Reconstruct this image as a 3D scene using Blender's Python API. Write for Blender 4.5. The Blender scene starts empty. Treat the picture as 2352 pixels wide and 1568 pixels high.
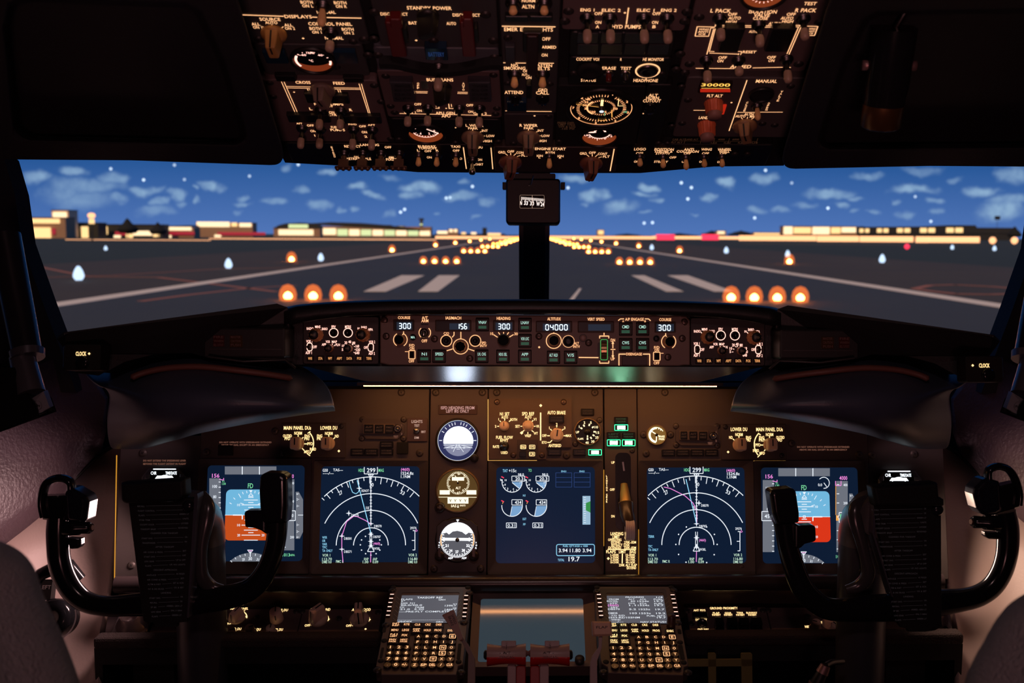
import bpy, math, random
from mathutils import Vector as V3, Matrix
random.seed(7)
sc = bpy.context.scene
C = sc.collection
R = math.radians
# ------------------------------------------------------------------ camera
FPX = 2400.0; PX, PY = 1289.0, 784.0; KD = FPX / 1568.0
CAM = V3((0, 0, 1.35))
RM = Matrix.Rotation(R(-1.5), 4, 'Z') @ Matrix.Rotation(R(90 - 5.85), 4, 'X') @ Matrix.Rotation(R(.3), 4, 'Z')
cd = bpy.data.cameras.new('camera'); cam = bpy.data.objects.new('camera', cd); C.objects.link(cam)
cam.matrix_world = Matrix.Translation(CAM) @ RM
cd.sensor_width = 36; cd.lens = FPX * 36 / 2352; cd.shift_x = (1176 - PX) / 2352.0
cd.clip_start = .02; cd.clip_end = 6000
cd.dof.use_dof = True; cd.dof.focus_distance = 1.64; cd.dof.aperture_fstop = 7.0
sc.camera = cam
vs = sc.view_settings
sc.display_settings.display_device = 'sRGB'
vs.view_transform = 'Standard'; vs.look = 'None'; vs.gamma = 1; vs.use_curve_mapping = False; vs.exposure = 0
sc.cycles.use_denoising = True
sc.cycles.max_bounces = 5; sc.cycles.use_adaptive_sampling = True; sc.cycles.adaptive_threshold = .02; sc.cycles.transparent_max_bounces = 12
sc.cycles.sample_clamp_indirect = 2.0

def ray(px, py):
    return (RM.to_3x3() @ V3(((px - PX) / FPX, -(py - PY) / FPX, -1)))
def P(px, py, d):
    return CAM + ray(px, py) * d * KD
def onY(px, py, Y):
    r = ray(px, py); return CAM + r * (Y / r.y)
def onZ(px, py, Z):
    r = ray(px, py); return CAM + r * ((Z - CAM.z) / r.z)

# ------------------------------------------------------------------ night sky
wd = bpy.data.worlds.new('night_sky'); sc.world = wd; wd.use_nodes = True
nt = wd.node_tree; nt.nodes.clear()
def N_(t, **k):
    n = nt.nodes.new(t)
    for a, b in k.items(): setattr(n, a, b)
    return n
def lk(a, b): nt.links.new(a, b)
out = N_('ShaderNodeOutputWorld'); bg = N_('ShaderNodeBackground'); lk(bg.outputs[0], out.inputs[0])
tc = N_('ShaderNodeTexCoord'); sx = N_('ShaderNodeSeparateXYZ'); lk(tc.outputs['Generated'], sx.inputs[0])
ym = N_('ShaderNodeMath', operation='MAXIMUM'); lk(sx.outputs[1], ym.inputs[0]); ym.inputs[1].default_value = .08
dx_ = N_('ShaderNodeMath', operation='DIVIDE'); lk(sx.outputs[0], dx_.inputs[0]); lk(ym.outputs[0], dx_.inputs[1])
dz_ = N_('ShaderNodeMath', operation='DIVIDE'); lk(sx.outputs[2], dz_.inputs[0]); lk(ym.outputs[0], dz_.inputs[1])
cx_ = N_('ShaderNodeCombineXYZ'); lk(dx_.outputs[0], cx_.inputs[0]); lk(dz_.outputs[0], cx_.inputs[1])
no = N_('ShaderNodeTexNoise'); no.inputs['Scale'].default_value = 40; no.inputs['Detail'].default_value = 3
lk(cx_.outputs[0], no.inputs['Vector'])
sb = N_('ShaderNodeVectorMath', operation='SUBTRACT'); lk(no.outputs['Color'], sb.inputs[0]); sb.inputs[1].default_value = (.5, .5, .5)
mu = N_('ShaderNodeVectorMath', operation='MULTIPLY'); lk(sb.outputs[0], mu.inputs[0]); mu.inputs[1].default_value = (.040, .018, 0)
ad = N_('ShaderNodeVectorMath', operation='ADD'); lk(cx_.outputs[0], ad.inputs[0]); lk(mu.outputs[0], ad.inputs[1])
def tang(px, py):
    r = ray(px, py); return (r.x / r.y, r.z / r.y)
def blob(src, px, py, rx, ry, a, lo):
    c = tang(px, py)
    s = N_('ShaderNodeVectorMath', operation='SUBTRACT'); lk(src, s.inputs[0]); s.inputs[1].default_value = (c[0], c[1], 0)
    m = N_('ShaderNodeVectorMath', operation='MULTIPLY'); lk(s.outputs[0], m.inputs[0]); m.inputs[1].default_value = (FPX / rx, FPX / ry, 0)
    l = N_('ShaderNodeVectorMath', operation='LENGTH'); lk(m.outputs[0], l.inputs[0])
    r = N_('ShaderNodeMapRange', interpolation_type='SMOOTHSTEP'); lk(l.outputs['Value'], r.inputs['Value'])
    r.inputs['From Min'].default_value = lo; r.inputs['From Max'].default_value = 1.25; r.inputs['To Min'].default_value = a; r.inputs['To Max'].default_value = 0
    return r.outputs[0]
def chain(lst, op='MAXIMUM'):
    acc = lst[0]
    for k in lst[1:]:
        n = N_('ShaderNodeMath', operation=op); lk(acc, n.inputs[0]); lk(k, n.inputs[1]); acc = n.outputs[0]
    return acc
clouds = []
for x0, y0, s, L in (
    (0, 350, 3.459, [(280,200,130,50,.6),(600,145,110,45,.6),(700,270,300,70,.5),(900,200,110,60,.55),(480,300,140,90,.45),(650,380,260,80,.4),(1150,310,140,45,.65),(930,380,80,30,.45),
        (1380,350,65,45,.65),(1280,400,60,28,.55),(1420,410,50,22,.45),(1240,460,150,40,.4),(1680,270,75,42,.7),(1560,290,34,24,.55),(1570,385,48,30,.6),(1920,345,44,28,.55),(1930,395,80,25,.5),(1890,460,45,22,.4),(2180,385,90,32,.6)]),
    (600, 350, 3.459, [(200,130,60,36,.5),(530,145,65,30,.55),(320,300,100,32,.6),(130,390,80,32,.6),(460,425,85,42,.5),(630,460,40,20,.45),(725,465,40,24,.5),(790,290,80,38,.7),(880,340,75,26,.6),
        (1270,275,135,52,.75),(1170,340,80,32,.65),(1020,200,90,30,.35),(1610,350,150,38,.65),(1790,400,60,35,.5),(1640,225,70,30,.45),(1030,480,60,32,.4),(1420,490,36,18,.4),(1700,500,50,16,.35)]),
    (1150, 350, 3.459, [(600,195,130,34,.55),(740,345,110,55,.75),(1180,265,85,38,.75),(1120,330,85,26,.6),(1215,380,60,26,.65),(950,440,140,55,.6),(1640,355,55,32,.65),(1780,240,80,42,.7),(2090,200,110,46,.6),(2040,455,75,34,.5),(2230,460,80,28,.5),(1160,492,45,15,.4),(1550,480,50,16,.35),(670,405,40,18,.5)]),
    (1750, 350, 3.824, [(890,205,160,34,.5),(1400,170,150,45,.4),(640,360,210,48,.7),(860,400,120,26,.55),(1330,330,190,48,.7),(1200,435,60,22,.5),(1480,445,85,28,.55),(680,462,95,30,.55),(400,465,120,32,.45),(160,505,95,26,.45),
        (1250,555,95,38,.4),(1530,530,70,28,.4),(1940,330,160,48,.7),(2230,180,160,90,.6),(2150,420,200,60,.55),(2100,520,220,110,.75),(1690,240,90,24,.4),(850,510,60,22,.4),(980,530,50,20,.4)])):
    for (x, y, rx, ry, a) in L:
        clouds.append(blob(ad.outputs[0], x0 + x / s, y0 + y / s, rx / s * 1.0, ry / s * 1.0, min(1, a * 1.12), .3))
cl = chain(clouds)
no2 = N_('ShaderNodeTexNoise'); no2.inputs['Scale'].default_value = 85; no2.inputs['Detail'].default_value = 4; lk(cx_.outputs[0], no2.inputs['Vector'])
mr = N_('ShaderNodeMapRange'); lk(no2.outputs[0], mr.inputs[0]); mr.inputs[1].default_value = .3; mr.inputs[2].default_value = .65; mr.inputs[3].default_value = .7; mr.inputs[4].default_value = 1.3
cm = N_('ShaderNodeMath', operation='MULTIPLY'); lk(cl, cm.inputs[0]); lk(mr.outputs[0], cm.inputs[1])
gr = N_('ShaderNodeMapRange'); lk(dz_.outputs[0], gr.inputs[0]); gr.inputs[1].default_value = 0; gr.inputs[2].default_value = .075
ramp = N_('ShaderNodeMix', data_type='RGBA'); lk(gr.outputs[0], ramp.inputs['Factor'])
ramp.inputs['A'].default_value = (.085, .185, .49, 1); ramp.inputs['B'].default_value = (.014, .088, .30, 1)
mc = N_('ShaderNodeMix', data_type='RGBA'); lk(cm.outputs[0], mc.inputs['Factor']); lk(ramp.outputs['Result'], mc.inputs['A']); mc.inputs['B'].default_value = (.27, .43, .64, 1)
stars = []
for x0, y0, s, L in ((0, 350, 3.459, [(128,148,1),(880,130,.8),(1141,218,1),(1386,100,.6),(1465,215,.5),(1982,188,.6)]),
    (600, 350, 3.459, [(294,96,.9),(1139,452,1),(1107,474,1),(1678,270,1),(1470,362,.8),(1500,358,.6)]),
    (1150, 350, 3.459, [(535,281,.9),(1435,241,1.1),(1515,279,1.1),(1487,369,1.1),(1140,561,.9),(1206,557,1),(2018,520,1),(2104,142,1)]),
    (1750, 350, 3.824, [(580,489,1.1),(1484,605,.9),(1347,388,.6),(262,268,.5)])):
    for (x, y, a) in L:
        stars.append(blob(cx_.outputs[0], x0 + x / s, y0 + y / s, 3.0, 3.0, a * 1.5, .6))
st = chain(stars, 'ADD')
sa = N_('ShaderNodeVectorMath', operation='MULTIPLY'); lk(st, sa.inputs[0]); sa.inputs[1].default_value = (.8, .95, 1)
fin = N_('ShaderNodeVectorMath', operation='ADD'); lk(mc.outputs['Result'], fin.inputs[0]); lk(sa.outputs[0], fin.inputs[1])
lk(fin.outputs[0], bg.inputs[0]); bg.inputs[1].default_value = 1.0

# ------------------------------------------------------------------ lamps: added fills and an unseen dome lamp
def area(name, loc, target, size, size_y, energy, col, spread=180):
    l = bpy.data.lights.new(name, 'AREA'); l.shape = 'RECTANGLE'; l.size = size; l.size_y = size_y; l.energy = energy; l.color = col; l.spread = R(spread)
    o = bpy.data.objects.new(name, l); C.objects.link(o); o.location = loc
    o.rotation_euler = (V3(target) - V3(loc)).to_track_quat('-Z', 'Y').to_euler(); return o
sl = bpy.data.lights.new('airfield_floodlight', 'SUN'); sl.energy = 2.2; sl.angle = R(8); sl.color = (1, .56, .20)  # added warm fill for ground and facades, no floodlight stands there
so = bpy.data.objects.new('airfield_floodlight', sl); C.objects.link(so); so.rotation_euler = (R(48), 0, R(-25))  # added warm fill, no floodlight
# added unseen fills: two hidden pairs light the side walls, one aft the overhead
for _s, _n in ((-1, 'left'), (1, 'right')):
    _p = P(455, 962, 1.085); area('flood_lamp_' + _n, (_p.x * -_s, _p.y, _p.z), (_s * .90, 1.55, .72), .08, .03, .13, (1, .58, .66), 110)  # added, hidden behind the eyebrow moulding
    _p = P(372, 1190, 1.105); area('side_lamp_' + _n, (_p.x * -_s, _p.y, _p.z), (_s * .92, 1.50, .80), .04, .10, .50, (1, .62, .60) if _s < 0 else (1, .66, .50), 130)  # added, hidden behind the checklist boards, no fixture
area('aft_lamp', (0, -.6, 1.0), (0, 1.25, 1.72), .3, .12, .8, (1, .42, .42), 70)  # added to brighten the overhead, no fixture
area('dome_lamp', (0, .1, 1.9), (0, 1.4, .8), .12, .12, .42, (1, .6, .6), 100)  # unseen lamp

# ------------------------------------------------------------------ materials
MATS = {}
def mat(name, col=(.1, .1, .1), rough=.5, metal=0, em=None, es=1.0, bump=None, spec=.5, noise=None):
    if name in MATS: return MATS[name]
    m = bpy.data.materials.new(name); m.use_nodes = True; t = m.node_tree; b = t.nodes['Principled BSDF']
    b.inputs['Base Color'].default_value = (*col, 1); b.inputs['Roughness'].default_value = rough; b.inputs['Metallic'].default_value = metal
    b.inputs['Specular IOR Level'].default_value = spec
    if em:
        b.inputs['Emission Color'].default_value = (*em, 1); b.inputs['Emission Strength'].default_value = es
    if bump or noise:
        tcn = t.nodes.new('ShaderNodeTexCoord'); n = t.nodes.new('ShaderNodeTexNoise'); n.inputs['Detail'].default_value = 3
        t.links.new(tcn.outputs['Object'], n.inputs['Vector']); n.inputs['Scale'].default_value = (bump or noise)[0]
        if bump:
            bp = t.nodes.new('ShaderNodeBump'); bp.inputs['Strength'].default_value = bump[1]; bp.inputs['Distance'].default_value = bump[2]
            t.links.new(n.outputs[0], bp.inputs['Height']); t.links.new(bp.outputs[0], b.inputs['Normal'])
        if noise:
            mx = t.nodes.new('ShaderNodeMix'); mx.data_type = 'RGBA'; t.links.new(n.outputs[0], mx.inputs['Factor'])
            mx.inputs['A'].default_value = (*col, 1); mx.inputs['B'].default_value = (*noise[1], 1); t.links.new(mx.outputs['Result'], b.inputs['Base Color'])
    MATS[name] = m; return m
def glow(name, em, es=1.0, mis=False):
    if name in MATS: return MATS[name]
    m = mat(name, (.02, .02, .02), .5, 0, em, es)
    try: m.cycles.emission_sampling = 'FRONT' if mis else 'NONE'
    except Exception: pass
    return m
G_AMB = glow('lit_lettering_amber', (1.0, .50, .23), 1.35)
G_YEL = glow('lit_lettering_yellow', (1.0, .66, .28), 1.9)
G_PNK = glow('lit_lettering_rose', (1.0, .52, .42), 1.9)
G_DIM = glow('dim_lettering', (1.0, .42, .28), .22)
G_DRK = glow('unlit_lettering', (.35, .13, .06), .12)
G_WHT = glow('symbology_white', (.86, .92, 1.0), 1.0)
G_CYN = glow('symbology_cyan', (.30, .72, 1.0), .95)
G_MAG = glow('symbology_magenta', (1.0, .30, .85), .9)
G_GRN = glow('symbology_green', (.25, .90, .45), .8)
G_ORG = glow('symbology_orange', (1.0, .45, .10), .9)
G_GRY = glow('tape_grey', (.15, .165, .20), 1.0)
G_SKY = glow('attitude_sky', (.16, .47, .72), 1.0, True)
G_GND = glow('attitude_ground', (.56, .075, .010), 1.0, True)
G_GN2 = glow('attitude_ground_red', (.70, .035, .008), 1.0, True)
G_NAV = glow('screen_navy', (.0045, .012, .034), 1.0)
G_DBL = glow('symbology_dim_blue', (.02, .08, .30), .6)
M_SCR = mat('screen_glass', (.004, .006, .012), .22, 0, (.0042, .0115, .032), 1.0, spec=.08)
M_PAN = mat('panel_paint', (.105, .082, .074), .62, bump=(900, .25, .0006))
M_PAN2 = mat('bezel_paint', (.075, .06, .056), .55, bump=(900, .2, .0006))
M_OVH = mat('overhead_paint', (.10, .082, .082), .6, bump=(900, .25, .0006))
M_BLK = mat('black_plastic', (.012, .011, .011), .42)
M_DRK = mat('matt_black', (.008, .008, .009), .8)
M_GLS = mat('gloss_black', (.010, .010, .012), .14)
M_SCW = mat('dark_screw', (.05, .042, .04), .45, .5)
M_STL = mat('steel', (.55, .52, .48), .28, 1)
M_DST = mat('dark_steel', (.16, .15, .15), .34, 1)
M_IVR = mat('ivory_plastic', (1.0, .60, .24), .4)  # amber glow of the nearby lettering put into the ivory base colour
M_KNB = mat('grey_knob', (.30, .235, .19), .42)
M_TIP = mat('toggle_tip', (.50, .34, .24), .32)
M_RED = mat('red_guard', (.13, .006, .005), .35)
M_GRC = glow('green_caption', (.10, 1.0, .42), 1.25, True)
M_CAP = mat('caption_black', (.010, .010, .010), .3)

# ------------------------------------------------------------------ mesh building
GL = {}
def glyphs():
    cu = bpy.data.curves.new('g', 'FONT'); cu.resolution_u = 2; cu.offset = .013
    ob = bpy.data.objects.new('g', cu); C.objects.link(ob)
    chars = "ABCDEFGHIJKLMNOPQRSTUVWXYZabcdefghijklmnopqrstuvwxyz0123456789+-/.,<>:*&()°'"
    def bound(s):
        cu.body = s; bpy.context.view_layer.update()
        me = ob.evaluated_get(bpy.context.evaluated_depsgraph_get()).to_mesh()
        v = [(a.co.x, a.co.y) for a in me.vertices]; f = [tuple(p.vertices) for p in me.polygons]
        return v, f
    for c in chars:
        v, f = bound(c)
        if not v: continue
        v2, _ = bound('H' + c + 'H'); v3, _ = bound('HH')
        adv = max(x for x, y in v2) - max(x for x, y in v3)
        GL[c] = (v, f, adv)
    hh = max(y for x, y in GL['H'][0]); GL['_h'] = hh
    GL[' '] = ([], [], GL['I'][2] * 1.0 + .1)
    bpy.data.objects.remove(ob)
glyphs()

class MB:
    def __init__(s): s.v = []; s.f = []; s.mi = []; s.m = 0; s.sm = []; s.cuts = []
    def add(s, vs_, fs, smooth=False):
        b = len(s.v); s.cuts.append((b, len(s.f))); s.v += [tuple(x) for x in vs_]
        for f in fs: s.f.append([b + i for i in f]); s.mi.append(s.m); s.sm.append(smooth)
    def prism(s, pts, z0, z1, ch=0, cap0=True):
        n = len(pts); rings = [[(x, y, z0) for x, y in pts]]
        if ch:
            cx = sum(p[0] for p in pts) / n; cy = sum(p[1] for p in pts) / n
            rings.append([(x, y, z1 - ch) for x, y in pts])
            w = max(abs(p[0] - cx) for p in pts); h = max(abs(p[1] - cy) for p in pts)
            kx = (w - ch) / w if w > ch else .5; ky = (h - ch) / h if h > ch else .5
            rings.append([(cx + (x - cx) * kx, cy + (y - cy) * ky, z1) for x, y in pts])
        else: rings.append([(x, y, z1) for x, y in pts])
        vv = [p for r in rings for p in r]; ff = []
        for k in range(len(rings) - 1):
            for i in range(n): ff.append((k * n + i, k * n + (i + 1) % n, (k + 1) * n + (i + 1) % n, (k + 1) * n + i))
        ff.append(tuple((len(rings) - 1) * n + i for i in range(n)))
        if cap0: ff.append(tuple(range(n - 1, -1, -1)))
        s.add(vv, ff)
    def box(s, x0, y0, x1, y1, z0, z1, r=0, ch=0, seg=3):
        if x1 < x0: x0, x1 = x1, x0
        if y1 < y0: y0, y1 = y1, y0
        s.prism(rr(x0, y0, x1, y1, r, seg), z0, z1, ch)
    def ring(s, o, i, z0, z1, zi=None):
        n = len(o); zi = z1 if zi is None else zi
        vv = [(x, y, z0) for x, y in o] + [(x, y, z1) for x, y in o] + [(x, y, zi) for x, y in i] + [(x, y, z0) for x, y in i]
        ff = []
        for k in range(3):
            for j in range(n): ff.append((k * n + j, k * n + (j + 1) % n, (k + 1) * n + (j + 1) % n, (k + 1) * n + j))
        s.add(vv, ff)
    def lathe(s, cx, cy, prof, seg=20, flute=0, fl_n=0, smooth=True, z=0):
        vv = []; ff = []; n = len(prof)
        for (r, zz) in prof:
            for k in range(seg):
                a = 2 * math.pi * k / seg; q = r * (1 + (flute * math.cos(fl_n * a) if fl_n else 0))
                vv.append((cx + q * math.cos(a), cy + q * math.sin(a), z + zz))
        for i in range(n - 1):
            for k in range(seg): ff.append((i * seg + k, i * seg + (k + 1) % seg, (i + 1) * seg + (k + 1) % seg, (i + 1) * seg + k))
        s.add(vv, ff, smooth)
        b = len(s.v)
        if prof[-1][0] > 1e-6: s.add([vv[(n - 1) * seg + k] for k in range(seg)], [tuple(range(seg))])
        if prof[0][0] > 1e-6: s.add([vv[k] for k in range(seg)], [tuple(range(seg - 1, -1, -1))])
    def disc(s, cx, cy, r, z, seg=28, ry=None):
        s.add([(cx + r * math.cos(2 * math.pi * k / seg), cy + (ry or r) * math.sin(2 * math.pi * k / seg), z) for k in range(seg)], [tuple(range(seg))])
    def poly(s, pts, z): s.add([(x, y, z) for x, y in pts], [tuple(range(len(pts)))])
    def line(s, p, q, w, z):
        dx, dy = q[0] - p[0], q[1] - p[1]; l = math.hypot(dx, dy) or 1e-9; nx, ny = -dy / l * w / 2, dx / l * w / 2
        s.add([(p[0] - nx, p[1] - ny, z), (q[0] - nx, q[1] - ny, z), (q[0] + nx, q[1] + ny, z), (p[0] + nx, p[1] + ny, z)], [(0, 1, 2, 3)])
    def path(s, pts, w, z, close=False):
        if close: pts = list(pts) + [pts[0]]
        for a, b in zip(pts, pts[1:]): s.line(a, b, w, z)
    def arc(s, cx, cy, r, a0, a1, w, z, seg=24):
        vv = []; 
        for k in range(seg + 1):
            a = R(a0 + (a1 - a0) * k / seg)
            vv += [(cx + (r - w / 2) * math.cos(a), cy + (r - w / 2) * math.sin(a), z), (cx + (r + w / 2) * math.cos(a), cy + (r + w / 2) * math.sin(a), z)]
        s.add(vv, [(2 * k, 2 * k + 1, 2 * k + 3, 2 * k + 2) for k in range(seg)])
    def text(s, t, cx, cy, w, h, z, rot=0, anc='c', k=1.0):
        adv = 0; vv = []; ff = []; hh = GL['_h']
        lo, hi = None, None
        for c in t:
            g = GL.get(c) or GL[' ']
            b = len(vv); vv += [(x + adv, y) for x, y in g[0]]; ff += [[b + i for i in f] for f in g[1]]; adv += g[2]
        if not vv: return
        x0 = min(p[0] for p in vv); x1 = max(p[0] for p in vv)
        nat = (x1 - x0) / hh * h
        if w is None: w = nat * k
        if len(t) == 1: w = min(w, nat * 1.3)
        kx = w / max(x1 - x0, 1e-6); ky = h / hh; ca, sa_ = math.cos(rot), math.sin(rot)
        ox = {'c': -w / 2, 'l': 0, 'r': -w}[anc]
        r = []
        for x, y in vv:
            X = (x - x0) * kx + ox; Y = y * ky - h / 2
            r.append((cx + X * ca - Y * sa_, cy + X * sa_ + Y * ca, z))
        s.add(r, ff)
    def tube(s, path, rad, seg=12, flat=1.0, up=None, caps=True):
        n = len(path); path = [V3(p) for p in path]; vv = []; ff = []
        if not isinstance(rad, (list, tuple)): rad = [rad] * n
        pu = V3(up) if up else None
        for i, p in enumerate(path):
            t = (path[min(i + 1, n - 1)] - path[max(i - 1, 0)]).normalized()
            if pu is None: pu = V3((0, 0, 1)) if abs(t.z) < .9 else V3((1, 0, 0))
            a = t.cross(pu).normalized(); b = a.cross(t).normalized()
            if not up: pu = b
            r = rad[i]; ra, rb = (r if isinstance(r, tuple) else (r, r * flat))
            for k in range(seg):
                th = 2 * math.pi * k / seg; vv.append(p + a * ra * math.cos(th) + b * rb * math.sin(th))
        for i in range(n - 1):
            for k in range(seg): ff.append((i * seg + k, i * seg + (k + 1) % seg, (i + 1) * seg + (k + 1) % seg, (i + 1) * seg + k))
        s.add(vv, ff, True)
        if caps: s.add(vv[:seg], [tuple(range(seg))]); s.add(vv[-seg:], [tuple(range(seg))])
    def grid(s, rows, smooth=True):
        n = len(rows[0]); vv = [p for r in rows for p in r]
        s.add(vv, [(i * n + j, i * n + j + 1, (i + 1) * n + j + 1, (i + 1) * n + j) for i in range(len(rows) - 1) for j in range(n - 1)], smooth)
    def hexa(s, a, b):
        "solid between two quads of four points"
        s.add(list(a) + list(b), [(3, 2, 1, 0), (4, 5, 6, 7), (0, 1, 5, 4), (1, 2, 6, 5), (2, 3, 7, 6), (3, 0, 4, 7)])
    def mesh(s, name, mats):
        me = bpy.data.meshes.new(name); me.from_pydata(s.v, [], s.f)
        for m in (mats if isinstance(mats, (list, tuple)) else [mats]): me.materials.append(m)
        me.polygons.foreach_set('material_index', s.mi); me.polygons.foreach_set('use_smooth', s.sm); me.update(); return me
def rr(x0, y0, x1, y1, r=0, seg=3):
    if r <= 0: return [(x0, y0), (x1, y0), (x1, y1), (x0, y1)]
    r = min(r, (x1 - x0) / 2.001, (y1 - y0) / 2.001); o = []
    for cx, cy, a in ((x1 - r, y0 + r, -90), (x1 - r, y1 - r, 0), (x0 + r, y1 - r, 90), (x0 + r, y0 + r, 180)):
        for k in range(seg + 1):
            t = R(a + 90 * k / seg); o.append((cx + r * math.cos(t), cy + r * math.sin(t)))
    return o
def circ(cx, cy, r, n=28, ry=None): return [(cx + r * math.cos(2 * math.pi * k / n), cy + (ry or r) * math.sin(2 * math.pi * k / n)) for k in range(n)]
def spline(pts, m=6):
    o = []; n = len(pts)
    for i in range(n - 1):
        p0, p1, p2, p3 = pts[max(i - 1, 0)], pts[i], pts[i + 1], pts[min(i + 2, n - 1)]
        for k in range(m):
            t = k / m
            o.append(tuple(.5 * (2 * b + (c - a) * t + (2 * a - 5 * b + 4 * c - d) * t * t + (3 * b - a - 3 * c + d) * t ** 3) for a, b, c, d in zip(p0, p1, p2, p3)))
    o.append(tuple(pts[-1])); return o

def tagp(o, label=None, cat=None, group=None, kind=None):
    if label: o['label'] = label
    if cat: o['category'] = cat
    if group: o['group'] = group
    if kind: o['kind'] = kind
    return o
def obj(name, mb, mats, parent=None, mods=None):
    o = bpy.data.objects.new(name, mb.mesh(name, mats) if isinstance(mb, MB) else mb); C.objects.link(o)
    if parent is not None: o.parent = parent
    return o
def objs(name, mb, mats, parent, gap=.0195):
    "far apart marks of one panel become parts of their own"
    c = mb.cuts + [(len(mb.v), len(mb.f))]; n = len(mb.cuts); bb = []
    for i in range(n):
        p = mb.v[c[i][0]:c[i + 1][0]]; bb.append((min(q[0] for q in p), min(q[1] for q in p), max(q[0] for q in p), max(q[1] for q in p)))
    par = list(range(n))
    def root(i):
        while par[i] != i: i = par[i]
        return i
    for i in range(n):
        for j in range(i):
            a, b = bb[i], bb[j]; dx = max(0, a[0] - b[2], b[0] - a[2]); dy = max(0, a[1] - b[3], b[1] - a[3])
            if math.hypot(dx, dy) < gap and root(i) != root(j): par[root(i)] = root(j)
    G = {}
    for i in range(n): G.setdefault(root(i), []).append(i)
    r = None
    for g in G.values():
        m = MB()
        for i in g:
            o = len(m.v); m.v += mb.v[c[i][0]:c[i + 1][0]]; k = slice(c[i][1], c[i + 1][1])
            m.f += [[q - c[i][0] + o for q in f] for f in mb.f[k]]; m.mi += mb.mi[k]; m.sm += mb.sm[k]
        r = obj(name, m, mats, parent)
    return r
def bevel(o, w=.002, seg=2):
    m = o.modifiers.new('b', 'BEVEL'); m.width = w; m.segments = seg; m.limit_method = 'ANGLE'; return o
def solid(name, mb, mats, label, cat, group=None, kind=None):
    return tagp(obj(name, mb, mats), label, cat, group, kind)
def copy_tree(o, parent=None):
    c = o.copy(); C.objects.link(c); c.parent = parent
    for ch in list(o.children): copy_tree(ch, c)
    return c
def struct(name, mb, mats):
    o = obj(name, mb, mats); o['kind'] = 'structure'; return o

class PL:
    def __init__(s, px, py, d, e):
        s.P0 = P(px, py, d); e = R(e)
        s.U = V3((1, 0, 0)); s.V = V3((0, math.cos(e), math.sin(e))); s.N = V3((0, -math.sin(e), math.cos(e)))
    def hit(s, px, py, n=0):
        r = ray(px, py); o = s.P0 + s.N * n; return CAM + r * ((o - CAM).dot(s.N) / r.dot(s.N))
class Fr:
    "a frame on a plane; zoomed photo coordinates (view x0,y0,scale) map to plane coordinates"
    def __init__(s, pl, px, py, view=(0, 0, 1)):
        s.pl = pl; s.O = pl.hit(px, py); s.view = view
        s.M = Matrix((( *(pl.U[0], pl.V[0], pl.N[0]), s.O[0]), (*(pl.U[1], pl.V[1], pl.N[1]), s.O[1]), (*(pl.U[2], pl.V[2], pl.N[2]), s.O[2]), (0, 0, 0, 1)))
    def q(s, x, y, n=0):
        vx, vy, k = s.view; h = s.pl.hit(vx + x / k, vy + y / k, n) - s.O; return (h.dot(s.pl.U), h.dot(s.pl.V))
    def w(s, u, v, n=0): return s.O + s.pl.U * u + s.pl.V * v + s.pl.N * n
    def sc(s, x, y, n=0):
        a = s.q(x - 5, y, n); b = s.q(x + 5, y, n); return abs(b[0] - a[0]) / 10
    def scv(s, x, y, n=0):
        a = s.q(x, y - 5, n); b = s.q(x, y + 5, n); return abs(b[1] - a[1]) / 10
    def thing(s, name, label, cat, group=None):
        o = bpy.data.objects.new(name, None); C.objects.link(o); o.matrix_world = s.M; o.empty_display_size = .02
        return tagp(o, label, cat, group)
    def T(s, mb, t, x, y, h, w=None, n=.0004, rot=0, anc='c', k=1.0):
        c = s.q(x, y, n); hh = h * s.scv(x, y, n)
        ww = w * s.sc(x, y, n) if w else None
        mb.text(t, c[0], c[1], ww, hh, n, rot, anc, k)
    def Ln(s, mb, x0, y0, x1, y1, w=3, n=.0004): mb.line(s.q(x0, y0, n), s.q(x1, y1, n), w * s.sc(x0, y0, n), n)
    def Rc(s, mb, x0, y0, x1, y1, n=.0004):
        a = s.q(x0, y1, n); b = s.q(x1, y1, n); c = s.q(x1, y0, n); d = s.q(x0, y0, n); mb.poly([a, b, c, d], n)
    def rect(s, x0, y0, x1, y1, n=0):
        a = s.q((x0), (y1), n); b = s.q(x1, y0, n); m = s.q(x0, (y0 + y1) / 2, n); mm = s.q(x1, (y0 + y1) / 2, n)
        t = s.q((x0 + x1) / 2, y0, n); u = s.q((x0 + x1) / 2, y1, n)
        return (m[0], u[1], mm[0], t[1])
    def bx(s, mb, x0, y0, x1, y1, z0, z1, r=0, ch=0, n=None):
        a = s.rect(x0, y0, x1, y1, z1 if n is None else n); mb.box(a[0], a[1], a[2], a[3], z0, z1, r, ch)
    def at(s, fr_parent_obj=None): pass
# ------------------------------------------------------------------ airfield outside
GZ = CAM.z - 4.0
M_ASP = mat('asphalt', (.054, .056, .025), .75, noise=(.12, (.035, .038, .019)))
M_GRS = mat('dry_grass', (.029, .045, .018), .9, noise=(.05, (.018, .029, .013)))
M_BRN = mat('worn_shoulder', (.070, .058, .019), .85, noise=(.1, (.040, .036, .014)))
M_WPT = mat('white_marking_paint', (.85, .80, .58), .6)
M_OPT = mat('orange_marking_paint', (.40, .15, .03), .6)
M_WAL = mat('terminal_wall', (.42, .27, .17), .8)
M_ROF = mat('terminal_roof', (.03, .035, .035), .7)
M_PIL = mat('concrete', (.5, .38, .28), .8)
E_WRM = glow('lit_window_warm', (1, .62, .26), 1.5)
E_CRM = glow('lit_window_cream', (1, .72, .42), 1.6)
E_YGR = glow('lit_window_greenish', (.75, .85, .42), 1.1)
E_RED = glow('red_lamp', (1, .035, .09), 1.6)
E_RDD = glow('red_facade', (.60, .02, .05), .7)
E_LMP = glow('runway_lamp', (1, .26, .06), 40)
E_LMP2 = glow('edge_lamp', (1, .27, .065), 45)
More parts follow.
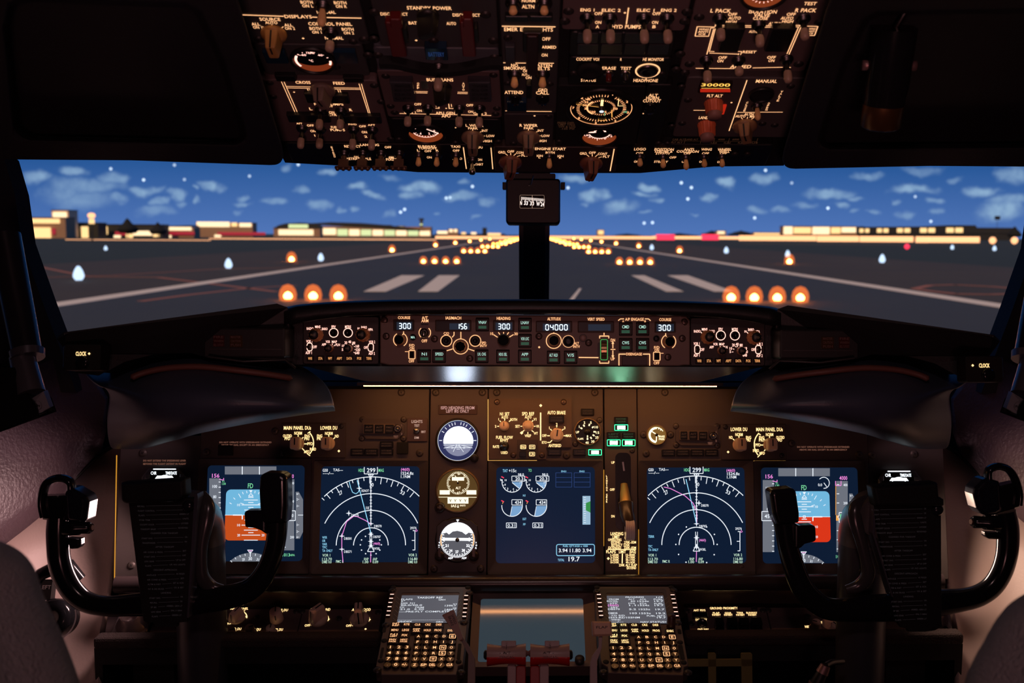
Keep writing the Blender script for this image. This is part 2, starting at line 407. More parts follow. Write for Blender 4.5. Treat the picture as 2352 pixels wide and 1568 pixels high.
E_BLU = glow('taxiway_lamp', (.56, .74, 1), 1.5)
E_APR = glow('apron_lamp', (1, .46, .21), 1.9)
b = MB(); b.box(-900, 2.6, 900, 5000, GZ - .5, GZ); struct('ground', b, M_GRS)
b = MB(); b.box(-26, 2.7, 27, 1500, GZ, GZ + .02); struct('runway_surface', b, M_ASP)
for i, (x0, x1) in enumerate(((-60, -26), (27, 62))):
    b = MB(); b.box(x0, 2.7, x1, 1500, GZ, GZ + .012); struct('shoulder_surface_%d' % (i + 1), b, M_BRN)
for nm, x in (('port', -26.2), ('starboard', 27.0)):
    b = MB(); b.box(x - .8, 6, x + .8, 1400, GZ + .02, GZ + .035)
    solid('runway_edge_marking', b, M_WPT, 'white painted runway edge line beyond the %s-side window' % ('left' if nm == 'port' else 'right'), 'road marking')
def quad_mark(pts, label, m=M_WPT):
    b = MB(); v = [onZ(x, y, GZ + .035) for x, y in pts]; lo = [V3((p.x, p.y, GZ + .02)) for p in v]
    b.hexa(lo, v); return solid('touchdown_marking', b, m, label, 'road marking')
quad_mark([(835, 669), (887, 669), (975, 632), (922, 632)], 'broad white runway bar, outer one beyond the captain windshield')
quad_mark([(960, 669), (1006, 669), (1056, 632), (1008, 632)], 'broad white runway bar between the outer bar and windshield centre post')
quad_mark([(1530, 669), (1570, 669), (1480, 632), (1450, 632)], 'broad white runway bar just beyond the centre post, first officer side')
quad_mark([(1640, 669), (1685, 669), (1580, 632), (1533, 632)], 'broad white runway bar, outer one beyond the first officer windshield')
quad_mark([(1308, 688), (1318, 688), (1336, 662), (1330, 662)], 'short thin white runway dash close to the centre post')
for i, (pts, lab) in enumerate((([(80, 1000), (900, 975), (1750, 925), (2352, 915)], 'orange taxiway line curving past the blue light nearest the pillar'), ([(300, 905), (700, 985), (1250, 990), (2200, 1105)], 'faint orange line crossing the dark shoulder outside'),
        ([(1120, 1180), (1500, 1130), (2000, 1075), (2352, 1055)], 'faint orange taxiway line beside the captain-side edge line'))):
    v = [onZ(x / 3.459, 350 + y / 3.459, GZ + .03) for x, y in pts]; b = MB()
    for p, q in zip(v, v[1:]):
        d = (q - p).normalized(); nn = V3((-d.y, d.x, 0)) * .28
        b.hexa([p - nn - V3((0, 0, .012)), q - nn - V3((0, 0, .012)), q + nn - V3((0, 0, .012)), p + nn - V3((0, 0, .012))], [p - nn, q - nn, q + nn, p + nn])
    solid('taxiway_line', b, M_OPT, lab, 'road marking')
b = MB(); lp = [(1340, 1195), (1480, 1165), (1700, 1160), (2000, 1175), (2300, 1200), (2300, 1235), (2000, 1245), (1700, 1240), (1480, 1215)]
v = [onZ(1750 + x / 3.824, 350 + y / 3.824, GZ + .03) for x, y in lp]
for p, q in zip(v, v[1:] + v[:1]):
    d = (q - p).normalized(); nn = V3((-d.y, d.x, 0)) * .35; z = V3((0, 0, .012)); b.hexa([p - nn - z, q - nn - z, q + nn - z, p + nn - z], [p - nn, q - nn, q + nn, p + nn])
solid('taxiway_loop_line', b, M_OPT, 'orange looped taxiway line beyond the right-side window', 'road marking')
# runway lights
def cover_mat():  # glow of the shell that stands in for the orange halo
    if 'amber_cover' in MATS: return MATS['amber_cover']
    m = bpy.data.materials.new('amber_cover'); m.use_nodes = True; t = m.node_tree; t.nodes.clear()  # halo glow, no real cover
    o = t.nodes.new('ShaderNodeOutputMaterial'); a = t.nodes.new('ShaderNodeAddShader'); tr = t.nodes.new('ShaderNodeBsdfTransparent'); e = t.nodes.new('ShaderNodeEmission')
    tr.inputs[0].default_value = (.95, .80, .65, 1); e.inputs[0].default_value = (1, .22, .05, 1); e.inputs[1].default_value = .42
    t.links.new(tr.outputs[0], a.inputs[0]); t.links.new(e.outputs[0], a.inputs[1]); t.links.new(a.outputs[0], o.inputs[0])
    m.cycles.emission_sampling = 'NONE'; MATS['amber_cover'] = m; return m
def lamp_obj(name, r, em, hgt=.1, drop=False):
    root = bpy.data.objects.new(name, None); C.objects.link(root)
    b = MB(); b.lathe(0, 0, [(r * .8, 0), (r * .8, hgt * .5), (r * .6, hgt)], 12); obj('lamp_base', b, M_DST, root)
    b = MB()
    pr = [(r * .75, hgt), (r, hgt + r * .5), (r * .9, hgt + r), (r * .5, hgt + r * 1.5), (0, hgt + r * 1.75)] if not drop else [(r * .6, hgt), (r, hgt + r * .6), (r, hgt + r * 1.1), (r * .75, hgt + r * 1.9), (r * .35, hgt + r * 2.6), (0, hgt + r * 2.8)]
    b.lathe(0, 0, pr, 14); obj('lamp_lens', b, em, root)
    if not drop:
        b = MB(); b.lathe(0, 0, [(r * 1.9, hgt * .3), (r * 2.1, hgt + r), (r * 1.8, hgt + r * 2.4), (r * 1.1, hgt + r * 3.4), (0, hgt + r * 3.8)], 16); obj('lamp_cover', b, cover_mat(), root)  # glowing shell that stands in for the orange halo around the lamp
    return root
proto = None; D = [d * KD for d in (41, 93, 146, 199, 252, 305, 360, 420, 480, 550, 630, 720)]
rown = ['closest to the cockpit', 'second from the cockpit', 'third from the cockpit', 'fourth from the cockpit', 'fifth from the cockpit', 'sixth from the cockpit']
for k, d in enumerate(D):
    for side, xs in (('left', (-15.0, -13.5, -12.0, -10.5)), ('right', (11.6, 13.0, 14.4, 15.8))):
        for j, x in enumerate(xs):
            if k == 0 and side == 'left' and j == 3: continue
            if proto is None: proto = lamp_obj('runway_light', .25, E_LMP); o = proto
            else: o = copy_tree(proto)
            o.location = (x + .3 * (k == 0), d, GZ + .02); s_ = 1 if k < 2 else 1 + .12 * k; o.scale = (s_, s_, s_ * .9)
            o['category'] = 'runway light'
            if k < 6:
                o['label'] = 'amber runway light, %s of four in the %s-side bar %s' % (('outermost', 'second outermost', 'second innermost', 'innermost')[j if side == 'left' else 3 - j], side, rown[k])
                o['group'] = 'touchdown lights in bar %d on the %s' % (k + 1, side)
            else:
                o['label'] = 'tiny amber runway light merging into the far %s-side row' % side; o['group'] = 'far amber lights on the %s' % side
pe = lamp_obj('runway_edge_light', .34, E_LMP2); first = True
for side, L in (('left', ((-33.8, 96), (-31, 150), (-31, 216), (-31, 270), (-31, 330), (-31, 400), (-31, 480), (-31, 570), (-31, 680))), ('right', ((36, 96), (33.2, 156), (33, 216), (33, 276), (33, 336), (33, 400), (33, 480), (33, 570), (33, 680)))):
    for k, (x, d) in enumerate(L):
        o = pe if first else copy_tree(pe); first = False
        o.location = (x, d * KD, GZ + .02); s_ = 1 + .1 * k; o.scale = (s_, s_, s_); o['category'] = 'runway light'
        o['label'] = ('amber edge light beside the %s-side white line, %s from the cockpit' % (side, ('first', 'second', 'third', 'fourth')[k])) if k < 4 else 'amber edge light far down the %s-side white line' % side
        o['group'] = ('near edge lights on the %s' if k < 4 else 'far edge lights on the %s') % side
pb = None
for (x, y, r, lab) in ((181, 645, .42, 'bluish white taxiway light closest to the captain-side pillar'), (525, 617, .40, 'bluish white taxiway light above the white line, captain side'), (737, 600, .40, 'bluish white taxiway light between two amber edge lights'),
        (243, 575, .35, 'small dim white light below the terminal lamp'), (1497, 574, .5, 'bluish white light beside the third amber edge light, first officer side'), (1668, 582, .5, 'second small bluish white light along the first officer side'),
        (1809, 591, .45, 'bluish white light just above a large amber edge light'), (2026, 604, .45, 'large lone bluish white light below the arcade building'), (2187, 573, .5, 'tiny bluish light under the round arcade lamps'), (2284, 576, .5, 'tiny bluish light beside the round lamps')):
    if pb is None: pb = lamp_obj('taxiway_light', 1, E_BLU, .15, True); o = pb
    else: o = copy_tree(pb)
    o.location = onZ(x, y, GZ + .02); o.scale = (r, r, r); tagp(o, lab, 'taxiway light')
b = MB(); b.lathe(0, 0, [(.3, 0), (.8, .5), (.8, 1.1), (.3, 1.6), (0, 1.7)], 12); o = solid('red_marker_light', b, E_RED, 'small round red light on the field below the arcade', 'marker light'); o.location = onZ(2083, 572, GZ)
# apron light bands on the horizon
def band(name, x0, x1, y0, y1, Y, m, label, cat='apron lights', dep=3, gaps=()):
    Y *= 1.9; b = MB(); xs = [x0] + [g for q in gaps for g in q] + [x1]
    for i in range(0, len(xs), 2):
        p = onY(xs[i], y0, Y); q = onY(xs[i + 1], y1, Y)
        b.box(p.x, Y, q.x, Y + dep, q.z, p.z, 0)
    return solid(name, b, m, label, cat)
def base_of(o): pass
band('apron_light_band', 150, 480, 549.5, 556, 280, E_APR, 'warm orange apron light band under the low buildings, captain side')
band('apron_light_band', 480, 1000, 547, 552, 350, E_APR, 'thin orange apron light band in front of the domed terminal')
band('apron_light_band', 1000, 1220, 542, 549.5, 450, E_APR, 'pale apron light band running up to the centre post')
band('apron_light_band', 1235, 1500, 541.5, 549, 460, E_APR, 'pale apron light band starting beyond the centre post')
band('apron_light_band', 1500, 1710, 542, 549.5, 460, E_APR, 'apron light band interrupted by two red glows')
rb = lambda x0, x1, lab: band('red_apron_light', x0, x1, 538, 551, 440, E_RED, lab, 'apron lights')
rb(1508, 1550, 'red glowing light strip on the horizon, closer to the centre post'); rb(1613, 1651, 'red glowing light strip on the horizon, farther from the post')
# terminal buildings
def building(name, x0, x1, ytop, Y, label, wall=M_WAL, roofh=.0, wins=(), ybot=None, dep=14, rpt=None):
    Y *= 4; root = bpy.data.objects.new(name, None); C.objects.link(root)
    p = onY(x0, ytop, Y); q = onY(x1, ytop, Y); zt = (p.z + q.z) / 2
    root.location = ((p.x + q.x) / 2, Y, GZ); tagp(root, label, 'building'); ox = root.location.x
    b = MB(); b.box(p.x - ox, 0, q.x - ox, dep, 0, zt - GZ); obj('wall', b, wall, root)
    b = MB()
    if rpt:
        f = [onY(x, y, Y) for x, y in rpt]; n = len(f)
        vv = [(v.x - ox, -.6, v.z - GZ) for v in f] + [(v.x - ox, dep, v.z - GZ) for v in f]
        b.add(vv, [tuple(range(n)), tuple(range(2 * n - 1, n - 1, -1))] + [(i, (i + 1) % n, n + (i + 1) % n, n + i) for i in range(n)])
    else: b.box(p.x - ox - .3, -.3, q.x - ox + .3, dep + .3, zt - GZ, zt - GZ + .4 + roofh)
    obj('roof', b, M_ROF, root)
    for (a, t, c, d, m) in wins:
        u = onY(a, t, Y); v = onY(c, d, Y); b = MB(); b.box(u.x - ox, -.9, v.x - ox, .0, v.z - GZ, u.z - GZ, .3); obj('lit_window', b, m, root)
    return root
building('terminal_building', 44, 150, 500, 170, 'low dark-roofed building with a long glowing strip window beside the pillar', wins=[(58, 502, 138, 513, E_WRM), (46, 522, 118, 549, E_WRM), (120, 524, 128, 538, E_RDD)])
building('terminal_building', 118, 157, 483, 176, 'pale square tower block rising behind the strip-windowed building', mat('pale_render', (.75, .55, .38), .8), wins=[(122, 487, 154, 502, E_CRM)])
building('terminal_building', 150, 225, 512, 180, 'dark building with glowing yellow shop windows beside the tall lamp', M_ROF, wins=[(133, 528, 168, 542, E_CRM), (187, 520, 204, 548, E_WRM), (165, 540, 176, 550, E_WRM)])
building('terminal_building', 225, 372, 516, 185, 'long dark low building with yellow doorways and a red panel', M_ROF, wins=[(233, 520, 248, 538, E_WRM), (265, 532, 290, 540, E_RDD), (306, 530, 350, 541, E_CRM), (352, 522, 366, 544, E_WRM), (290, 537, 306, 548, E_WRM), (222, 540, 240, 553, E_CRM), (262, 540, 278, 552, E_CRM)])
building('terminal_building', 366, 445, 522, 190, 'low pale-roofed building with a long red band', M_WAL, wins=[(384, 532, 447, 539, E_RDD), (378, 540, 394, 550, E_CRM), (370, 521, 440, 529, E_CRM)], rpt=[(366, 523), (445, 521), (440, 517), (375, 519)])
building('terminal_building', 450, 580, 512, 230, 'cream rooftop terminal with bright upper windows above red bands', M_WAL, wins=[(452, 509, 528, 521, E_CRM), (532, 511, 545, 520, E_WRM), (550, 512, 578, 521, E_CRM), (500, 533, 610, 540, E_RDD), (493, 539, 508, 549, E_CRM)])
building('hangar_building', 628, 735, 522, 260, 'domed hangar with glowing green-white front', M_WAL, wins=[(640, 527, 720, 540, E_CRM), (663, 515, 708, 524, E_YGR)], rpt=[(628, 524), (640, 517), (655, 513), (690, 511), (725, 513), (735, 520), (735, 524)])
building('terminal_building', 725, 990, 520, 280, 'long brightly lit terminal with a low curved roof', M_WAL, wins=[(733, 524, 772, 539, E_CRM)] + [(775 + 27 * i, 526 + i * .6, 799 + 27 * i, 541, (E_YGR, E_CRM)[i % 2]) for i in range(8)], rpt=[(690, 514), (760, 510), (830, 512), (880, 516), (940, 523), (990, 532), (990, 535), (880, 524), (760, 518)])
building('terminal_building', 1000, 1160, 537, 420, 'distant low terminal row beside the windshield centre post', M_ROF, wins=[(1004, 530, 1028, 537, E_CRM), (1060, 533, 1070, 538, E_WRM), (1082, 533, 1094, 538, E_CRM), (1120, 535, 1150, 541, E_WRM)])
building('office_block', 1028, 1052, 526, 400, 'small grey block with two lit bays on the skyline', M_WAL, wins=[(1032, 526, 1040, 533, E_CRM), (1043, 526, 1050, 533, E_CRM)])
building('office_block', 911, 928, 519, 400, 'small greenish lit block behind the curved-roof terminal', M_WAL, wins=[(914, 520, 926, 526, E_YGR)])
building('office_block', 882, 897, 517, 380, 'small cream lit block behind the curved-roof terminal', M_WAL, wins=[(884, 518, 895, 526, E_CRM)])
building('control_tower', 964, 971, 505, 420, 'slim grey control tower standing over the terminal roofs', mat('tower_grey', (.10, .13, .16), .8), dep=5, wins=[(964, 514, 971, 517, E_YGR)], rpt=[(962, 505), (973, 505), (973, 501), (962, 501)])
building('control_tower', 1108, 1118, 523, 600, 'dark stub tower on the skyline beside the centre post', M_ROF, dep=5)
building('office_block', 1371, 1388, 528, 500, 'small lit block alone on the skyline beyond the centre post', M_WAL, wins=[(1374, 529, 1386, 538, E_WRM)])
building('hangar_building', 1645, 1668, 530, 450, 'small white-roofed shed on the skyline', M_PIL, wins=[(1648, 531, 1664, 537, E_CRM)])
building('terminal_building', 1730, 1800, 534, 430, 'distant pale low terminal before the arcade', M_WAL, wins=[(1732, 535, 1796, 539, E_WRM)])
building('terminal_building', 1798, 1985, 520, 300, 'wide glazed terminal with creamy glowing upper storey', M_WAL, wins=[(1800, 520, 1820, 538, E_CRM), (1823, 522, 1862, 536, E_WRM), (1866, 521, 1905, 538, E_CRM), (1909, 522, 1930, 536, E_WRM), (1933, 522, 1975, 534, E_CRM)])
A = []
for i, (cx, w) in enumerate(((1985, 22), (2027, 26), (2075, 30), (2130, 34), (2192, 38))):
    A += [(cx - w / 2, 525 - i * .5, cx - 2, 534, E_WRM), (cx + 2, 525 - i * .5, cx + w / 2, 534, E_WRM)]
building('arcade_building', 1978, 2330, 522, 290, 'long dark arcade with pairs of glowing half-round windows', M_ROF, wins=A, rpt=[(1975, 521), (2120, 520), (2180, 517), (2240, 517), (2245, 524), (2330, 533), (2330, 536), (1975, 536)])
for x0, x1, lab in ((1700, 1875, 'glowing shopfront strip under the wide glazed terminal'), (1880, 1973, 'glowing shopfront strip between terminal and arcade'), (1979, 2098, 'glowing shopfront strip under the first arcade windows'), (2108, 2133, 'short round glowing shopfront under the arcade'), (2136, 2250, 'glowing shopfront strip at the far end of the arcade')):
    band('shopfront_light', x0, x1, 540.5 + (x0 - 1700) * .006, 553 + (x0 - 1700) * .010, 285, E_APR, lab)
for x, lab in ((2280, 'round white floodlight closer to the arcade'), (2330, 'round white floodlight near the window edge')):
    c = onY(x, 552, 560); b = MB(); b.lathe(0, 0, [(0, -1.9), (1.2, -1.5), (1.9, 0), (1.2, 1.5), (0, 1.9)], 16); b.box(-.2, -.2, .2, .2, GZ - c.z, -1.5)
    o = solid('round_floodlight', b, E_APR, lab, 'floodlight'); o.location = c
c = onY(210, 495, 420); root = bpy.data.objects.new('tall_lamp', None); C.objects.link(root); root.location = (c.x, c.y, GZ); tagp(root, 'tall lamp mast with a big round white head above the low buildings', 'lamp mast')
b = MB(); b.lathe(0, 0, [(.35, 0), (.25, c.z - GZ - 1)], 10); obj('mast', b, M_ROF, root)
b = MB(); b.lathe(0, 0, [(0, -1.2), (1.0, -.9), (1.5, 0), (1.2, .8), (0, 1.1)], 16, z=c.z - GZ); obj('lamp_head', b, E_APR, root)
b = MB(); b.box(-.8, -.8, .8, .8, c.z - GZ - 3.2, c.z - GZ - 1.3); obj('lamp_gallery', b, E_WRM, root)
c = onY(2291, 500, 560); root = bpy.data.objects.new('field_mast', None); C.objects.link(root); root.location = (c.x, c.y, GZ); tagp(root, 'thin mast with a dark square box head against the clouds', 'mast')
b = MB(); b.lathe(0, 0, [(.12, 0), (.1, c.z - GZ)], 8); obj('mast', b, M_ROF, root)
b = MB(); b.box(-1.1, -1, 1.1, 1, c.z - GZ - 1, c.z - GZ + .9); obj('mast_head', b, M_DRK, root)
def tree(x, yt, Y, w, label):
    Y *= 4; w *= 2.4
    c = onY(x, yt, Y); root = bpy.data.objects.new('conifer_tree', None); C.objects.link(root); root.location = (c.x, Y, GZ); tagp(root, label, 'tree')
    h = c.z - GZ; b = MB(); b.lathe(0, 0, [(.3, 0), (.25, h * .4)], 8); obj('trunk', b, M_ROF, root)
    b = MB(); rnd = random.Random(int(x))
    pr = [(w * .7, h * .25), (w, h * .4)] + [(w * (1 - t) * (.85 + .3 * rnd.random()), h * (.4 + .6 * t)) for t in (.2, .4, .6, .8, .93)] + [(0, h)]
    b.lathe(0, 0, pr, 11, .12, 5); obj('crown', b, mat('tree_dark', (.010, .014, .012), .9), root)
tree(292, 500, 175, 2.8, 'dark pointed tree behind the long low building'); tree(362, 509, 175, 2.3, 'dark tree at the end of the long low building'); tree(2331, 519, 270, 3.2, 'dark round tree between arcade and floodlight')
for x, y, w, lab in ((1560, 535, 14, 'low dark tree clump before the two red glows'), (1635, 529, 9, 'dark tree clump behind the farther red glow'), (1702, 529, 12, 'dark tree clump beside the white-roofed shed'), (1440, 536, 12, 'low dark tree clump on the skyline beyond the centre post')):
    tree(x, y, 470, w, lab)

# ------------------------------------------------------------------ cockpit shell
M_LIN = mat('lining_vinyl', (.018, .017, .020), .55, bump=(260, .35, .0012))
M_SHL = mat('shell_dark', (.012, .012, .014), .8)
M_SWU = mat('sidewall_upper_vinyl', (.090, .058, .070), .42, bump=(170, .6, .0022))
M_SWL = mat('sidewall_lower_paint', (.52, .40, .36), .45, bump=(230, .35, .0010))
M_CRP = mat('brown_carpet', (.045, .03, .028), .95, bump=(500, 1, .004))
b = MB(); b.box(-1.25, -1.6, 1.25, 2.6, -.04, 0); struct('floor', b, M_CRP)
b = MB(); b.box(-1.25, -1.64, 1.25, -1.6, 0, 2.15); struct('wall_back', b, M_SHL)
b = MB(); b.box(-1.25, -1.6, 1.25, 1.5, 2.1, 2.14)
p = [(-1.25, 1.5, 2.1), (1.25, 1.5, 2.1), (1.25, 2.16, 1.53), (-1.25, 2.16, 1.53)]
b.hexa([(x, y, z + .04) for x, y, z in p], p); struct('ceiling', b, M_SHL)
# side walls: solid hull outside the lining
for s_, nm in ((-1, 'left'), (1, 'right')):
    b = MB(); x0, x1 = sorted((s_ * 1.21, s_ * 1.25)); b.box(x0, -1.6, x1, 1.6, 0, 2.1); struct('wall_' + nm, b, M_SHL)
# front bulkhead below the windscreen
b = MB(); b.box(-1.25, 2.5, 1.25, 2.54, 0, P(1226, 800, 1.67).z); struct('wall_front', b, M_SHL)
zt = P(1226, 800, 1.67).z; b = MB(); b.box(-1.22, 1.955, 1.22, 1.975, 0, zt); struct('wall_panel_bulkhead', b, M_SHL)
b = MB(); b.box(-1.22, 1.90, 1.22, 2.56, zt - .02, zt); struct('trim_window_deck', b, M_SHL)
for s_, nm in ((-1, 'left'), (1, 'right')):
    b = MB(); x0, x1 = sorted((s_ * 1.21, s_ * 1.25)); b.box(x0, 1.6, x1, 2.56, 0, zt); struct('wall_%s_nose' % nm, b, M_SHL)
# windscreen panes: thin clear glass, lightly reflective
def glass_mat():
    m = bpy.data.materials.new('windscreen_glass'); m.use_nodes = True; t = m.node_tree; t.nodes.clear()
    o = t.nodes.new('ShaderNodeOutputMaterial'); mx = t.nodes.new('ShaderNodeMixShader'); tr = t.nodes.new('ShaderNodeBsdfTransparent'); g = t.nodes.new('ShaderNodeBsdfGlossy'); f = t.nodes.new('ShaderNodeFresnel')
    f.inputs['IOR'].default_value = 1.25; g.inputs['Roughness'].default_value = .02; tr.inputs[0].default_value = (.97, .98, .98, 1)
    t.links.new(f.outputs[0], mx.inputs[0]); t.links.new(tr.outputs[0], mx.inputs[1]); t.links.new(g.outputs[0], mx.inputs[2]); t.links.new(mx.outputs[0], o.inputs[0]); return m
M_WIN = glass_mat()
for k, s_ in enumerate((-1, 1)):
    b = MB(); t1 = P(1226, 372, 1.52); b1 = P(1226, 760, 1.66); t2 = P(-40, 340, 1.18); b2 = P(60, 860, 1.22)
    q = [(.02, b1.y, b1.z), (-b2.x, b2.y, b2.z), (-t2.x, t2.y, t2.z), (.02, t1.y, t1.z)]
    q = [(s_ * x, y, z) for x, y, z in q]
    b.add(q, [(0, 1, 2, 3)])
    struct('window_%d' % (k + 1), b, M_WIN)
# window pillars between the windscreen and the side window
for s_, nm in ((-1, 'left'), (1, 'right')):
    b = MB()
    def mir(v): return V3((v.x * -s_, v.y, v.z))
    L = [(-60, 300, 1.12), (10, 365, 1.14), (34, 447, 1.15), (50, 560, 1.16), (100, 700, 1.17), (150, 832, 1.18), (175, 900, 1.18)]
    outer = [(-420, 300, 1.1), (-400, 365, 1.1), (-380, 447, 1.1), (-360, 560, 1.1), (-340, 700, 1.1), (-320, 832, 1.1), (-300, 900, 1.1)]
    A_ = [mir(P(*a)) for a in L]; B_ = [mir(P(*a)) for a in outer]
    for i in range(len(A_) - 1):
        d = V3((0, .05, 0)); b.hexa([A_[i], A_[i + 1], B_[i + 1], B_[i]], [A_[i] + d, A_[i + 1] + d, B_[i + 1] + d, B_[i] + d])
    struct('trim_%d' % (1 if s_ < 0 else 2), b, M_SHL)
# centre post
b = MB(); t = P(1226, 380, 1.45); u = P(1226, 700, 1.55); w = 35 / 1568 * 1.5
def post(b, w0, w1, dy0, dy1):
    b.hexa([(w0, t.y + dy0, t.z), (w1, t.y + dy0, t.z), (w1, t.y + dy1, t.z), (w0, t.y + dy1, t.z)], [(w0, u.y + dy0, u.z - .02), (w1, u.y + dy0, u.z - .02), (w1, u.y + dy1, u.z - .02), (w0, u.y + dy1, u.z - .02)])
post(b, -w * .7, w * .7, -.03, .04); struct('trim_3', b, M_SHL)
for s_ in (-1, 1):
    b = MB(); x0, x1 = sorted((s_ * w * .68, s_ * w)); post(b, x0, x1, -.015, .04)
    c = (t * .45 + u * .55); b.lathe(s_ * w * .84, 0, [(.004, 0), (.004, .003), (0, .003)], 10); n = len(b.v)
    b.v[-0:] = b.v[-0:]
    for i in range(8, len(b.v)): x, y, z = b.v[i]; b.v[i] = (x, c.y - .015 - z, c.z + y)
    struct('trim_%d' % (4 if s_ < 0 else 5), b, mat('post_flange', (.12, .10, .095), .5))
# ceiling side linings (large dark slabs with a sunken field)
OV = PL(1226, 395, 1.0, 155.4)
for s_, nm in ((-1, 'left'), (1, 'right')):
    f = Fr(OV, 300, 200); 
    def mp(x, y, n): u = f.q(x, y, n); w_ = f.w(u[0], u[1], n); return V3((w_.x * -s_, w_.y, w_.z))
    outer = [(645, 372), (652, 360), (648, 335), (600, 175), (550, 10), (500, -130), (-60, -150), (-330, -120), (-300, 366), (15, 366), (300, 368), (620, 379), (638, 378)]
    inner = [(560, 325), (567, 312), (562, 290), (515, 140), (460, 25), (430, 8), (60, -5), (22, 5), (8, 60), (32, 300), (60, 322), (300, 327), (540, 333)]
    A_ = [mp(x, y, .045) for x, y in outer]; A0 = [mp(x, y, -.07) for x, y in outer]; I1 = [mp(x, y, .04) for x, y in inner]; I2 = [mp(x + (280 - x) * .05, y + (160 - y) * .05, .0) for x, y in inner]
    b = MB(); n = len(outer); vv = A0 + A_ + I1 + I2
    ff = [(k * n + i, k * n + (i + 1) % n, (k + 1) * n + (i + 1) % n, (k + 1) * n + i) for k in range(3) for i in range(n)] + [tuple(3 * n + i for i in range(n))]
    b.add(vv, ff); o = struct('ceiling_lining_' + nm, b, M_LIN); bevel(o, .008, 3)
# map light in the right-side lining
pl = PL(2045, 130, .78, 110); f = Fr(pl, 2045, 130)
root = f.thing('map_light', 'black cylindrical map light hanging in the dark ceiling lining', 'reading lamp')
b = MB(); b.lathe(0, 0, [(.026, -.02), (.026, .02), (.024, .03), (.024, .034)], 24)
for i in range(len(b.v)): x, y, z = b.v[i]; b.v[i] = (x, -z * 1.6, y)
obj('lamp_body', b, M_GLS, root)
b = MB(); b.lathe(0, 0, [(.0235, .034), (.023, .05), (.018, .052), (.016, .046), (0, .045)], 32, .02, 16)
for i in range(len(b.v)): x, y, z = b.v[i]; b.v[i] = (x, -z * 1.6, y)
obj('lens_ring', b, mat('bronze_ring', (.25, .12, .05), .3, .8), root)
for s_ in (-1, 1):
    b = MB(); b.lathe(0, 0, [(.006, 0), (.006, .006), (0, .006)], 12)
    for i in range(len(b.v)): x, y, z = b.v[i]; b.v[i] = (s_ * (.025 + z), y - .01, x)
    obj('pivot_knob', b, mat('rose_metal', (.35, .2, .2), .4, .6), root)
b = MB(); b.tube([(0, .02, -.01), (.008, .05, .004), (.014, .085, -.004)], .0035, 8); obj('stalk', b, M_DST, root)
# lower side walls: textured upper shell and pale lower panel, meeting at a curved seam
for s_, nm in ((-1, 'left'), (1, 'right')):
    def mw(x, y, d): v = P(x, y, d); return V3((v.x * -s_, v.y, v.z))
    up = [[(175, 800, 1.22), (60, 850, 1.15), (-60, 900, 1.08), (-250, 900, 1.0)],
          [(200, 860, 1.22), (100, 930, 1.16), (-40, 980, 1.08), (-250, 1000, .99)],
          [(240, 920, 1.22), (160, 990, 1.17), (0, 1080, 1.09), (-250, 1120, .98)],
          [(238, 1000, 1.205), (150, 1075, 1.17), (-10, 1190, 1.09), (-250, 1280, .97)],
          [(232, 1045, 1.19), (120, 1150, 1.155), (-20, 1260, 1.085), (-250, 1420, .965)]]
    b = MB(); b.grid([spline([tuple(mw(*p)) for p in r], 6) for r in up])
    o = struct('wall_%s_upper_lining' % nm, b, M_SWU); md = o.modifiers.new('s', 'SOLIDIFY'); md.thickness = .014; md.offset = 1 if s_ < 0 else -1
    lo = [[(285, 1018, 1.21), (232, 1040, 1.20), (120, 1145, 1.165), (-20, 1255, 1.095), (-250, 1415, .975)],
          [(272, 1180, 1.19), (225, 1200, 1.18), (110, 1260, 1.15), (-30, 1350, 1.08), (-250, 1480, .96)],
          [(262, 1335, 1.16), (215, 1370, 1.15), (100, 1420, 1.12), (-40, 1480, 1.06), (-250, 1600, .95)],
          [(240, 1460, 1.12), (205, 1520, 1.11), (90, 1600, 1.08), (-50, 1680, 1.03), (-250, 1800, .93)],
          [(235, 1800, 1.02), (200, 1850, 1.0), (80, 1900, .98), (-60, 1950, .94), (-250, 2100, .86)]]
    b = MB(); b.grid([spline([tuple(mw(*p)) for p in r], 5) for r in lo])
    o = struct('wall_%s_lower_lining' % nm, b, M_SWL); md = o.modifiers.new('s', 'SOLIDIFY'); md.thickness = .012; md.offset = 1 if s_ < 0 else -1
    sp = spline([tuple(mw(*p)) for p in [(285, 1018, 1.205), (232, 1043, 1.185), (120, 1148, 1.15), (-20, 1258, 1.08), (-250, 1418, .96)]], 6)
    b = MB(); b.tube(sp, .003, 8); struct('trim_seam_' + nm, b, M_BLK)
# ------------------------------------------------------------------ shared switch builders
RI = RM.to_3x3().transposed()
def proj(w):
    c = RI @ (w - CAM); return (PX + FPX * c.x / -c.z, PY - FPX * c.y / -c.z)
def reach(f, x, y, yt):
    "height above the plane whose tip shows at zoomed row yt"
    u = f.q(x, y); T_ = f.view[1] + yt / f.view[2]; lo, hi = 0, .06
    up_ = proj(f.w(u[0], u[1], .02))[1] - proj(f.w(u[0], u[1], 0))[1]
    for _ in range(18):
        m = (lo + hi) / 2
        if (proj(f.w(u[0], u[1], m))[1] < T_) == (up_ > 0): lo = m
        else: hi = m
    return lo
def put(o, f, x, y, n=0, rot=0, s=1):
    u = f.q(x, y, n); o.location = (u[0], u[1], n); o.rotation_euler = (0, 0, rot); o.scale = (s, s, s); return o
SHARE = {}
def shared(key, fn, mats):
    if key not in SHARE:
        b = MB(); fn(b); SHARE[key] = b.mesh(key, mats)
    return SHARE[key]
def part(name, me, parent):
    o = bpy.data.objects.new(name, me); C.objects.link(o); o.parent = parent; return o
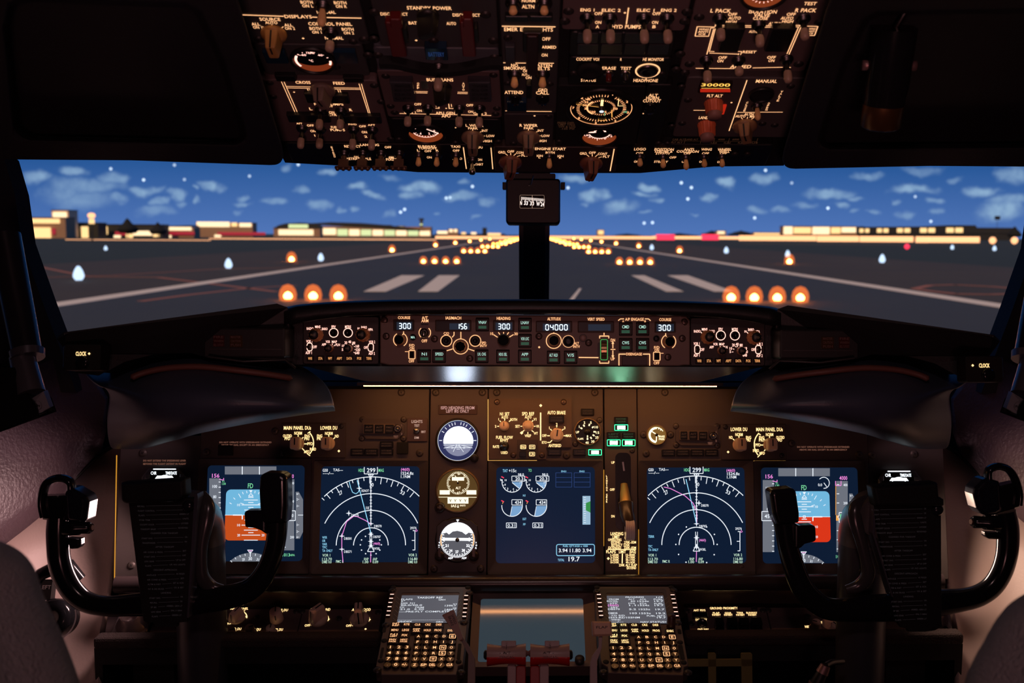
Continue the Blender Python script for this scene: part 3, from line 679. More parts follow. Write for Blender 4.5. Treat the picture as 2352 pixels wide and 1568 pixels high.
def screw(f, root, x, y, r=.0042, n=0, m=None):
    def fn(b):
        b.lathe(0, 0, [(1.25, 0), (1.25, .12), (1.0, .12), (1.0, .35), (.75, .5), (0, .5)], 18)
        b.m = 1; b.box(-.5, -.09, .5, .09, .5, .52); b.box(-.09, -.5, .09, .5, .5, .52)
    me = shared('screw_mesh' + (m.name if m else ''), fn, [m or M_SCW, M_DRK]); o = part('screw', me, root); put(o, f, x, y, n, .5, r); return o
def toggle(f, root, x, y, yt, kind='long', s=1.0, L=None, tilt=(0, 0)):
    L = L or reach(f, x, y, yt)
    g = part('toggle_switch', shared('toggle_collar', lambda b: (b.lathe(0, 0, [(.0078, 0), (.0078, .0022), (.0062, .0022), (.0062, .005), (.005, .0062), (.0036, .0062), (.003, .004), (0, .004)], 24)), M_DST), root)
    put(g, f, x, y, 0, 0, s)
    if kind == 'long': pr = [(.0022, .003), (.0026, L / s * .52), (.0042, L / s * .56), (.0048, L / s * .66), (.0048, L / s * .86), (.004, L / s * .96), (.0022, L / s), (0, L / s)]; mt = [M_DST, M_TIP]
    elif kind == 'bullet': pr = [(.0024, .003), (.0042, L / s * .75), (.0038, L / s * .88), (.0018, L / s), (0, L / s)]; mt = [M_IVR, M_IVR]
    else: pr = [(.0022, .003), (.0026, L * .6), (.0045, L * .7), (.005, L * .85), (.004, L * .97), (0, L)]; mt = [M_STL, M_STL]
    b = MB()
    if kind == 'long': b.lathe(0, 0, pr[:3], 12); b.m = 1; b.lathe(0, 0, pr[2:], 16)
    else: b.lathe(0, 0, pr, 16)
    o = obj('lever', b, mt, g); o.rotation_euler = (tilt[0], tilt[1], 0); return g
def bar_knob(f, root, x, y, yt, ang=0, s=1.0, m=None, L=None, w=.0085, lab=None):
    s *= .92; L = (L or reach(f, x, y, yt)) / s
    b = MB(); b.lathe(0, 0, [(.0155, 0), (.0165, .003), (.0155, .006), (.010, .0085), (0, .0085)], 28)
    o = obj('selector_knob', b, m or M_KNB, root); put(o, f, x, y, 0, ang, s)
    if lab: o['label'] = lab
    b = MB(); w0, w1 = w, w * .72; t0, t1 = .0145, .012
    b.add([(-w0, -t0, .006), (w0, -t0, .006), (w0, t0, .006), (-w0, t0, .006), (-w1, -t1, L), (w1, -t1, L), (w1, t1, L), (-w1, t1, L)], [(0, 1, 5, 4), (1, 2, 6, 5), (2, 3, 7, 6), (3, 0, 4, 7), (4, 5, 6, 7)])
    g = obj('grip', b, m or M_KNB, o); bevel(g, .0022, 3)
    b = MB(); b.box(-.0011, -t1 * .2, .0011, t1 * .92, L, L + .0003); b.add([(-.0011, t1 + .0002, L), (.0011, t1 + .0002, L), (.0011, t0 + .0003, .007), (-.0011, t0 + .0003, .007)], [(0, 1, 2, 3)])
    b.add([(-.0011, -t1 - .0002, L), (.0011, -t1 - .0002, L), (.0011, -t0 - .0003, .007), (-.0011, -t0 - .0003, .007)], [(3, 2, 1, 0)])
    obj('pointer_line', b, M_BLK, o); return o
def flute_knob(f, root, x, y, r, L, m=None, cap=None, n=0, fl=10, name='rotary_knob', tilt=None):
    b = MB(); b.lathe(0, 0, [(r * 1.06, 0), (r * 1.06, L * .12), (r, L * .14), (r * .94, L * .92), (r * .85, L), (0, L)], 60, .045, fl)
    o = obj(name, b, m or M_KNB, root); put(o, f, x, y, n); return o
def label_set(f, root, T, mt=G_AMB, n=.0005, k=1.12, lines=(), name='lettering', w=4, dots=()):
    b = MB()
    for t in T:
        s, x, y, h = t[:4]; ww = t[4] if len(t) > 4 else None; rot = t[5] if len(t) > 5 else 0
        if rot < -1:
            m_ = len(s)
            for i, ch in enumerate(s): o_ = (i + .5) / m_ - .5; f.T(b, ch, x + (rot + 1.57) * ww * o_, y + ww * o_, ww / m_ * .8, h * .9, n)
        else: f.T(b, s, x, y, h, ww, n, rot, k=k)
    for l in lines: f.Ln(b, *l[:4], l[4] if len(l) > 4 else w, n)
    for x, y, r in dots:
        u = f.q(x, y, n); q = r * f.sc(x, y, n); b.poly([(u[0] - q, u[1]), (u[0], u[1] - q), (u[0] + q, u[1]), (u[0], u[1] + q)], n)
    if b.v: return objs(name, b, mt, root)
def dial_mat():
    return glow('dial_glow_orange', (.62, .10, .022), .35)

# ------------------------------------------------------------------ overhead panel
ZA, ZB, ZC, ZD = (500, 0, 3.92), (840, 0, 3.92), (1130, 0, 3.92), (1500, 0, 3.92)
def module(cx, cy, view, label, x0, y0, x1, y1, m=None, cat='overhead panel', screws=True, name='overhead_panel', depth=.012, pl=OV):
    f = Fr(pl, view[0] + cx / view[2], view[1] + cy / view[2], view)
    root = f.thing(name, label, cat, None); b = MB(); f.bx(b, x0, y0, x1, y1, -depth, 0, .004, .0012, 0); obj('faceplate', b, m or M_OVH, root)
    return f, root
# backing structure of the overhead
f = Fr(OV, 1226, 200, (0, 0, 1)); b = MB()
pts = [f.q(x, y, -.014) for x, y in ((655, 372), (800, 380), (960, 394), (1226, 396), (1470, 396), (1640, 381), (1800, 379), (2150, -300), (300, -300))]
b.prism(pts[::-1] if False else pts, -.06, -.013); b.v = [tuple(f.w(*p)) for p in b.v]; struct('ceiling_overhead_frame', b, M_DRK)

def anun(f, root, x0, y0, x1, y1, z=.008, txt=None, m=None, name='annunciator', tm=None):
    b = MB(); f.bx(b, x0, y0, x1, y1, -.002, z, .001, .0008, z); o = obj(name, b, m or M_CAP, root)
    if txt:
        b = MB(); hh = (y1 - y0) / (len(txt) + .6)
        for i, t in enumerate(txt): f.T(b, t, (x0 + x1) / 2, y0 + hh * (i + .8), hh * .55, (x1 - x0) * .72, z + .0003)
        obj('caption', b, tm or G_DRK, o)
    return o
def gauge(f, root, x, y, r, face, ringm=M_BLK, name='gauge', glass=False, z=.003, ry=None):
    u = f.q(x, y); q = r * f.sc(x, y)
    b = MB(); b.lathe(0, 0, [(q * 1.16, 0), (q * 1.16, z), (q * 1.02, z + .002), (q, z * .5), (q * .98, .0006)], 48)
    o = obj(name, b, ringm, root); o.location = (u[0], u[1], 0)
    b = MB(); b.disc(0, 0, q, .0008, 48); d = obj('dial', b, face, o); return o, q
# --- displays / control panel
f, r = module(850, 200, ZA, 'dark overhead panel headed DISPLAYS with one bar knob and two toggles', 120, -260, 1290, 392, mat('overhead_neutral', (.055, .052, .055), .6))
label_set(f, r, [('BOTH', 800, 20, 26, 110), ('ON L', 810, 53, 26, 98), ('BOTH', 1102, 25, 26, 112), ('ON R', 1112, 58, 26, 98), ('NORMAL', 977, 110, 26, 168), ('DISPLAYS', 724, 150, 28, 246), ('SOURCE', 470, 174, 27, 186), ('AUTO', 482, 204, 24, 110),
    ('ALL', 342, 217, 24, 76), ('ON 1', 358, 246, 24, 78), ('ALL', 636, 226, 24, 76), ('ON 2', 650, 256, 24, 88), ('CONTROL PANEL', 1012, 216, 28, 392), ('BOTH', 880, 257, 26, 106), ('ON 1', 892, 290, 24, 84), ('BOTH', 1170, 264, 26, 106), ('ON 2', 1180, 297, 24, 92), ('NORMAL', 1048, 343, 26, 164)],
    lines=[(158, 132, 594, 147, 12), (850, 154, 896, 156, 12), (982, 158, 1294, 164, 12), (486, 218, 500, 250, 6), (400, 238, 436, 256, 6), (592, 240, 552, 270, 8)], dots=[(770, 346, 13)])
bar_knob(f, r, 508, 290, 480, 0, 1.0, mat('amber_knob', (.50, .26, .07), .45))
toggle(f, r, 948, 45, 235, 'bullet', 1.2); toggle(f, r, 1020, 280, 462, 'long', 1.1)
for x, y in ((250, 320), (370, 350), (1220, 375)): screw(f, r, x, y)
# --- fuel temperature strip
f, r = module(860, 530, ZA, 'overhead strip with an oval orange-lit fuel temperature dial', 380, 400, 1335, 680, mat('overhead_neutral', (0, 0, 0)))
g, q = gauge(f, r, 860, 540, 178, glow('dial_deep_orange', (.30, .045, .012), .6))
b = MB(); 
for a in range(200, 341, 20): b.line((q * .78 * math.cos(R(a + 180)), q * .78 * math.sin(R(a + 180))), (q * .92 * math.cos(R(a + 180)), q * .92 * math.sin(R(a + 180))), q * .05, .0012)
b.arc(0, 0, q * .86, 150, 215, q * .12, .0012); b.arc(0, 0, q * .86, -25, 0, q * .12, .0012); b.text('TEMP', 0, q * .72, q * .5, q * .22, .0012); b.text('-40', -q * .42, q * .5, q * .34, q * .16, .0012); b.text('40', q * .45, q * .5, q * .24, q * .16, .0012); b.text('°C', -q * .1, 0, q * .2, q * .18, .0012)
b.m = 1; b.poly(circ(0, q * .22, q * .95, 36, q * .66), .0010); obj('dial_marking', b, [G_PNK, M_CAP], g)
M_BLU = mat('blue_glass', (.01, .03, .06), .08)
for x0, x1 in ((420, 620), (1050, 1250)): anun(f, r, x0, 470, x1, 575, .006, None, M_BLU)
for x, y in ((315, 470), (1060, 600), (1318, 355), (1410, 355), (1355, 495), (1445, 495)): screw(f, r, x, y, .005)
# --- fuel panel
f, r = module(900, 1000, ZA, 'reddish-lit fuel panel with CROSS FEED knob and six toggles', 420, 722, 1500, 1275, mat('overhead_rosy', (.15, .10, .10), .6, bump=(900, .25, .0006)))
dl = []
for a in ((574, 736, 706, 1034), (598, 738, 722, 1022), (1272, 754, 1366, 1046), (1294, 756, 1380, 1050), (616, 778, 840, 782), (626, 792, 846, 796), (1046, 790, 1290, 794), (1050, 802, 1292, 806), (806, 800, 836, 852), (824, 800, 852, 852), (1082, 808, 1100, 858), (1100, 808, 1120, 860), (716, 1012, 904, 1018), (712, 1024, 884, 1028), (884, 1022, 896, 1040), (1166, 1022, 1356, 1028), (1182, 1034, 1360, 1040), (1166, 1024, 1176, 1046)): dl.append((*a, 6))
label_set(f, r, [('CROSS', 768, 742, 24, 134), ('FEED', 1092, 750, 24, 104), ('FUEL PUMPS', 1000, 938, 20, 262), ('OFF', 1006, 956, 20, 62), ('ON', 1026, 1012, 20, 48), ('CTR', 1034, 1034, 20, 74), ('L', 838, 980, 22, 26), ('R', 1198, 990, 22, 26), ('OFF', 834, 1130, 18, 62), ('ON', 858, 1180, 20, 48), ('1', 874, 1220, 18), ('OFF', 1304, 1138, 18, 62), ('ON', 1320, 1190, 20, 48), ('2', 1333, 1230, 18), ('FUEL', 1050, 1145, 18, 60), ('PUMPS', 1080, 1170, 20, 130), ('AFT', 735, 1112, 14, 54), ('FWD', 1214, 1120, 14, 74), ('AFT', 1384, 1126, 14, 66)], lines=dl, dots=[(688, 830, 10)])
bar_knob(f, r, 946, 800, 950, .25, 1.05, mat('overhead_knob_dim', (.22, .15, .12), .5))
for x, y, yt in ((926, 985, 1165), (1112, 990, 1165), (760, 1146, 1335), (926, 1158, 1335), (1224, 1160, 1345), (1394, 1162, 1350)): toggle(f, r, x, y, yt)
for x0, y0, x1, y1 in ((630, 1040, 1010, 1105), (1130, 1050, 1470, 1115), (790, 850, 910, 930), (1010, 865, 1180, 935), (520, 685, 700, 735), (1130, 705, 1310, 745)): anun(f, r, x0, y0, x1, y1, .006)
for x, y in ((468, 745), (1408, 770), (500, 870), (1470, 915)): screw(f, r, x, y)
# --- landing / exterior light strip
f, r = module(1300, 1380, ZA, 'bottom overhead strip lettered LANDING with four ganged hanging light switches', 640, 1290, 1560, 1475, M_BLK)
label_set(f, r, [('EXTEND', 1040, 1368, 18, 100, -1.25), ('RETRACT', 1213, 1318, 20, 146), ('LANDING', 1368, 1304, 20, 168), ('OFF', 1533, 1326, 18, 60), ('ON', 1246, 1414, 18, 40), ('RETRACTABLE', 1270, 1430, 20, 220), ('ON', 1560, 1418, 18, 40)], mt=G_AMB)
for x, y in ((1140, 1375), (1308, 1375), (1472, 1375), (1636, 1375)):
    L = reach(f, x, y, 1515); g = part('light_switch', shared('toggle_collar', None, None), r); put(g, f, x, y)
    b = MB(); b.lathe(0, 0, [(.0042, .002), (.0038, L * .55)], 12); b.box(-.007, -.005, .007, .005, L * .5, L * .93, .001); b.box(-.0118, -.0045, .0118, .0045, L * .93, L, .003)
    for k in (-1, 0, 1): b.lathe(k * .008, 0, [(.003, L), (.0022, L + .003), (0, L + .003)], 10)
    obj('lever', b, mat('dark_bronze', (.16, .09, .055), .35, .3), g)
# --- standby power panel
f, r = module(600, 230, ZB, 'dark panel lettered STANDBY POWER with two red switch guards', 60, -260, 1180, 425, mat('overhead_neutral', (0, 0, 0)))
label_set(f, r, [('STANDBY POWER', 572, 73, 30, 402), ('DISCONNECT', 256, 127, 26, 246), ('DISCONNECT', 906, 136, 26, 246), ('BAT', 423, 207, 26, 74), ('AUTO', 770, 212, 26, 86)], dots=[(455, 364, 13)])
for x0, x1 in ((205, 340), (860, 978)):
    b = MB(); f.bx(b, x0, 205, x1, 515, .002, .012, .002, .001, .012); f.bx(b, x0 + 15, 175, x1 - 15, 260, .002, .013, .002, .001, .013); obj('switch_guard', b, M_RED, r)
    b = MB(); f.bx(b, x1 + 4, 260, x1 + 34, 390, 0, .010, .001, 0, .01); obj('guard_hinge', b, M_BLK, r)
bar_knob(f, r, 560, 130, 330, -1.1, .85, M_BLK)
for x, y in ((75, 110), (1080, 130), (612, 370), (75, 350), (1150, 365), (1160, 515)): screw(f, r, x, y, .005)
# plain blanking plate with recessed arc
f, r = module(640, 500, ZB, 'plain blue-grey plate below the red guards with a curved lower cut', 90, 432, 1200, 640, mat('blue_grey_plate', (.10, .105, .125), .5))
anun(f, r, 536, 435, 735, 545, .010, ['BATTERY'], M_BLU, tm=glow('dim_blue_caption', (.03, .10, .35), .3)); toggle(f, r, 658, 600, 815, 'long', 1.15)
# --- bus transfer panel
f, r = module(680, 850, ZB, 'reddish-lit panel lettered BUS TRANS over GEN and APU toggles', 150, 640, 1215, 1058, mat('overhead_rosy', (0, 0, 0)))
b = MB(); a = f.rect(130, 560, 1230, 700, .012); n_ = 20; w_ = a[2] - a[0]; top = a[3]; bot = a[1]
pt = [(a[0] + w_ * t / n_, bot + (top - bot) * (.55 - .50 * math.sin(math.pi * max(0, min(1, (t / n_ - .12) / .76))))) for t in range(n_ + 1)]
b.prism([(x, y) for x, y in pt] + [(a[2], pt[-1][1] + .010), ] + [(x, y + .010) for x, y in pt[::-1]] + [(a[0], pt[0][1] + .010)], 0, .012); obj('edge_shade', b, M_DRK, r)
label_set(f, r, [('BUS TRANS', 668, 719, 26, 240), ('OFF', 472, 772, 22, 60, -1.57), ('AUTO', 880, 780, 22, 76, -1.57), ('OFF', 469, 939, 20, 64), ('ON', 482, 997, 20, 46), ('GEN 1', 398, 1012, 20, 104), ('APU GEN', 716, 1018, 22, 172), ('APU', 722, 1046, 22, 80), ('OFF', 936, 948, 20, 64), ('ON', 944, 1006, 20, 46), ('GEN 2', 1030, 1022, 20, 120)],
    lines=[(450, 824, 558, 826, 7), (454, 836, 556, 838, 7), (828, 830, 918, 832, 7), (826, 842, 918, 844, 7), (304, 1022, 1130, 1040, 7), (632, 926, 634, 960, 6), (656, 926, 660, 974, 8), (628, 974, 664, 976, 8), (748, 936, 752, 980, 8), (770, 938, 774, 962, 6), (752, 976, 790, 978, 8)], dots=[(725, 976, 9)])
b = MB(); f.bx(b, 500, 732, 560, 800, 0, .001, 0, 0, .001); obj('reflection_plate', b, M_STL, r)
for x0, x1 in ((232, 435), (928, 1128)):
    anun(f, r, x0, 745, x1, 920, .010, ['TRANSFER', 'BUS OFF', 'SOURCE', 'OFF'], mat('grey_caption', (.05, .05, .06), .25), tm=M_BLK)
bar_knob(f, r, 690, 780, 935, -.95, .82, M_BLK)
for x, y, yt in ((384, 968, 1135), (562, 965, 1130), (844, 970, 1140), (1026, 970, 1145)): toggle(f, r, x, y, yt)
for x, y in ((180, 685), (1150, 675), (225, 955), (1182, 975), (260, 1012), (1170, 1025)): screw(f, r, x, y)
# --- apu gauge strip
f, r = module(560, 1180, ZB, 'narrow dark strip carrying the small orange APU temperature dial', 240, 1072, 1225, 1288, M_BLK)
g, q = gauge(f, r, 542, 1200, 155, glow('dial_orange', (.40, .070, .018), .55))
b = MB(); b.m = 1; b.poly(circ(0, q * .38, q * .96, 36, q * .55), .0012); b.m = 0
for a in range(205, 341, 15): b.line((q * .58 * math.cos(R(a)), q * .58 * math.sin(R(a)) + q * .4), (q * .72 * math.cos(R(a)), q * .72 * math.sin(R(a)) + q * .4), q * .03, .0016)
b.arc(0, q * .4, q * .74, 200, 345, q * .05, .0016)
for t, x, y in (('6', -.55, .62), ('4', -.3, .0), ('2', .2, -.0), ('0', .52, .3)): b.text(t, q * x, q * y + q * .1, q * .1, q * .2, .0018)
b.line((q * .1, q * .6), (q * .75, q * .1), q * .08, .0018); b.text('x100', 0, q * .85, q * .3, q * .12, .0018)
obj('dial_marking', b, [G_PNK, M_CAP], g)
label_set(f, r, [('L WIPER', 980, 1130, 22, 160), ('PARK', 966, 1155, 20, 88), ('INT', 1073, 1177, 20, 54), ('LOW', 1124, 1224, 20, 72), ('HIGH', 1096, 1270, 20, 78)], lines=[(963, 1166, 963, 1192, 7), (1010, 1200, 1042, 1184, 7), (1046, 1224, 1078, 1224, 6), (1046, 1258, 1052, 1262, 6)], dots=[(809, 1150, 9)])
bar_knob(f, r, 964, 1222, 1375, 0, 1.05, mat('overhead_knob', (.26, .16, .10), .45))
for x, y in ((225, 1250), (300, 1255), (808, 1285), (1195, 1275)): screw(f, r, x, y)
# --- bottom strip centre left: runway turnoff / taxi / apu
f, r = module(760, 1400, ZB, 'bottom overhead strip lettered RUNWAY TURNOFF and TAXI with three amber toggles', 60, 1300, 1150, 1530, M_BLK)
label_set(f, r, [('FIXED', 236, 1436, 20, 104), ('ON', 232, 1418, 16, 42), ('OFF', 200, 1326, 18, 60), ('RUNWAY', 550, 1318, 20, 160), ('TURNOFF', 556, 1334, 20, 166), ('L', 474, 1354, 18, 24), ('OFF', 560, 1361, 18, 62), ('R', 644, 1355, 18, 24), ('ON', 572, 1417, 18, 44), ('TAXI', 808, 1320, 20, 84), ('OFF', 814, 1356, 18, 60), ('AUTO', 824, 1428, 18, 88), ('APU', 1026, 1328, 18, 52), ('OFF', 974, 1394, 18, 60), ('ON', 1026, 1438, 18, 44), ('START', 1014, 1480, 18, 88)],
    lines=[(879, 1326, 906, 1520, 9), (1128, 1330, 1144, 1522, 9)])
for x, y, yt, k in ((478, 1390, 1495, 'bullet'), (642, 1390, 1497, 'bullet'), (812, 1392, 1500, 'bullet'), (962, 1430, 1568, 'steel')): toggle(f, r, x, y, yt, k)
# --- centre narrow column
f, r = module(1460, 350, ZB, 'narrow centre panel headed EMER EXIT LIGHTS with a dark hanging switch guard', 1220, -260, 1740, 1020, mat('overhead_neutral', (0, 0, 0)))
label_set(f, r, [('NORM', 1466, 8, 24, 120), ('ALTN', 1462, 60, 32, 112), ('EMER EXIT LIGHTS', 1466, 266, 32, 440), ('OFF', 1624, 351, 28, 78), ('ARMED', 1650, 425, 26, 130), ('ON', 1610, 496, 26, 54), ('NO', 1340, 588, 26, 62), ('SMOKING', 1340, 614, 26, 196), ('FASTEN', 1600, 590, 26, 156), ('BELTS', 1588, 618, 26, 142), ('OFF', 1445, 640, 22, 60), ('AUTO', 1440, 672, 22, 70), ('ON', 1466, 700, 24, 52), ('ATTEND', 1334, 832, 28, 168), ('GRD', 1594, 810, 26, 84), ('CALL', 1592, 836, 28, 118)],
    lines=[(1226, 236, 1708, 242, 14), (1238, 565, 1258, 565, 10), (1348, 567, 1442, 568, 10), (1556, 568, 1694, 570, 10), (1256, 998, 1272, 998, 8), (1448, 1002, 1674, 1004, 9)], dots=[])
for x, y, yt in ((1328, 22, 130), (1608, 22, 130), (1340, 662, 788), (1592, 664, 790)): toggle(f, r, x, y, yt, 'bullet', 1.15)
b = MB(); f.bx(b, 1450, 330, 1552, 680, .002, .012, .002, .001, .012); o = obj('switch_guard', b, mat('dark_red_guard', (.030, .006, .006), .35), r)
b = MB(); f.bx(b, 1415, 300, 1590, 480, 0, .008, .002, .001, .008); obj('guard_base', b, M_BLK, r)
anun(f, r, 1255, 150, 1465, 200, .006); anun(f, r, 1474, 150, 1682, 200, .006); anun(f, r, 1255, 425, 1345, 560, .008, None, mat('grey_caption', (0, 0, 0))); anun(f, r, 1445, 770, 1495, 890, .01); anun(f, r, 1268, 925, 1452, 1003, .008, None, M_BLU)
for x, y in ((1346, 880), (1592, 880)):
    b = MB(); b.lathe(0, 0, [(.0085, 0), (.0085, .004), (.0065, .005), (.0055, .004), (.0055, .009), (0, .009)], 20); put(obj('push_button', b, M_GLS, r), f, x, y)
for x, y in ((1280, 340), (1280, 750), (1655, 755)): screw(f, r, x, y)
# --- right wiper strip
f, r = module(1460, 1180, ZB, 'narrow centre panel lettered R WIPER with one bar knob', 1250, 1028, 1690, 1310, mat('overhead_neutral', (0, 0, 0)))
label_set(f, r, [('R WIPER', 1466, 1129, 24, 162), ('PARK', 1468, 1154, 20, 88), ('INT', 1576, 1176, 20, 54), ('LOW', 1620, 1223, 20, 72), ('HIGH', 1588, 1268, 20, 78)], lines=[(1465, 1166, 1465, 1190, 8), (1512, 1198, 1546, 1184, 8), (1550, 1222, 1580, 1222, 6)], dots=[(1520, 1043, 11)])
bar_knob(f, r, 1466, 1222, 1372, 0, 1.08, mat('overhead_knob', (0, 0, 0)))
for x, y in ((1645, 1048), (1330, 1292), (1740, 1275)): screw(f, r, x, y)
# --- engine start strip
f, r = module(560, 1440, ZC, 'bottom centre overhead strip lettered ENGINE START with two large bar knobs', 20, 1325, 1130, 1550, mat('brown_strip', (.05, .035, .03), .45))
T = [('ENGINE START', 526, 1340, 22, 278), ('BOTH', 524, 1374, 20, 82), ('IGN', 430, 1403, 18, 54), ('L', 428, 1417, 16, 18), ('IGN', 617, 1406, 18, 54), ('R', 614, 1420, 16, 20)]; Ls = [(1100, 1342, 1064, 1540, 10)]
for ox, oy in ((0, 0), (734, 11)):
    T += [('GRD', 88 + ox, 1371 + oy, 20, 64), ('OFF', 169 + ox, 1364 + oy, 20, 62), ('CONT', 262 + ox, 1374 + oy, 20, 84), ('FLT', 296 + ox, 1399 + oy, 20, 60)]
    Ls += [(118 + ox, 1382 + oy, 140 + ox, 1398 + oy, 6), (168 + ox, 1376 + oy, 169 + ox, 1396 + oy, 6), (218 + ox, 1382 + oy, 196 + ox, 1400 + oy, 6), (256 + ox, 1400 + oy, 222 + ox, 1410 + oy, 6)]
label_set(f, r, T, lines=Ls)
mk = mat('reddish_knob', (.22, .085, .05), .4)
bar_knob(f, r, 166, 1445, 1590, -.2, 1.12, mk); bar_knob(f, r, 892, 1455, 1600, -.2, 1.12, mk); toggle(f, r, 516, 1400, 1515, 'bullet')
# --- hydraulic pumps
f, r = module(1200, 170, ZC, 'reddish-lit hydraulic pump panel with four long hanging toggles', 640, -260, 1790, 274, mat('overhead_rosy', (0, 0, 0)))
label_set(f, r, [('ENG 1', 860, 90, 26, 126), ('ELEC 2', 1074, 93, 26, 170), ('OFF', 960, 123, 26, 74), ('ON', 956, 202, 26, 56), ('A', 950, 241, 26, 32), ('HYD PUMPS', 1210, 241, 32, 260), ('ELEC 1', 1384, 93, 26, 158), ('ENG 2', 1592, 93, 26, 142), ('OFF', 1482, 123, 26, 74), ('ON', 1468, 202, 26, 56), ('B', 1460, 241, 26, 30)],
    lines=[(1230, 70, 1210, 218, 11)], dots=[(1197, 116, 13)])
for x, y, yt in ((856, 155, 384), (1062, 158, 384), (1366, 158, 386), (1576, 160, 386)): toggle(f, r, x, y, yt, 'long', 1.08)
for x, y in ((690, 100), (1760, 110), (655, 190), (1735, 190)): screw(f, r, x, y, .005)
f, r = module(1180, 380, ZC, 'black band of unlit square captions under the hydraulic toggles', 700, 292, 1640, 508, M_BLK)
for i in range(4):
    for j in range(2): anun(f, r, 765 + i * 212, 300 + j * 102, 960 + i * 212, 392 + j * 102, .003, None, mat('smoked_caption', (.02, .02, .024), .2))
# --- cockpit voice recorder
f, r = module(1150, 620, ZC, 'dark panel lettered COCKPIT VOICE with ERASE, TEST and headphone jack', 690, 518, 1600, 757, M_BLK)
label_set(f, r, [('COCKPIT VOI', 862, 533, 26, 206), ('R', 1162, 535, 24, 14), ('HE MONITOR', 1454, 535, 26, 190), ('ERASE', 1054, 614, 26, 124), ('TEST', 1206, 615, 26, 96), ('STATUS', 868, 722, 26, 136), ('HEADPHONE', 1384, 725, 26, 220)], lines=[(1392, 674, 1388, 714, 7)])
u = f.q(1402, 635); b = MB(); b.ring(circ(0, 0, .0155, 32), circ(0, 0, .0135, 32), 0, .0006); o = obj('jack_ring', b, G_AMB, r); o.location = (*u, 0)
b = MB(); b.lathe(0, 0, [(.0125, 0), (.0125, .002), (.006, .004), (.004, .001), (0, .001)], 24); o = obj('headphone_jack', b, M_DST, r); o.location = (*u, 0)
for x, m in ((1050, M_RED), (1200, M_BLK)):
    b = MB(); b.lathe(0, 0, [(.006, 0), (.006, .003), (.0035, .003)], 20); b.m = 1; b.lathe(0, 0, [(.0035, .003), (.0035, .012), (0, .013)], 14); o = obj('push_button', b, [M_STL, m], r); put(o, f, x, 655)
u = f.q(880, 630); b = MB(); b.lathe(0, 0, [(.016, 0), (.016, .004), (.009, .006), (.006, .002), (0, .002)], 28); o = obj('status_socket', b, M_DRK, r); o.location = (*u, 0)
for x, y in ((735, 660), (1530, 665), (1400 + 262, 625), (1400 + 338, 655)): screw(f, r, x, y)
# --- cabin pressure dials
f, r = module(980, 1000, ZC, 'black panel with the big orange cabin altitude dial above a small oval dial', 580, 772, 1340, 1320, M_DRK)
g, q = gauge(f, r, 984, 970, 280, mat('dial_black', (.012, .004, .003), .3))
b = MB(); b.arc(0, 0, q * .985, 0, 360, q * .02, .0014, 64)
for a in range(0, 360, 7):
    if 60 < a < 75: continue
    b.line((q * .70 * math.cos(R(a)), q * .70 * math.sin(R(a))), (q * .80 * math.cos(R(a)), q * .80 * math.sin(R(a))), q * .022, .0014)
for a in range(-150, 170, 9): b.line((q * .38 * math.cos(R(a)), q * .38 * math.sin(R(a)) + .05 * q), (q * .46 * math.cos(R(a)), q * .46 * math.sin(R(a)) + .05 * q), q * .018, .0014)
b.arc(0, .05 * q, q * .46, 130, 235, q * .05, .0014)
for k in range(8):
    a = R(90 - 20 - 42 * k); b.text(str(k + 1), q * .90 * math.cos(a), q * .90 * math.sin(a), q * .07, q * .12, .0014)
for t, x, y in (('20', -.24, -.2), ('15', .12, -.2), ('10', .46, .0), ('25', -.48, 0), ('30', -.54, .2), ('35', -.5, .38), ('40', -.44, .55)): b.text(t, q * x, q * y, q * .13, q * .11, .0014)
b.m = 1; b.line((0, .1 * q), (-.82 * q, .28 * q), q * .03, .002); b.line((.34 * q, -.05 * q), (.38 * q, -.5 * q), q * .035, .002); b.path([(-.05 * q, -.62 * q), (-.05 * q, -.70 * q), (.18 * q, -.70 * q), (.18 * q, -.62 * q)], q * .03, .002)
b.m = 2; b.path([(.52 * q, .6 * q), (.52 * q, .2 * q), (.72 * q, .2 * q)], q * .02, .002); b.text('1', 0, .3 * q, q * .08, q * .5, .002); b.text('ft', 0, .3 * q, q * .1, q * .2, .002)
b.m = 3; b.text('CAB', .78 * q, -.16 * q, .12 * q, .1 * q, .002); b.line((.13 * q, -.2 * q), (.13 * q, -.4 * q), q * .02, .002)
obj('dial_marking', b, [glow('dial_amber', (1, .42, .17), 1.7), G_ORG, G_YEL, G_GRN], g)
b = MB(); b.lathe(0, .1 * q, [(q * .10, .001), (q * .09, .008), (0, .008)], 20); b.m = 1; b.disc(0, .1 * q, q * .075, .0082, 16); obj('pointer_hub', b, [M_BLK, G_WHT], g)
g, q = gauge(f, r, 966, 1225, 155, glow('dial_orange', (0, 0, 0)))
b = MB(); b.m = 1; b.poly(circ(0, q * .38, q * .96, 36, q * .55), .0012); b.m = 0; b.arc(0, q * .45, q * .6, 195, 345, q * .06, .0016)
for a in range(200, 345, 12): b.line((q * .6 * math.cos(R(a)), q * .6 * math.sin(R(a)) + q * .45), (q * .72 * math.cos(R(a)), q * .72 * math.sin(R(a)) + q * .45), q * .03, .0016)
for t, x, y in (('UP', -.75, .2), ('.5', -.6, .02), ('1', -.1, -.3), ('2', .35, -.15), ('5', .7, .1)): b.text(t, q * x, q * y, None, q * .16, .0018)
b.poly(circ(-q * .45, q * .55, q * .25, 16, q * .07), .0018); b.arc(0, q * .6, q * .3, 0, 180, q * .12, .0018)
obj('dial_marking', b, [G_PNK, M_CAP], g)
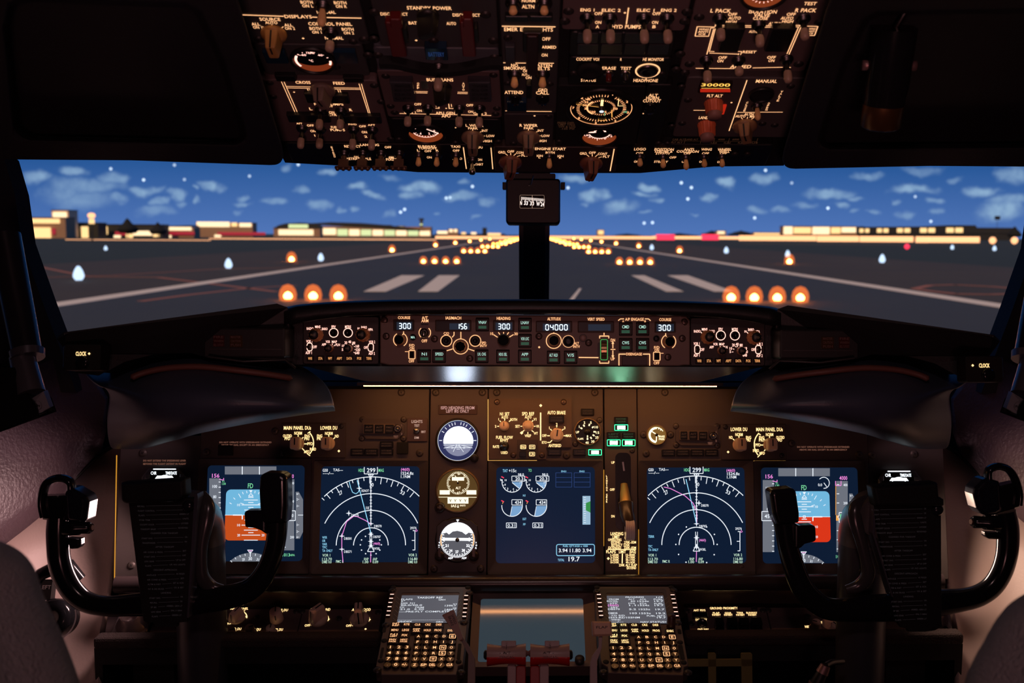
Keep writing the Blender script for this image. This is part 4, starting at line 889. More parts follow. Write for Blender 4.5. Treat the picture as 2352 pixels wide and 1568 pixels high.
label_set(f, r, [('PRESS DIFF', 665, 1106, 18, 150), ('LIMIT TAKE', 672, 1122, 16, 150), ('OFF & LDG', 676, 1140, 16, 150), ('.125 PSI', 680, 1158, 16, 120)], mt=G_DRK, name='placard_lettering')
f, r = module(1440, 1000, ZC, 'dark narrow panel lettered ALT HORN CUTOUT', 1345, 762, 1570, 1320, M_BLK)
label_set(f, r, [('ALT', 1452, 858, 24, 84), ('HORN', 1446, 882, 24, 114), ('CUTOUT', 1440, 908, 26, 160)], dots=[(1362, 1023, 9)])
b = MB(); b.lathe(0, 0, [(.0085, 0), (.0085, .004), (.0065, .005), (.005, .005), (.005, .010), (0, .010)], 20); put(obj('push_button', b, M_GLS, r), f, 1424, 955)
# --- exterior light strip right
f, r = module(900, 1400, ZD, 'bottom overhead strip lettered LOGO, POSITION, ANTI COLLISION, WING, WHEEL WELL', -340, 1300, 1050, 1490, M_BLK)
label_set(f, r, [('LOGO', -117, 1343, 22, 106), ('OFF', -122, 1380, 18, 64), ('POSITION', 100, 1346, 22, 174), ('STROBE &', 96, 1364, 18, 160), ('STEADY', 90, 1382, 18, 130), ('OFF', 178, 1418, 18, 60), ('STEADY', 72, 1456, 18, 126), ('ANTI', 322, 1346, 22, 88), ('COLLISION', 312, 1364, 20, 200), ('OFF', 308, 1381, 18, 62), ('WING', 482, 1345, 20, 96), ('OFF', 472, 1381, 18, 62), ('WHEEL', 644, 1346, 20, 126), ('WELL', 642, 1364, 20, 98), ('OFF', 633, 1381, 18, 62), ('ON', -150, 1455, 18, 44), ('ON', 280, 1456, 18, 44), ('ON', 438, 1456, 18, 44), ('ON', 600, 1458, 18, 44)])
for x, y, yt in ((-120, 1400, 1496), (88, 1405, 1510), (294, 1408, 1526), (458, 1405, 1504), (618, 1405, 1502)): toggle(f, r, x, y, yt, 'bullet')
label_set(f, r, [('CAB ALT', 230, 1255, 14, 110), ('LAND ALT', 350, 1255, 14, 110), ('4000', 615, 1255, 14, 60), ('6000', 745, 1255, 14, 60), ('FLT ALT', 215, 1282, 14, 100), ('FL220', 545, 1286, 14, 60), ('FL260', 668, 1286, 14, 60), ('FL280', 795, 1286, 14, 60), ('FL370', 912, 1286, 14, 60)], mt=G_DRK, lines=[(170, 1268, 935, 1273, 4)] + [(x + 8, 1245, x - 6, 1292, 4) for x in (285, 430, 548, 680, 806, 935)], name='placard_lettering')
for x, y in ((50, 1290), (130, 1292), (850, 1385), (738, 1385)): screw(f, r, x, y)
# --- air conditioning panel
f, r = module(950, 350, ZD, 'reddish-lit air panel with ISOLATION VALVE, six toggles and white flow lines', 340, -260, 1560, 640, mat('overhead_rosy', (0, 0, 0)))
dl = [(620, 228, 886, 232, 9), (618, 242, 884, 246, 9), (1000, 232, 1326, 228, 9), (1006, 246, 1312, 242, 9), (546, 262, 484, 490, 9), (560, 258, 506, 466, 8), (520, 252, 552, 252, 7), (508, 478, 772, 488, 8), (504, 462, 552, 464, 7), (744, 462, 798, 464, 8), (798, 464, 788, 494, 7), (772, 480, 768, 496, 7), (1330, 246, 1224, 490, 8), (1310, 244, 1206, 486, 8), (568, 204, 558, 240, 9), (384, 615, 454, 616, 8), (498, 616, 730, 618, 8), (896, 612, 1168, 606, 8), (1210, 606, 1240, 608, 8), (398, 240, 556, 244, 9), (398, 240, 378, 326, 9), (378, 326, 500, 327, 9), (500, 327, 520, 252, 7), (1388, 236, 1484, 238, 9), (1484, 238, 1454, 320, 9), (1454, 320, 1404, 320, 9), (1336, 190, 1318, 240, 8)]
label_set(f, r, [('L PACK', 610, 97, 32, 184), ('OFF', 716, 130, 26, 80), ('AUTO', 734, 163, 26, 112), ('HIGH', 704, 197, 26, 96), ('ISOLATION', 990, 106, 30, 250), ('VALVE', 980, 136, 28, 146), ('CLOSE', 968, 165, 26, 134), ('AUTO', 1096, 213, 26, 112), ('OFF', 1244, 129, 26, 80), ('AUTO', 1207, 164, 26, 112), ('HIGH', 1212, 193, 26, 100), ('R PACK', 1376, 93, 32, 190), ('TEST', 1416, 33, 28, 114), ('WING', 458, 264, 16, 90), ('ANTI', 450, 286, 18, 90), ('ICE', 442, 308, 16, 60), ('WING', 1434, 260, 16, 60), ('ANTI', 1428, 282, 16, 50), ('ICE', 1420, 302, 14, 40), ('RESET', 868, 468, 22, 122), ('OFF', 626, 519, 24, 76), ('ON', 606, 549, 24, 54), ('OFF', 1066, 517, 24, 76), ('ON', 1066, 546, 24, 54), ('ARMED', 790, 600, 28, 190), ('AUTO', 905, 285, 22, 80)], lines=dl)
for x, y, yt in ((600, 160, 362), (950, 215, 418), (1352, 160, 356), (480, 535, 744), (768, 535, 675), (1200, 525, 742)): toggle(f, r, x, y, yt, 'long', 1.08)
for x0, y0, x1, y1 in ((620, 260, 800, 470), (1040, 262, 1250, 470)): anun(f, r, x0, y0, x1, y1, .009)
g, q = gauge(f, r, 1000, -55, 190, glow('dial_orange', (0, 0, 0)))
b = MB(); b.m = 1; b.poly(circ(0, q * .25, q * .9, 36, q * .7), .0012); b.m = 0
for a in range(200, 345, 20): b.line((q * .5 * math.cos(R(a)), q * .5 * math.sin(R(a))), (q * .62 * math.cos(R(a)), q * .62 * math.sin(R(a))), q * .04, .0016)
obj('dial_marking', b, [G_PNK, M_CAP], g)
for x, y in ((305, 105), (415, 155), (330, 575), (245, 485), (1500, 200), (1310, 575), (285, 655), (210, 625)): screw(f, r, x, y, .005)
# --- pressurisation panel
f, r = module(800, 950, ZD, 'dark pressurisation panel lettered AUTO and MANUAL with a red-lit altitude window', 240, 700, 1400, 1235, M_OVH)
label_set(f, r, [('AUTO', 596, 738, 26, 126), ('FLT ALT', 556, 863, 24, 140), ('LAND ALT', 492, 1060, 24, 160), ('MANUAL', 1022, 731, 28, 190), ('CLOSE', 836, 960, 20, 90, -1.92), ('OPEN', 1032, 960, 20, 76, -1.95), ('VALVE', 1142, 865, 22, 100, -2.0), ('AUTO', 788, 1046, 22, 90), ('ALTN', 864, 1028, 20, 84), ('MAN', 900, 1048, 22, 56)],
    lines=[(846, 722, 684, 1178, 9), (756, 1012, 916, 1012, 7), (956, 1010, 1168, 1010, 7), (364, 993, 474, 994, 7), (792, 1058, 810, 1076, 6), (852, 1052, 846, 1072, 6), (908, 1060, 884, 1074, 6)], dots=[(706, 924, 11)])
b = MB(); f.bx(b, 415, 745, 705, 838, -.001, .004, .001, 0, .004); o = obj('altitude_window', b, mat('window_surround', (.02, .008, .006), .3), r)
b = MB(); f.Rc(b, 425, 800, 695, 830, .0045); b.m = 1; f.T(b, '30000', 565, 765, 26, 260, .0045); f.Ln(b, 435, 795, 690, 797, 5, .0046); obj('readout', b, [glow('readout_red', (.55, .02, .006), .8), glow('readout_yellow', (1, .55, .1), 1.4)], o)
mr_ = mat('red_orange_knob', (.85, .20, .08), .45)
for x, y, yt in ((545, 925, 1060), (482, 1120, 1262)):
    L = reach(f, x, y, yt); flute_knob(f, r, x, y, .0115, L * .72, mr_, fl=18); b = MB(); b.lathe(0, 0, [(.0095, L * .7), (.009, L), (0, L)], 24); put(obj('knob_cap', b, mat('rose_cap', (.35, .18, .14), .5), r), f, x, y)
b = MB(); f.bx(b, 610, 950, 650, 1030, 0, .002, 0, 0, .002); obj('readout_sliver', b, glow('readout_red', (0, 0, 0)), r)
g, q = gauge(f, r, 975, 845, 100, M_DRK); 
toggle(f, r, 935, 945, 1080, 'bullet'); bar_knob(f, r, 826, 1120, 1262, .35, 1.1, mat('amber_brown_knob', (.34, .19, .09), .45))
for x, y in ((258, 780), (315, 900), (262, 1110), (170, 1135), (985, 1112), (1095, 1125), (1240, 775)): screw(f, r, x, y)
# ------------------------------------------------------------------ glareshield
M_GSH = mat('glareshield_vinyl', (.055, .068, .105), .42, bump=(350, .3, .0008))
M_GSK = mat('glareshield_black', (.010, .010, .011), .45, bump=(350, .3, .0008))
def MR(x, y, d, s_):
    v = P(x, y, d); return V3((v.x * -s_, v.y, v.z))
root = bpy.data.objects.new('glareshield', None); C.objects.link(root); root.location = P(1226, 720, 1.05)
tagp(root, 'black moulded glareshield hood over the whole instrument panel', 'glareshield')
def gchild(name, b, m, parent=root):
    b.v = [tuple(V3(p) - root.location) for p in b.v]; return obj(name, b, m, parent)
cols = [(652, 706, 745), (680, 700, 741), (730, 695, 733), (800, 691, 725), (900, 688, 721), (1060, 687, 719), (1226, 687, 718)]
rows = []
for k in range(7):
    row = []
    for (x, yt, yb) in cols:
        prof = [(yb + 3, 1.0), (yb, .976), (yt + 14, .974), (yt + 4, .982), (yt, 1.0), (yt + 1, 1.06), (yt + 8, 1.6)]
        row.append(MR(x, prof[k][0], prof[k][1], -1) if False else P(x, prof[k][0], prof[k][1]))
    rows.append([V3(p) for p in row] + [V3((-p.x, p.y, p.z)) for p in row[-2::-1]])
b = MB(); b.grid(rows); o = gchild('hood', b, M_GSK); md = o.modifiers.new('s', 'SOLIDIFY'); md.thickness = .006
for s_, nm in ((-1, 'left'), (1, 'right')):
    ol = [(137, 778, .885), (149, 767, .89), (636, 703, .975), (655, 710, .978), (664, 822, .99), (480, 818, .965), (440, 805, .955), (350, 808, .94), (285, 828, .93), (225, 856, .915), (180, 850, .905), (158, 815, .90)]
    A_ = [MR(*p, s_) for p in ol]; B_ = [p + V3((0, .5, -.075)) for p in A_]; n = len(ol)
    b = MB(); b.add(A_ + B_, [tuple(range(n)), tuple(range(2 * n - 1, n - 1, -1))] + [(i, (i + 1) % n, n + (i + 1) % n, n + i) for i in range(n)])
    o = gchild('side_wing', b, M_GSK); bevel(o, .007, 3)
    G_ = [[(190, 852, .99), (280, 826, 1.0), (350, 807, 1.01), (430, 804, 1.01), (520, 817, 1.01), (640, 832, 1.03), (690, 838, 1.05)],
          [(212, 872, .955), (290, 856, .955), (360, 834, .955), (440, 829, .955), (530, 841, .955), (660, 857, .975), (738, 868, 1.01)],
          [(233, 887, .94), (305, 882, .925), (385, 862, .92), (455, 854, .92), (545, 865, .92), (672, 884, .94), (758, 895, .99)],
          [(245, 893, .94), (320, 908, .905), (400, 902, .888), (470, 902, .884), (560, 907, .887), (682, 917, .905), (766, 922, .97)],
          [(255, 910, .96), (330, 940, .905), (420, 944, .888), (500, 944, .884), (580, 940, .887), (692, 940, .905), (769, 938, .97)],
          [(243, 955, 1.0), (320, 1004, .93), (385, 1020, .91), (450, 1000, .91), (560, 977, .91), (682, 956, .93), (770, 945, 1.0)],
          [(250, 1030, 1.12), (330, 1030, 1.12), (400, 1010, 1.12), (450, 996, 1.12), (560, 974, 1.12), (682, 954, 1.12), (770, 943, 1.12)]]
    b = MB(); b.grid([spline([tuple(MR(*p, s_)) for p in r], 4) for r in G_]); o = gchild('eyebrow_moulding', b, M_GSH)
    md = o.modifiers.new('u', 'SUBSURF'); md.levels = 1; md.render_levels = 2; md = o.modifiers.new('s', 'SOLIDIFY'); md.thickness = .005; md.offset = 1 if s_ < 0 else -1
    sp = spline([tuple(MR(*p, s_)) for p in [(300, 868, .925), (330, 856, .93), (385, 845, .931), (460, 842, .93), (550, 851, .931), (620, 860, .94), (672, 869, .95)]], 5)
    b = MB(); b.tube(sp, [.001] + [.0062] * (len(sp) - 2) + [.001], 10, .7, (0, 0, 1)); gchild('grip_strip', b, mat('brown_strip_vinyl', (.16, .06, .045), .55))
    b = MB(); b.tube([MR(*p, s_) for p in ((478, 819, .95), (560, 830, .952), (655, 826, .96), (678, 846, .965))], .0022, 8); gchild('under_rail', b, M_BLK)
    # warning light box
    f = Fr(PL(560, 790, .962, 84), 560, 790)
    lab = 'dark fire and caution warning light box under the %s-side wing of the glareshield' % nm
    wr = bpy.data.objects.new('warning_light_box', None); C.objects.link(wr); wr.matrix_world = Matrix.Translation((f.O.x * -s_, f.O.y, f.O.z)) @ Matrix.Rotation(R(-6), 4, 'X')
    tagp(wr, lab, 'warning lights')
    # local axes: x right, y away, z up
    def wb(name, x0, y0, x1, y1, d0, d1, m, parent=None):
        k = .962 * KD / FPX; q = MB(); sx_ = -s_
        xa, xb = sorted(((x0 - 560) * k * sx_, (x1 - 560) * k * sx_)); q.box(xa, -d1, xb, -d0, (790 - y1) * k, (790 - y0) * k); return obj(name, q, m, parent or wr)
    bevel(wb('box_housing', 470, 752, 656, 822, -.05, .006, M_BLK), .003, 2)
    wb('bezel_line', 486, 801, 648, 802.5, .006, .0066, M_DST)
    fw = wb('fire_caption', 494, 770, 519, 796, .006, .0072, mat('dark_red_caption', (.05, .005, .004), .3)); mcp_ = wb('caution_caption', 531, 770, 560, 797, .006, .0072, mat('dark_amber_caption', (.05, .022, .004), .3))
    for t, cx, y, par in (('FIRE', 506, 774, fw), ('WARN', 506, 783, fw), ('BELL CUTOUT', 506, 792, fw), ('MASTER', 545, 774, mcp_), ('CAUTION', 545, 783, mcp_), ('PUSH', 545, 792, mcp_)):
        k = .962 * KD / FPX; q = MB(); q.text(t, (cx - 560) * k * -s_, (790 - y) * k, 22 * k, 5.5 * k, 0); q.v = [(x, -.0074, y_) for x, y_, z in q.v]; obj('lettering', q, glow('faint_red_lettering', (.10, .02, .015), .12), par)
# clock switches at both ends
for px, py, txt, nm, dx in ((186, 812, 'CLOCK', 'left', 19), (2261, 839, 'CLOCK', 'right', -27)):
    f = Fr(PL(px, py, .885, 80), px, py); r = f.thing('clock_switch', 'small lit CLOCK switch under the %s-side tip of the glareshield' % nm, 'switch')
    b = MB(); f.bx(b, px - 42, py - 22, px + 44, py + 38, -.03, -.0005, .004, .001, 0); obj('switch_housing', b, M_BLK, r)
    b = MB(); f.T(b, txt, px, py, 9, 24); u = f.q(px + dx, py); q = 3 * f.sc(px, py); b.poly([(u[0] - q, u[1]), (u[0], u[1] - q), (u[0] + q, u[1]), (u[0], u[1] + q)], .0004); obj('lettering', b, G_YEL, r)
    b = MB(); b.lathe(0, 0, [(.008, 0), (.008, .006), (.005, .007), (0, .007)], 20); put(obj('push_button', b, M_GLS, r), f, px + 6, py + 22)

# ------------------------------------------------------------------ mode control panel and side control panels
MP = PL(1226, 785, 1.0, 84)
Z5, Z6 = (680, 700, 4.2), (1200, 700, 4.055)
M_MCP = mat('mcp_paint', (.21, .135, .105), .5, bump=(900, .2, .0005))
M_EFS = mat('efis_black', (.016, .012, .011), .4)
f = Fr(MP, 1226, 785, (0, 0, 1)); hb = MB(); f.bx(hb, 664, 724, 1790, 838, -.10, -.0165, .004, 0, -.0165)
hb.v = [tuple(f.w(*p)) for p in hb.v]; gchild('equipment_housing', hb, M_GSK)
# slanted metal apron below, reflecting the instruments
a0 = P(700, 840.5, 1.0); a1 = V3((-a0.x, a0.y, a0.z)); dn = V3((0, .10 * math.cos(R(21)), -.10 * math.sin(R(21))))
bl = a0 + dn + V3((.075, 0, 0)); br = V3((-bl.x, bl.y, bl.z)); th = V3((0, .004, .006))
b = MB(); b.hexa([bl, br, a1, a0], [p + th for p in (bl, br, a1, a0)]); o = gchild('reflecting_apron', b, mat('brushed_dark_metal', (.30, .30, .33), .27, 1))
for x, y in ((760, 852), (855, 852), (975, 852), (986, 862), (1475, 852), (1598, 853), (1692, 853)):
    pass
# led strip
l0 = P(835, 886, 1.105); l1 = V3((-l0.x, l0.y, l0.z)); l1 = P(1650, 887.5, 1.105)
r = bpy.data.objects.new('led_strip', None); C.objects.link(r); r.location = l0; tagp(r, 'thin warm LED light strip glowing under the glareshield', 'light strip')
b = MB(); b.box(0, 0, l1.x - l0.x, .004, -.0006, .0006); obj('light_tube', b, glow('led_warm', (1, .40, .13), 36, True), r)
b = MB(); b.box(-.01, -.002, l1.x - l0.x + .01, .010, .0009, .006); obj('strip_holder', b, M_BLK, r)

def big_screw(f, root, x, y, r=.0042):
    return screw(f, root, x, y, r, 0, mat('bronze_screw', (.16, .11, .09), .35, .6))
f = Fr(MP, 1230, 785, Z5); r = f.thing('mode_control_panel', 'long backlit autopilot panel with white digit windows above the LED strip', 'control panel')
b = MB(); f.view = (0, 0, 1)
A_ = [f.q(x, y) for x, y in ((876, 834), (893, 838), (1560, 840), (1570, 838), (1585, 838), (1585, 736), (1578, 727), (1562, 725), (890, 723), (880, 728), (873, 736), (873, 833))]
b.prism(A_, -.014, 0, .0014); obj('faceplate', b, M_MCP, r)
for pts in ([(878, 742), (890, 742), (900, 735), (902, 725)], [(1562, 726), (1564, 740), (1572, 749), (1584, 750)]):
    b = MB(); b.path([f.q(*p, .0006) for p in pts], .0012, .0006); obj('corner_seam', b, mat('seam_brown', (.25, .16, .12), .4), r)
for x, y in ((883, 735), (887, 772), (998, 778), (1079, 823), (1352, 787), (1238, 772), (1567, 777), (1572, 739), (1534, 820)): big_screw(f, r, x, y)
f.view = Z5
T = [('COURSE', 1042, 123, 26, 118), ('A/T', 1242, 124, 28, 58), ('ARM', 1242, 153, 28, 68), ('IAS/MACH', 1518, 126, 28, 150), ('HEADING', 2002, 130, 28, 132), ('OFF', 1238, 347, 28, 54), ('C/O', 1450, 275, 24, 52), ('SPD', 1811, 366, 24, 44), ('INTV', 1808, 394, 24, 64), ('F/D', 1117, 391, 26, 50), ('ON', 1118, 420, 26, 44), ('OFF', 1113, 542, 26, 52), ('10', 1888, 277, 26, 28), ('30', 2122, 279, 26, 34)]
Ls = [(1037, 256, 1037, 276, 8), (1037, 276, 1024, 292, 8), (1524, 260, 1524, 292, 8), (1524, 292, 1506, 312, 8), (1590, 260, 1590, 326, 8), (1512, 424, 1454, 442, 8), (1662, 424, 1720, 444, 8), (1904, 286, 1944, 312, 8), (1952, 264, 1966, 286, 8), (2002, 262, 2002, 280, 8), (2052, 264, 2036, 286, 8), (2098, 286, 2054, 312, 8), (1050, 450, 1082, 450, 5), (2336, 408, 2350, 408, 6)]
label_set(f, r, T, mt=G_AMB, lines=Ls, k=.9)
b = MB()
for x, y, q, a0_, a1_ in ((1006, 336, 66, -60, 60), (1006, 336, 66, 120, 238), (1242, 268, 56, -50, 50), (1242, 268, 56, 130, 230), (1449, 346, 54, 0, 360), (1588, 401, 73, 0, 360), (1728, 346, 54, 0, 360)):
    u = f.q(x, y, .0006); k = f.sc(x, y); b.arc(*u, q * k, a0_, a1_, 7 * k, .0006, 40)
u = f.rect(1088, 440, 1148, 520, .0006); b.path(rr(*u, .001), .0011, .0006, True); objs('lit_ring', b, G_AMB, r)
def window_(f, r, x0, y0, x1, y1, txt=None, tx=None, tw=None, sub=None):
    b = MB(); o_ = f.rect(x0, y0, x1, y1); i_ = f.rect(x0 + 10, y0 + 10, x1 - 10, y1 - 12)
    b.ring(rr(*o_, .0015), rr(*i_, .0008), -.001, .0016, .0008); g = obj('readout_window', b, mat('window_rim', (.10, .06, .045), .4), r)
    b = MB(); b.box(*i_, -.001, .0003); obj('window_pane', b, M_CAP, g)
    if sub:
        b = MB(); f.Rc(b, *sub, .0005); obj('backlight', b, glow('readout_backlight', (.012, .03, .055), .6), g)
    if txt: seg7(f, g, txt, tx, (y0 + y1) / 2 + 6, tw, 50)
    return g
SEG = {'0': 'abcdef', '1': 'bc', '3': 'abcdg', '4': 'bcfg', '5': 'acdfg', '6': 'acdefg'}
def seg7(f, g, s, x0, cy, w, h):
    b = MB(); n = len(s); cw = w / n; z = .0008
    for i, ch in enumerate(s):
        X = x0 + cw * (i + .5); a = cw * .30; hh = h / 2
        S = {'a': (-a, -hh, a, -hh), 'g': (-a, 0, a, 0), 'd': (-a, hh, a, hh), 'f': (-a, -hh, -a, 0), 'b': (a, -hh, a, 0), 'e': (-a, 0, -a, hh), 'c': (a, 0, a, hh)}
        for k in SEG[ch]: q = S[k]; dx = 2 if k in 'agd' else 0; dy = 2 if not dx else 0; f.Ln(b, X + q[0] + dx, cy + q[1] + dy, X + q[2] - dx, cy + q[3] - dy, 8, z)
    obj('digits', b, glow('digit_white', (.75, .90, 1), 1.6), g)
window_(f, r, 938, 142, 1142, 252, '300', 985, 126, sub=(970, 165, 1120, 240)); window_(f, r, 1342, 146, 1692, 256, '156', 1545, 108, sub=(1480, 178, 1672, 238)); window_(f, r, 1900, 148, 2106, 256, '300', 1942, 126, sub=(1925, 170, 2085, 245))
def sq_btn(f, r, x0, y0, x1, y1, t):
    b = MB(); q = f.rect(x0, y0, x1, y1); b.ring(rr(*q, .001), rr(q[0] + .0012, q[1] + .0012, q[2] - .0012, q[3] - .0012, .001), -.001, .0022, .0016); g = obj('square_button', b, M_GLS, r)
    q = f.rect(x0 + 12, y0 + 12, x1 - 12, y1 - 12); b = MB(); b.box(*q, 0, .0026, .0008, .0005); obj('button_cap', b, M_CAP, g)
    b = MB(); cx = (x0 + x1) / 2; H_ = y1 - y0; f.T(b, t, cx, y0 + H_ * .34, 28, min(78, 20 + 15 * len(t)), .0029); obj('caption', b, glow('caption_mint', (.50, .85, .72), .9), g)
    b = MB(); yy = y0 + H_ * .62
    for k in range(4): f.Ln(b, cx - 38, yy + k * 7, cx + 38, yy + k * 7, 4, .0029)
    obj('indicator_bar', b, glow('bar_green', (.04, .17, .10), .7), g)
for x0, y0, x1, y1, t in ((1734, 124, 1862, 254, 'VNAV'), (2144, 126, 2272, 258, 'LNAV'), (2144, 282, 2272, 412, 'VOR LOC'), (1172, 430, 1302, 558, 'N1'), (1316, 430, 1446, 558, 'SPEED'), (1728, 430, 1856, 560, 'LVL CHG'), (1932, 432, 2060, 562, 'HDG SEL'), (2142, 432, 2272, 562, 'APP')): sq_btn(f, r, x0, y0, x1, y1, t)
def knob3(f, r, x, y, rad, L, ox, oy, m=None, fl=0, side=None):
    b = MB(); k = f.sc(x, y); q = rad * k; pr = [(q * 1.12, 0), (q * 1.12, L * .2), (q, L * .25), (q * .93, L), (0, L)]
    b.lathe(0, 0, pr[:-1], 48, .05 if fl else 0, fl); b.m = 1; b.lathe(0, 0, [(q * .93, L * 1.001), (0, L * 1.001)], 48, .05 if fl else 0, fl)
    o = obj('rotary_knob', b, [m or mat('lit_knob_side', (.75, .34, .14), .35), M_GLS], r); put(o, f, x, y); return o
knob3(f, r, 1006, 336, 46, .014, 0, 0); knob3(f, r, 1588, 401, 50, .010, 0, 0, fl=8); knob3(f, r, 2002, 340, 56, .013, 0, 0, m=mat('grey_brown_knob', (.25, .17, .12), .4))
for x, y in ((1449, 346), (1728, 346)):
    b = MB(); k = f.sc(x, y); b.lathe(0, 0, [(46 * k, 0), (44 * k, .002), (24 * k, .003), (18 * k, .001), (0, .001)], 32); put(obj('push_button', b, M_BLK, r), f, x, y)
b = MB(); k = f.sc(1128, 312); b.lathe(0, 0, [(31 * k, 0), (31 * k, .001), (0, .001)], 28); o = put(obj('round_caption', b, M_CAP, r), f, 1128, 312)
b = MB(); b.text('MA', 0, 0, 40 * k, 24 * k, .0013); obj('caption', b, glow('caption_mint', (0, 0, 0)), o)
g = toggle(f, r, 1236, 268, 300, 'steel', .8, .016, (.35, 0)); b = MB(); f.bx(b, 1206, 180, 1276, 194, 0, .0006, .0004, 0, 0); obj('slot', b, M_CAP, r)
for vx, fr in (((1118, 480), Z5),):
    b = MB(); f.bx(b, 1100, 450, 1136, 510, 0, .004, .001, .001, 0); g = obj('rocker_switch', b, M_GLS, r)
# second half of the panel, from the other zoom
f2 = Fr(MP, 1230, 785, Z6); f = f2
T = [('ALTITUDE', 294, 130, 27, 124), ('VERT SPEED', 685, 133, 26, 160), ('A/P ENGAGE', 1043, 134, 26, 174), ('A', 938, 152, 18, 16), ('B', 1143, 152, 18, 14), ('COURSE', 1330, 137, 26, 112), ('ALT', 504, 358, 24, 44), ('INTV', 504, 388, 24, 62), ('DN', 843, 328, 26, 40), ('UP', 841, 503, 26, 36), ('DISENGAGE', 1040, 458, 24, 146), ('F/D', 1251, 396, 24, 50), ('ON', 1251, 421, 24, 42), ('OFF', 1249, 541, 26, 52)]
Ls = [(292, 256, 292, 268, 8), (760, 260, 760, 282, 9), (717, 290, 806, 290, 9), (719, 290, 719, 312, 8), (804, 290, 804, 312, 8), (717, 542, 806, 542, 9), (719, 520, 719, 542, 8), (804, 520, 804, 542, 8), (842, 344, 842, 404, 8), (842, 424, 842, 490, 8), (820, 414, 866, 414, 7), (524, 489, 708, 491, 9), (892, 146, 912, 130, 8), (912, 130, 946, 130, 8), (1140, 130, 1174, 130, 8), (1174, 130, 1194, 148, 8), (896, 458, 962, 458, 9), (1122, 458, 1188, 458, 9), (899, 458, 899, 564, 9), (1185, 458, 1185, 566, 9), (1334, 264, 1334, 284, 8), (1334, 284, 1342, 296, 8), (1290, 450, 1314, 450, 5)]
label_set(f, r, T, mt=G_AMB, lines=Ls, k=.9, dots=[(156, 394, 11)])
b = MB()
for x, y, q, a0_, a1_ in ((292, 335, 70, 0, 360), (428, 340, 54, 0, 360), (1362, 342, 66, -60, 50), (1362, 342, 66, 120, 238)):
    u = f.q(x, y, .0006); k = f.sc(x, y); b.arc(*u, q * k, a0_, a1_, 7 * k, .0006, 40)
for pts in ([(842, 334), (830, 362), (854, 362)], [(842, 500), (830, 470), (854, 470)]): b.poly([f.q(*p, .0006) for p in pts], .0006)
u = f.rect(1220, 440, 1282, 518, .0006); b.path(rr(*u, .001), .0011, .0006, True); objs('lit_ring', b, G_AMB, r)
window_(f, r, 124, 150, 464, 256, '04000', 208, 218, sub=(190, 175, 440, 240)); window_(f, r, 514, 152, 854, 258, sub=(612, 180, 822, 240)); window_(f, r, 1230, 156, 1428, 258, '300', 1258, 128, sub=(1250, 178, 1410, 246))
for x0, y0, x1, y1, t in ((898, 162, 1024, 286, 'CMD'), (1056, 162, 1180, 286, 'CMD'), (898, 310, 1024, 434, 'CWS'), (1056, 310, 1180, 434, 'CWS'), (228, 426, 350, 548, 'ALT HLD'), (386, 426, 510, 548, 'V/S')): sq_btn(f, r, x0, y0, x1, y1, t)
knob3(f, r, 292, 332, 48, .013, 0, 0); knob3(f, r, 1362, 342, 46, .014, 0, 0)
for x, y, q, m in ((428, 340, 44, M_BLK), (565, 308, 30, mat('pale_lens', (.35, .22, .18), .4)), (1248, 314, 26, M_CAP)):
    b = MB(); k = f.sc(x, y); b.lathe(0, 0, [(q * k * 1.25, 0), (q * k * 1.2, .001)], 32); b.m = 1; b.lathe(0, 0, [(q * k, 0), (q * k, .0016), (q * k * .3, .002), (0, .0018)], 32); put(obj('push_button' if m is M_BLK else 'sensor_lens', b, [M_CAP, m], r), f, x, y)
b = MB(); u = f.q(758, 420); k = f.sc(758, 420)   # thumbwheel: half buried ribbed wheel
nn = 24; Rw = 120 * k; w_ = 24 * k
for i in range(nn):
    a = 2 * math.pi * i / nn; a2 = 2 * math.pi * (i + .7) / nn
    b.hexa([(-w_, Rw * math.cos(a) * .85, Rw * math.sin(a) * .85), (w_, Rw * math.cos(a) * .85, Rw * math.sin(a) * .85), (w_, Rw * math.cos(a), Rw * math.sin(a)), (-w_, Rw * math.cos(a), Rw * math.sin(a))],
           [(-w_, Rw * math.cos(a2) * .85, Rw * math.sin(a2) * .85), (w_, Rw * math.cos(a2) * .85, Rw * math.sin(a2) * .85), (w_, Rw * math.cos(a2), Rw * math.sin(a2)), (-w_, Rw * math.cos(a2), Rw * math.sin(a2))])
o = obj('thumbwheel', b, mat('brass_wheel', (.50, .30, .14), .25, .7), r); o.location = (*u, -Rw * .72)
b = MB(); f.bx(b, 724, 316, 796, 516, 0, .0008, .002, 0, 0); f.bx(b, 700, 350, 724, 480, 0, .0007, .004, 0, 0); f.bx(b, 796, 350, 820, 480, 0, .0007, .004, 0, 0); obj('wheel_slot', b, M_CAP, r)
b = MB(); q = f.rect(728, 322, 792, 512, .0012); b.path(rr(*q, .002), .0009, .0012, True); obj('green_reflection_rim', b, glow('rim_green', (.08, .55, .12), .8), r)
b = MB(); f.bx(b, 926, 476, 1160, 562, 0, .004, .0012, .0008, .004); obj('disengage_bar', b, mat('bar_brown', (.07, .045, .04), .45), r)
b = MB(); f.bx(b, 1232, 450, 1272, 508, 0, .004, .001, .001, 0); obj('rocker_switch', b, M_GLS, r)
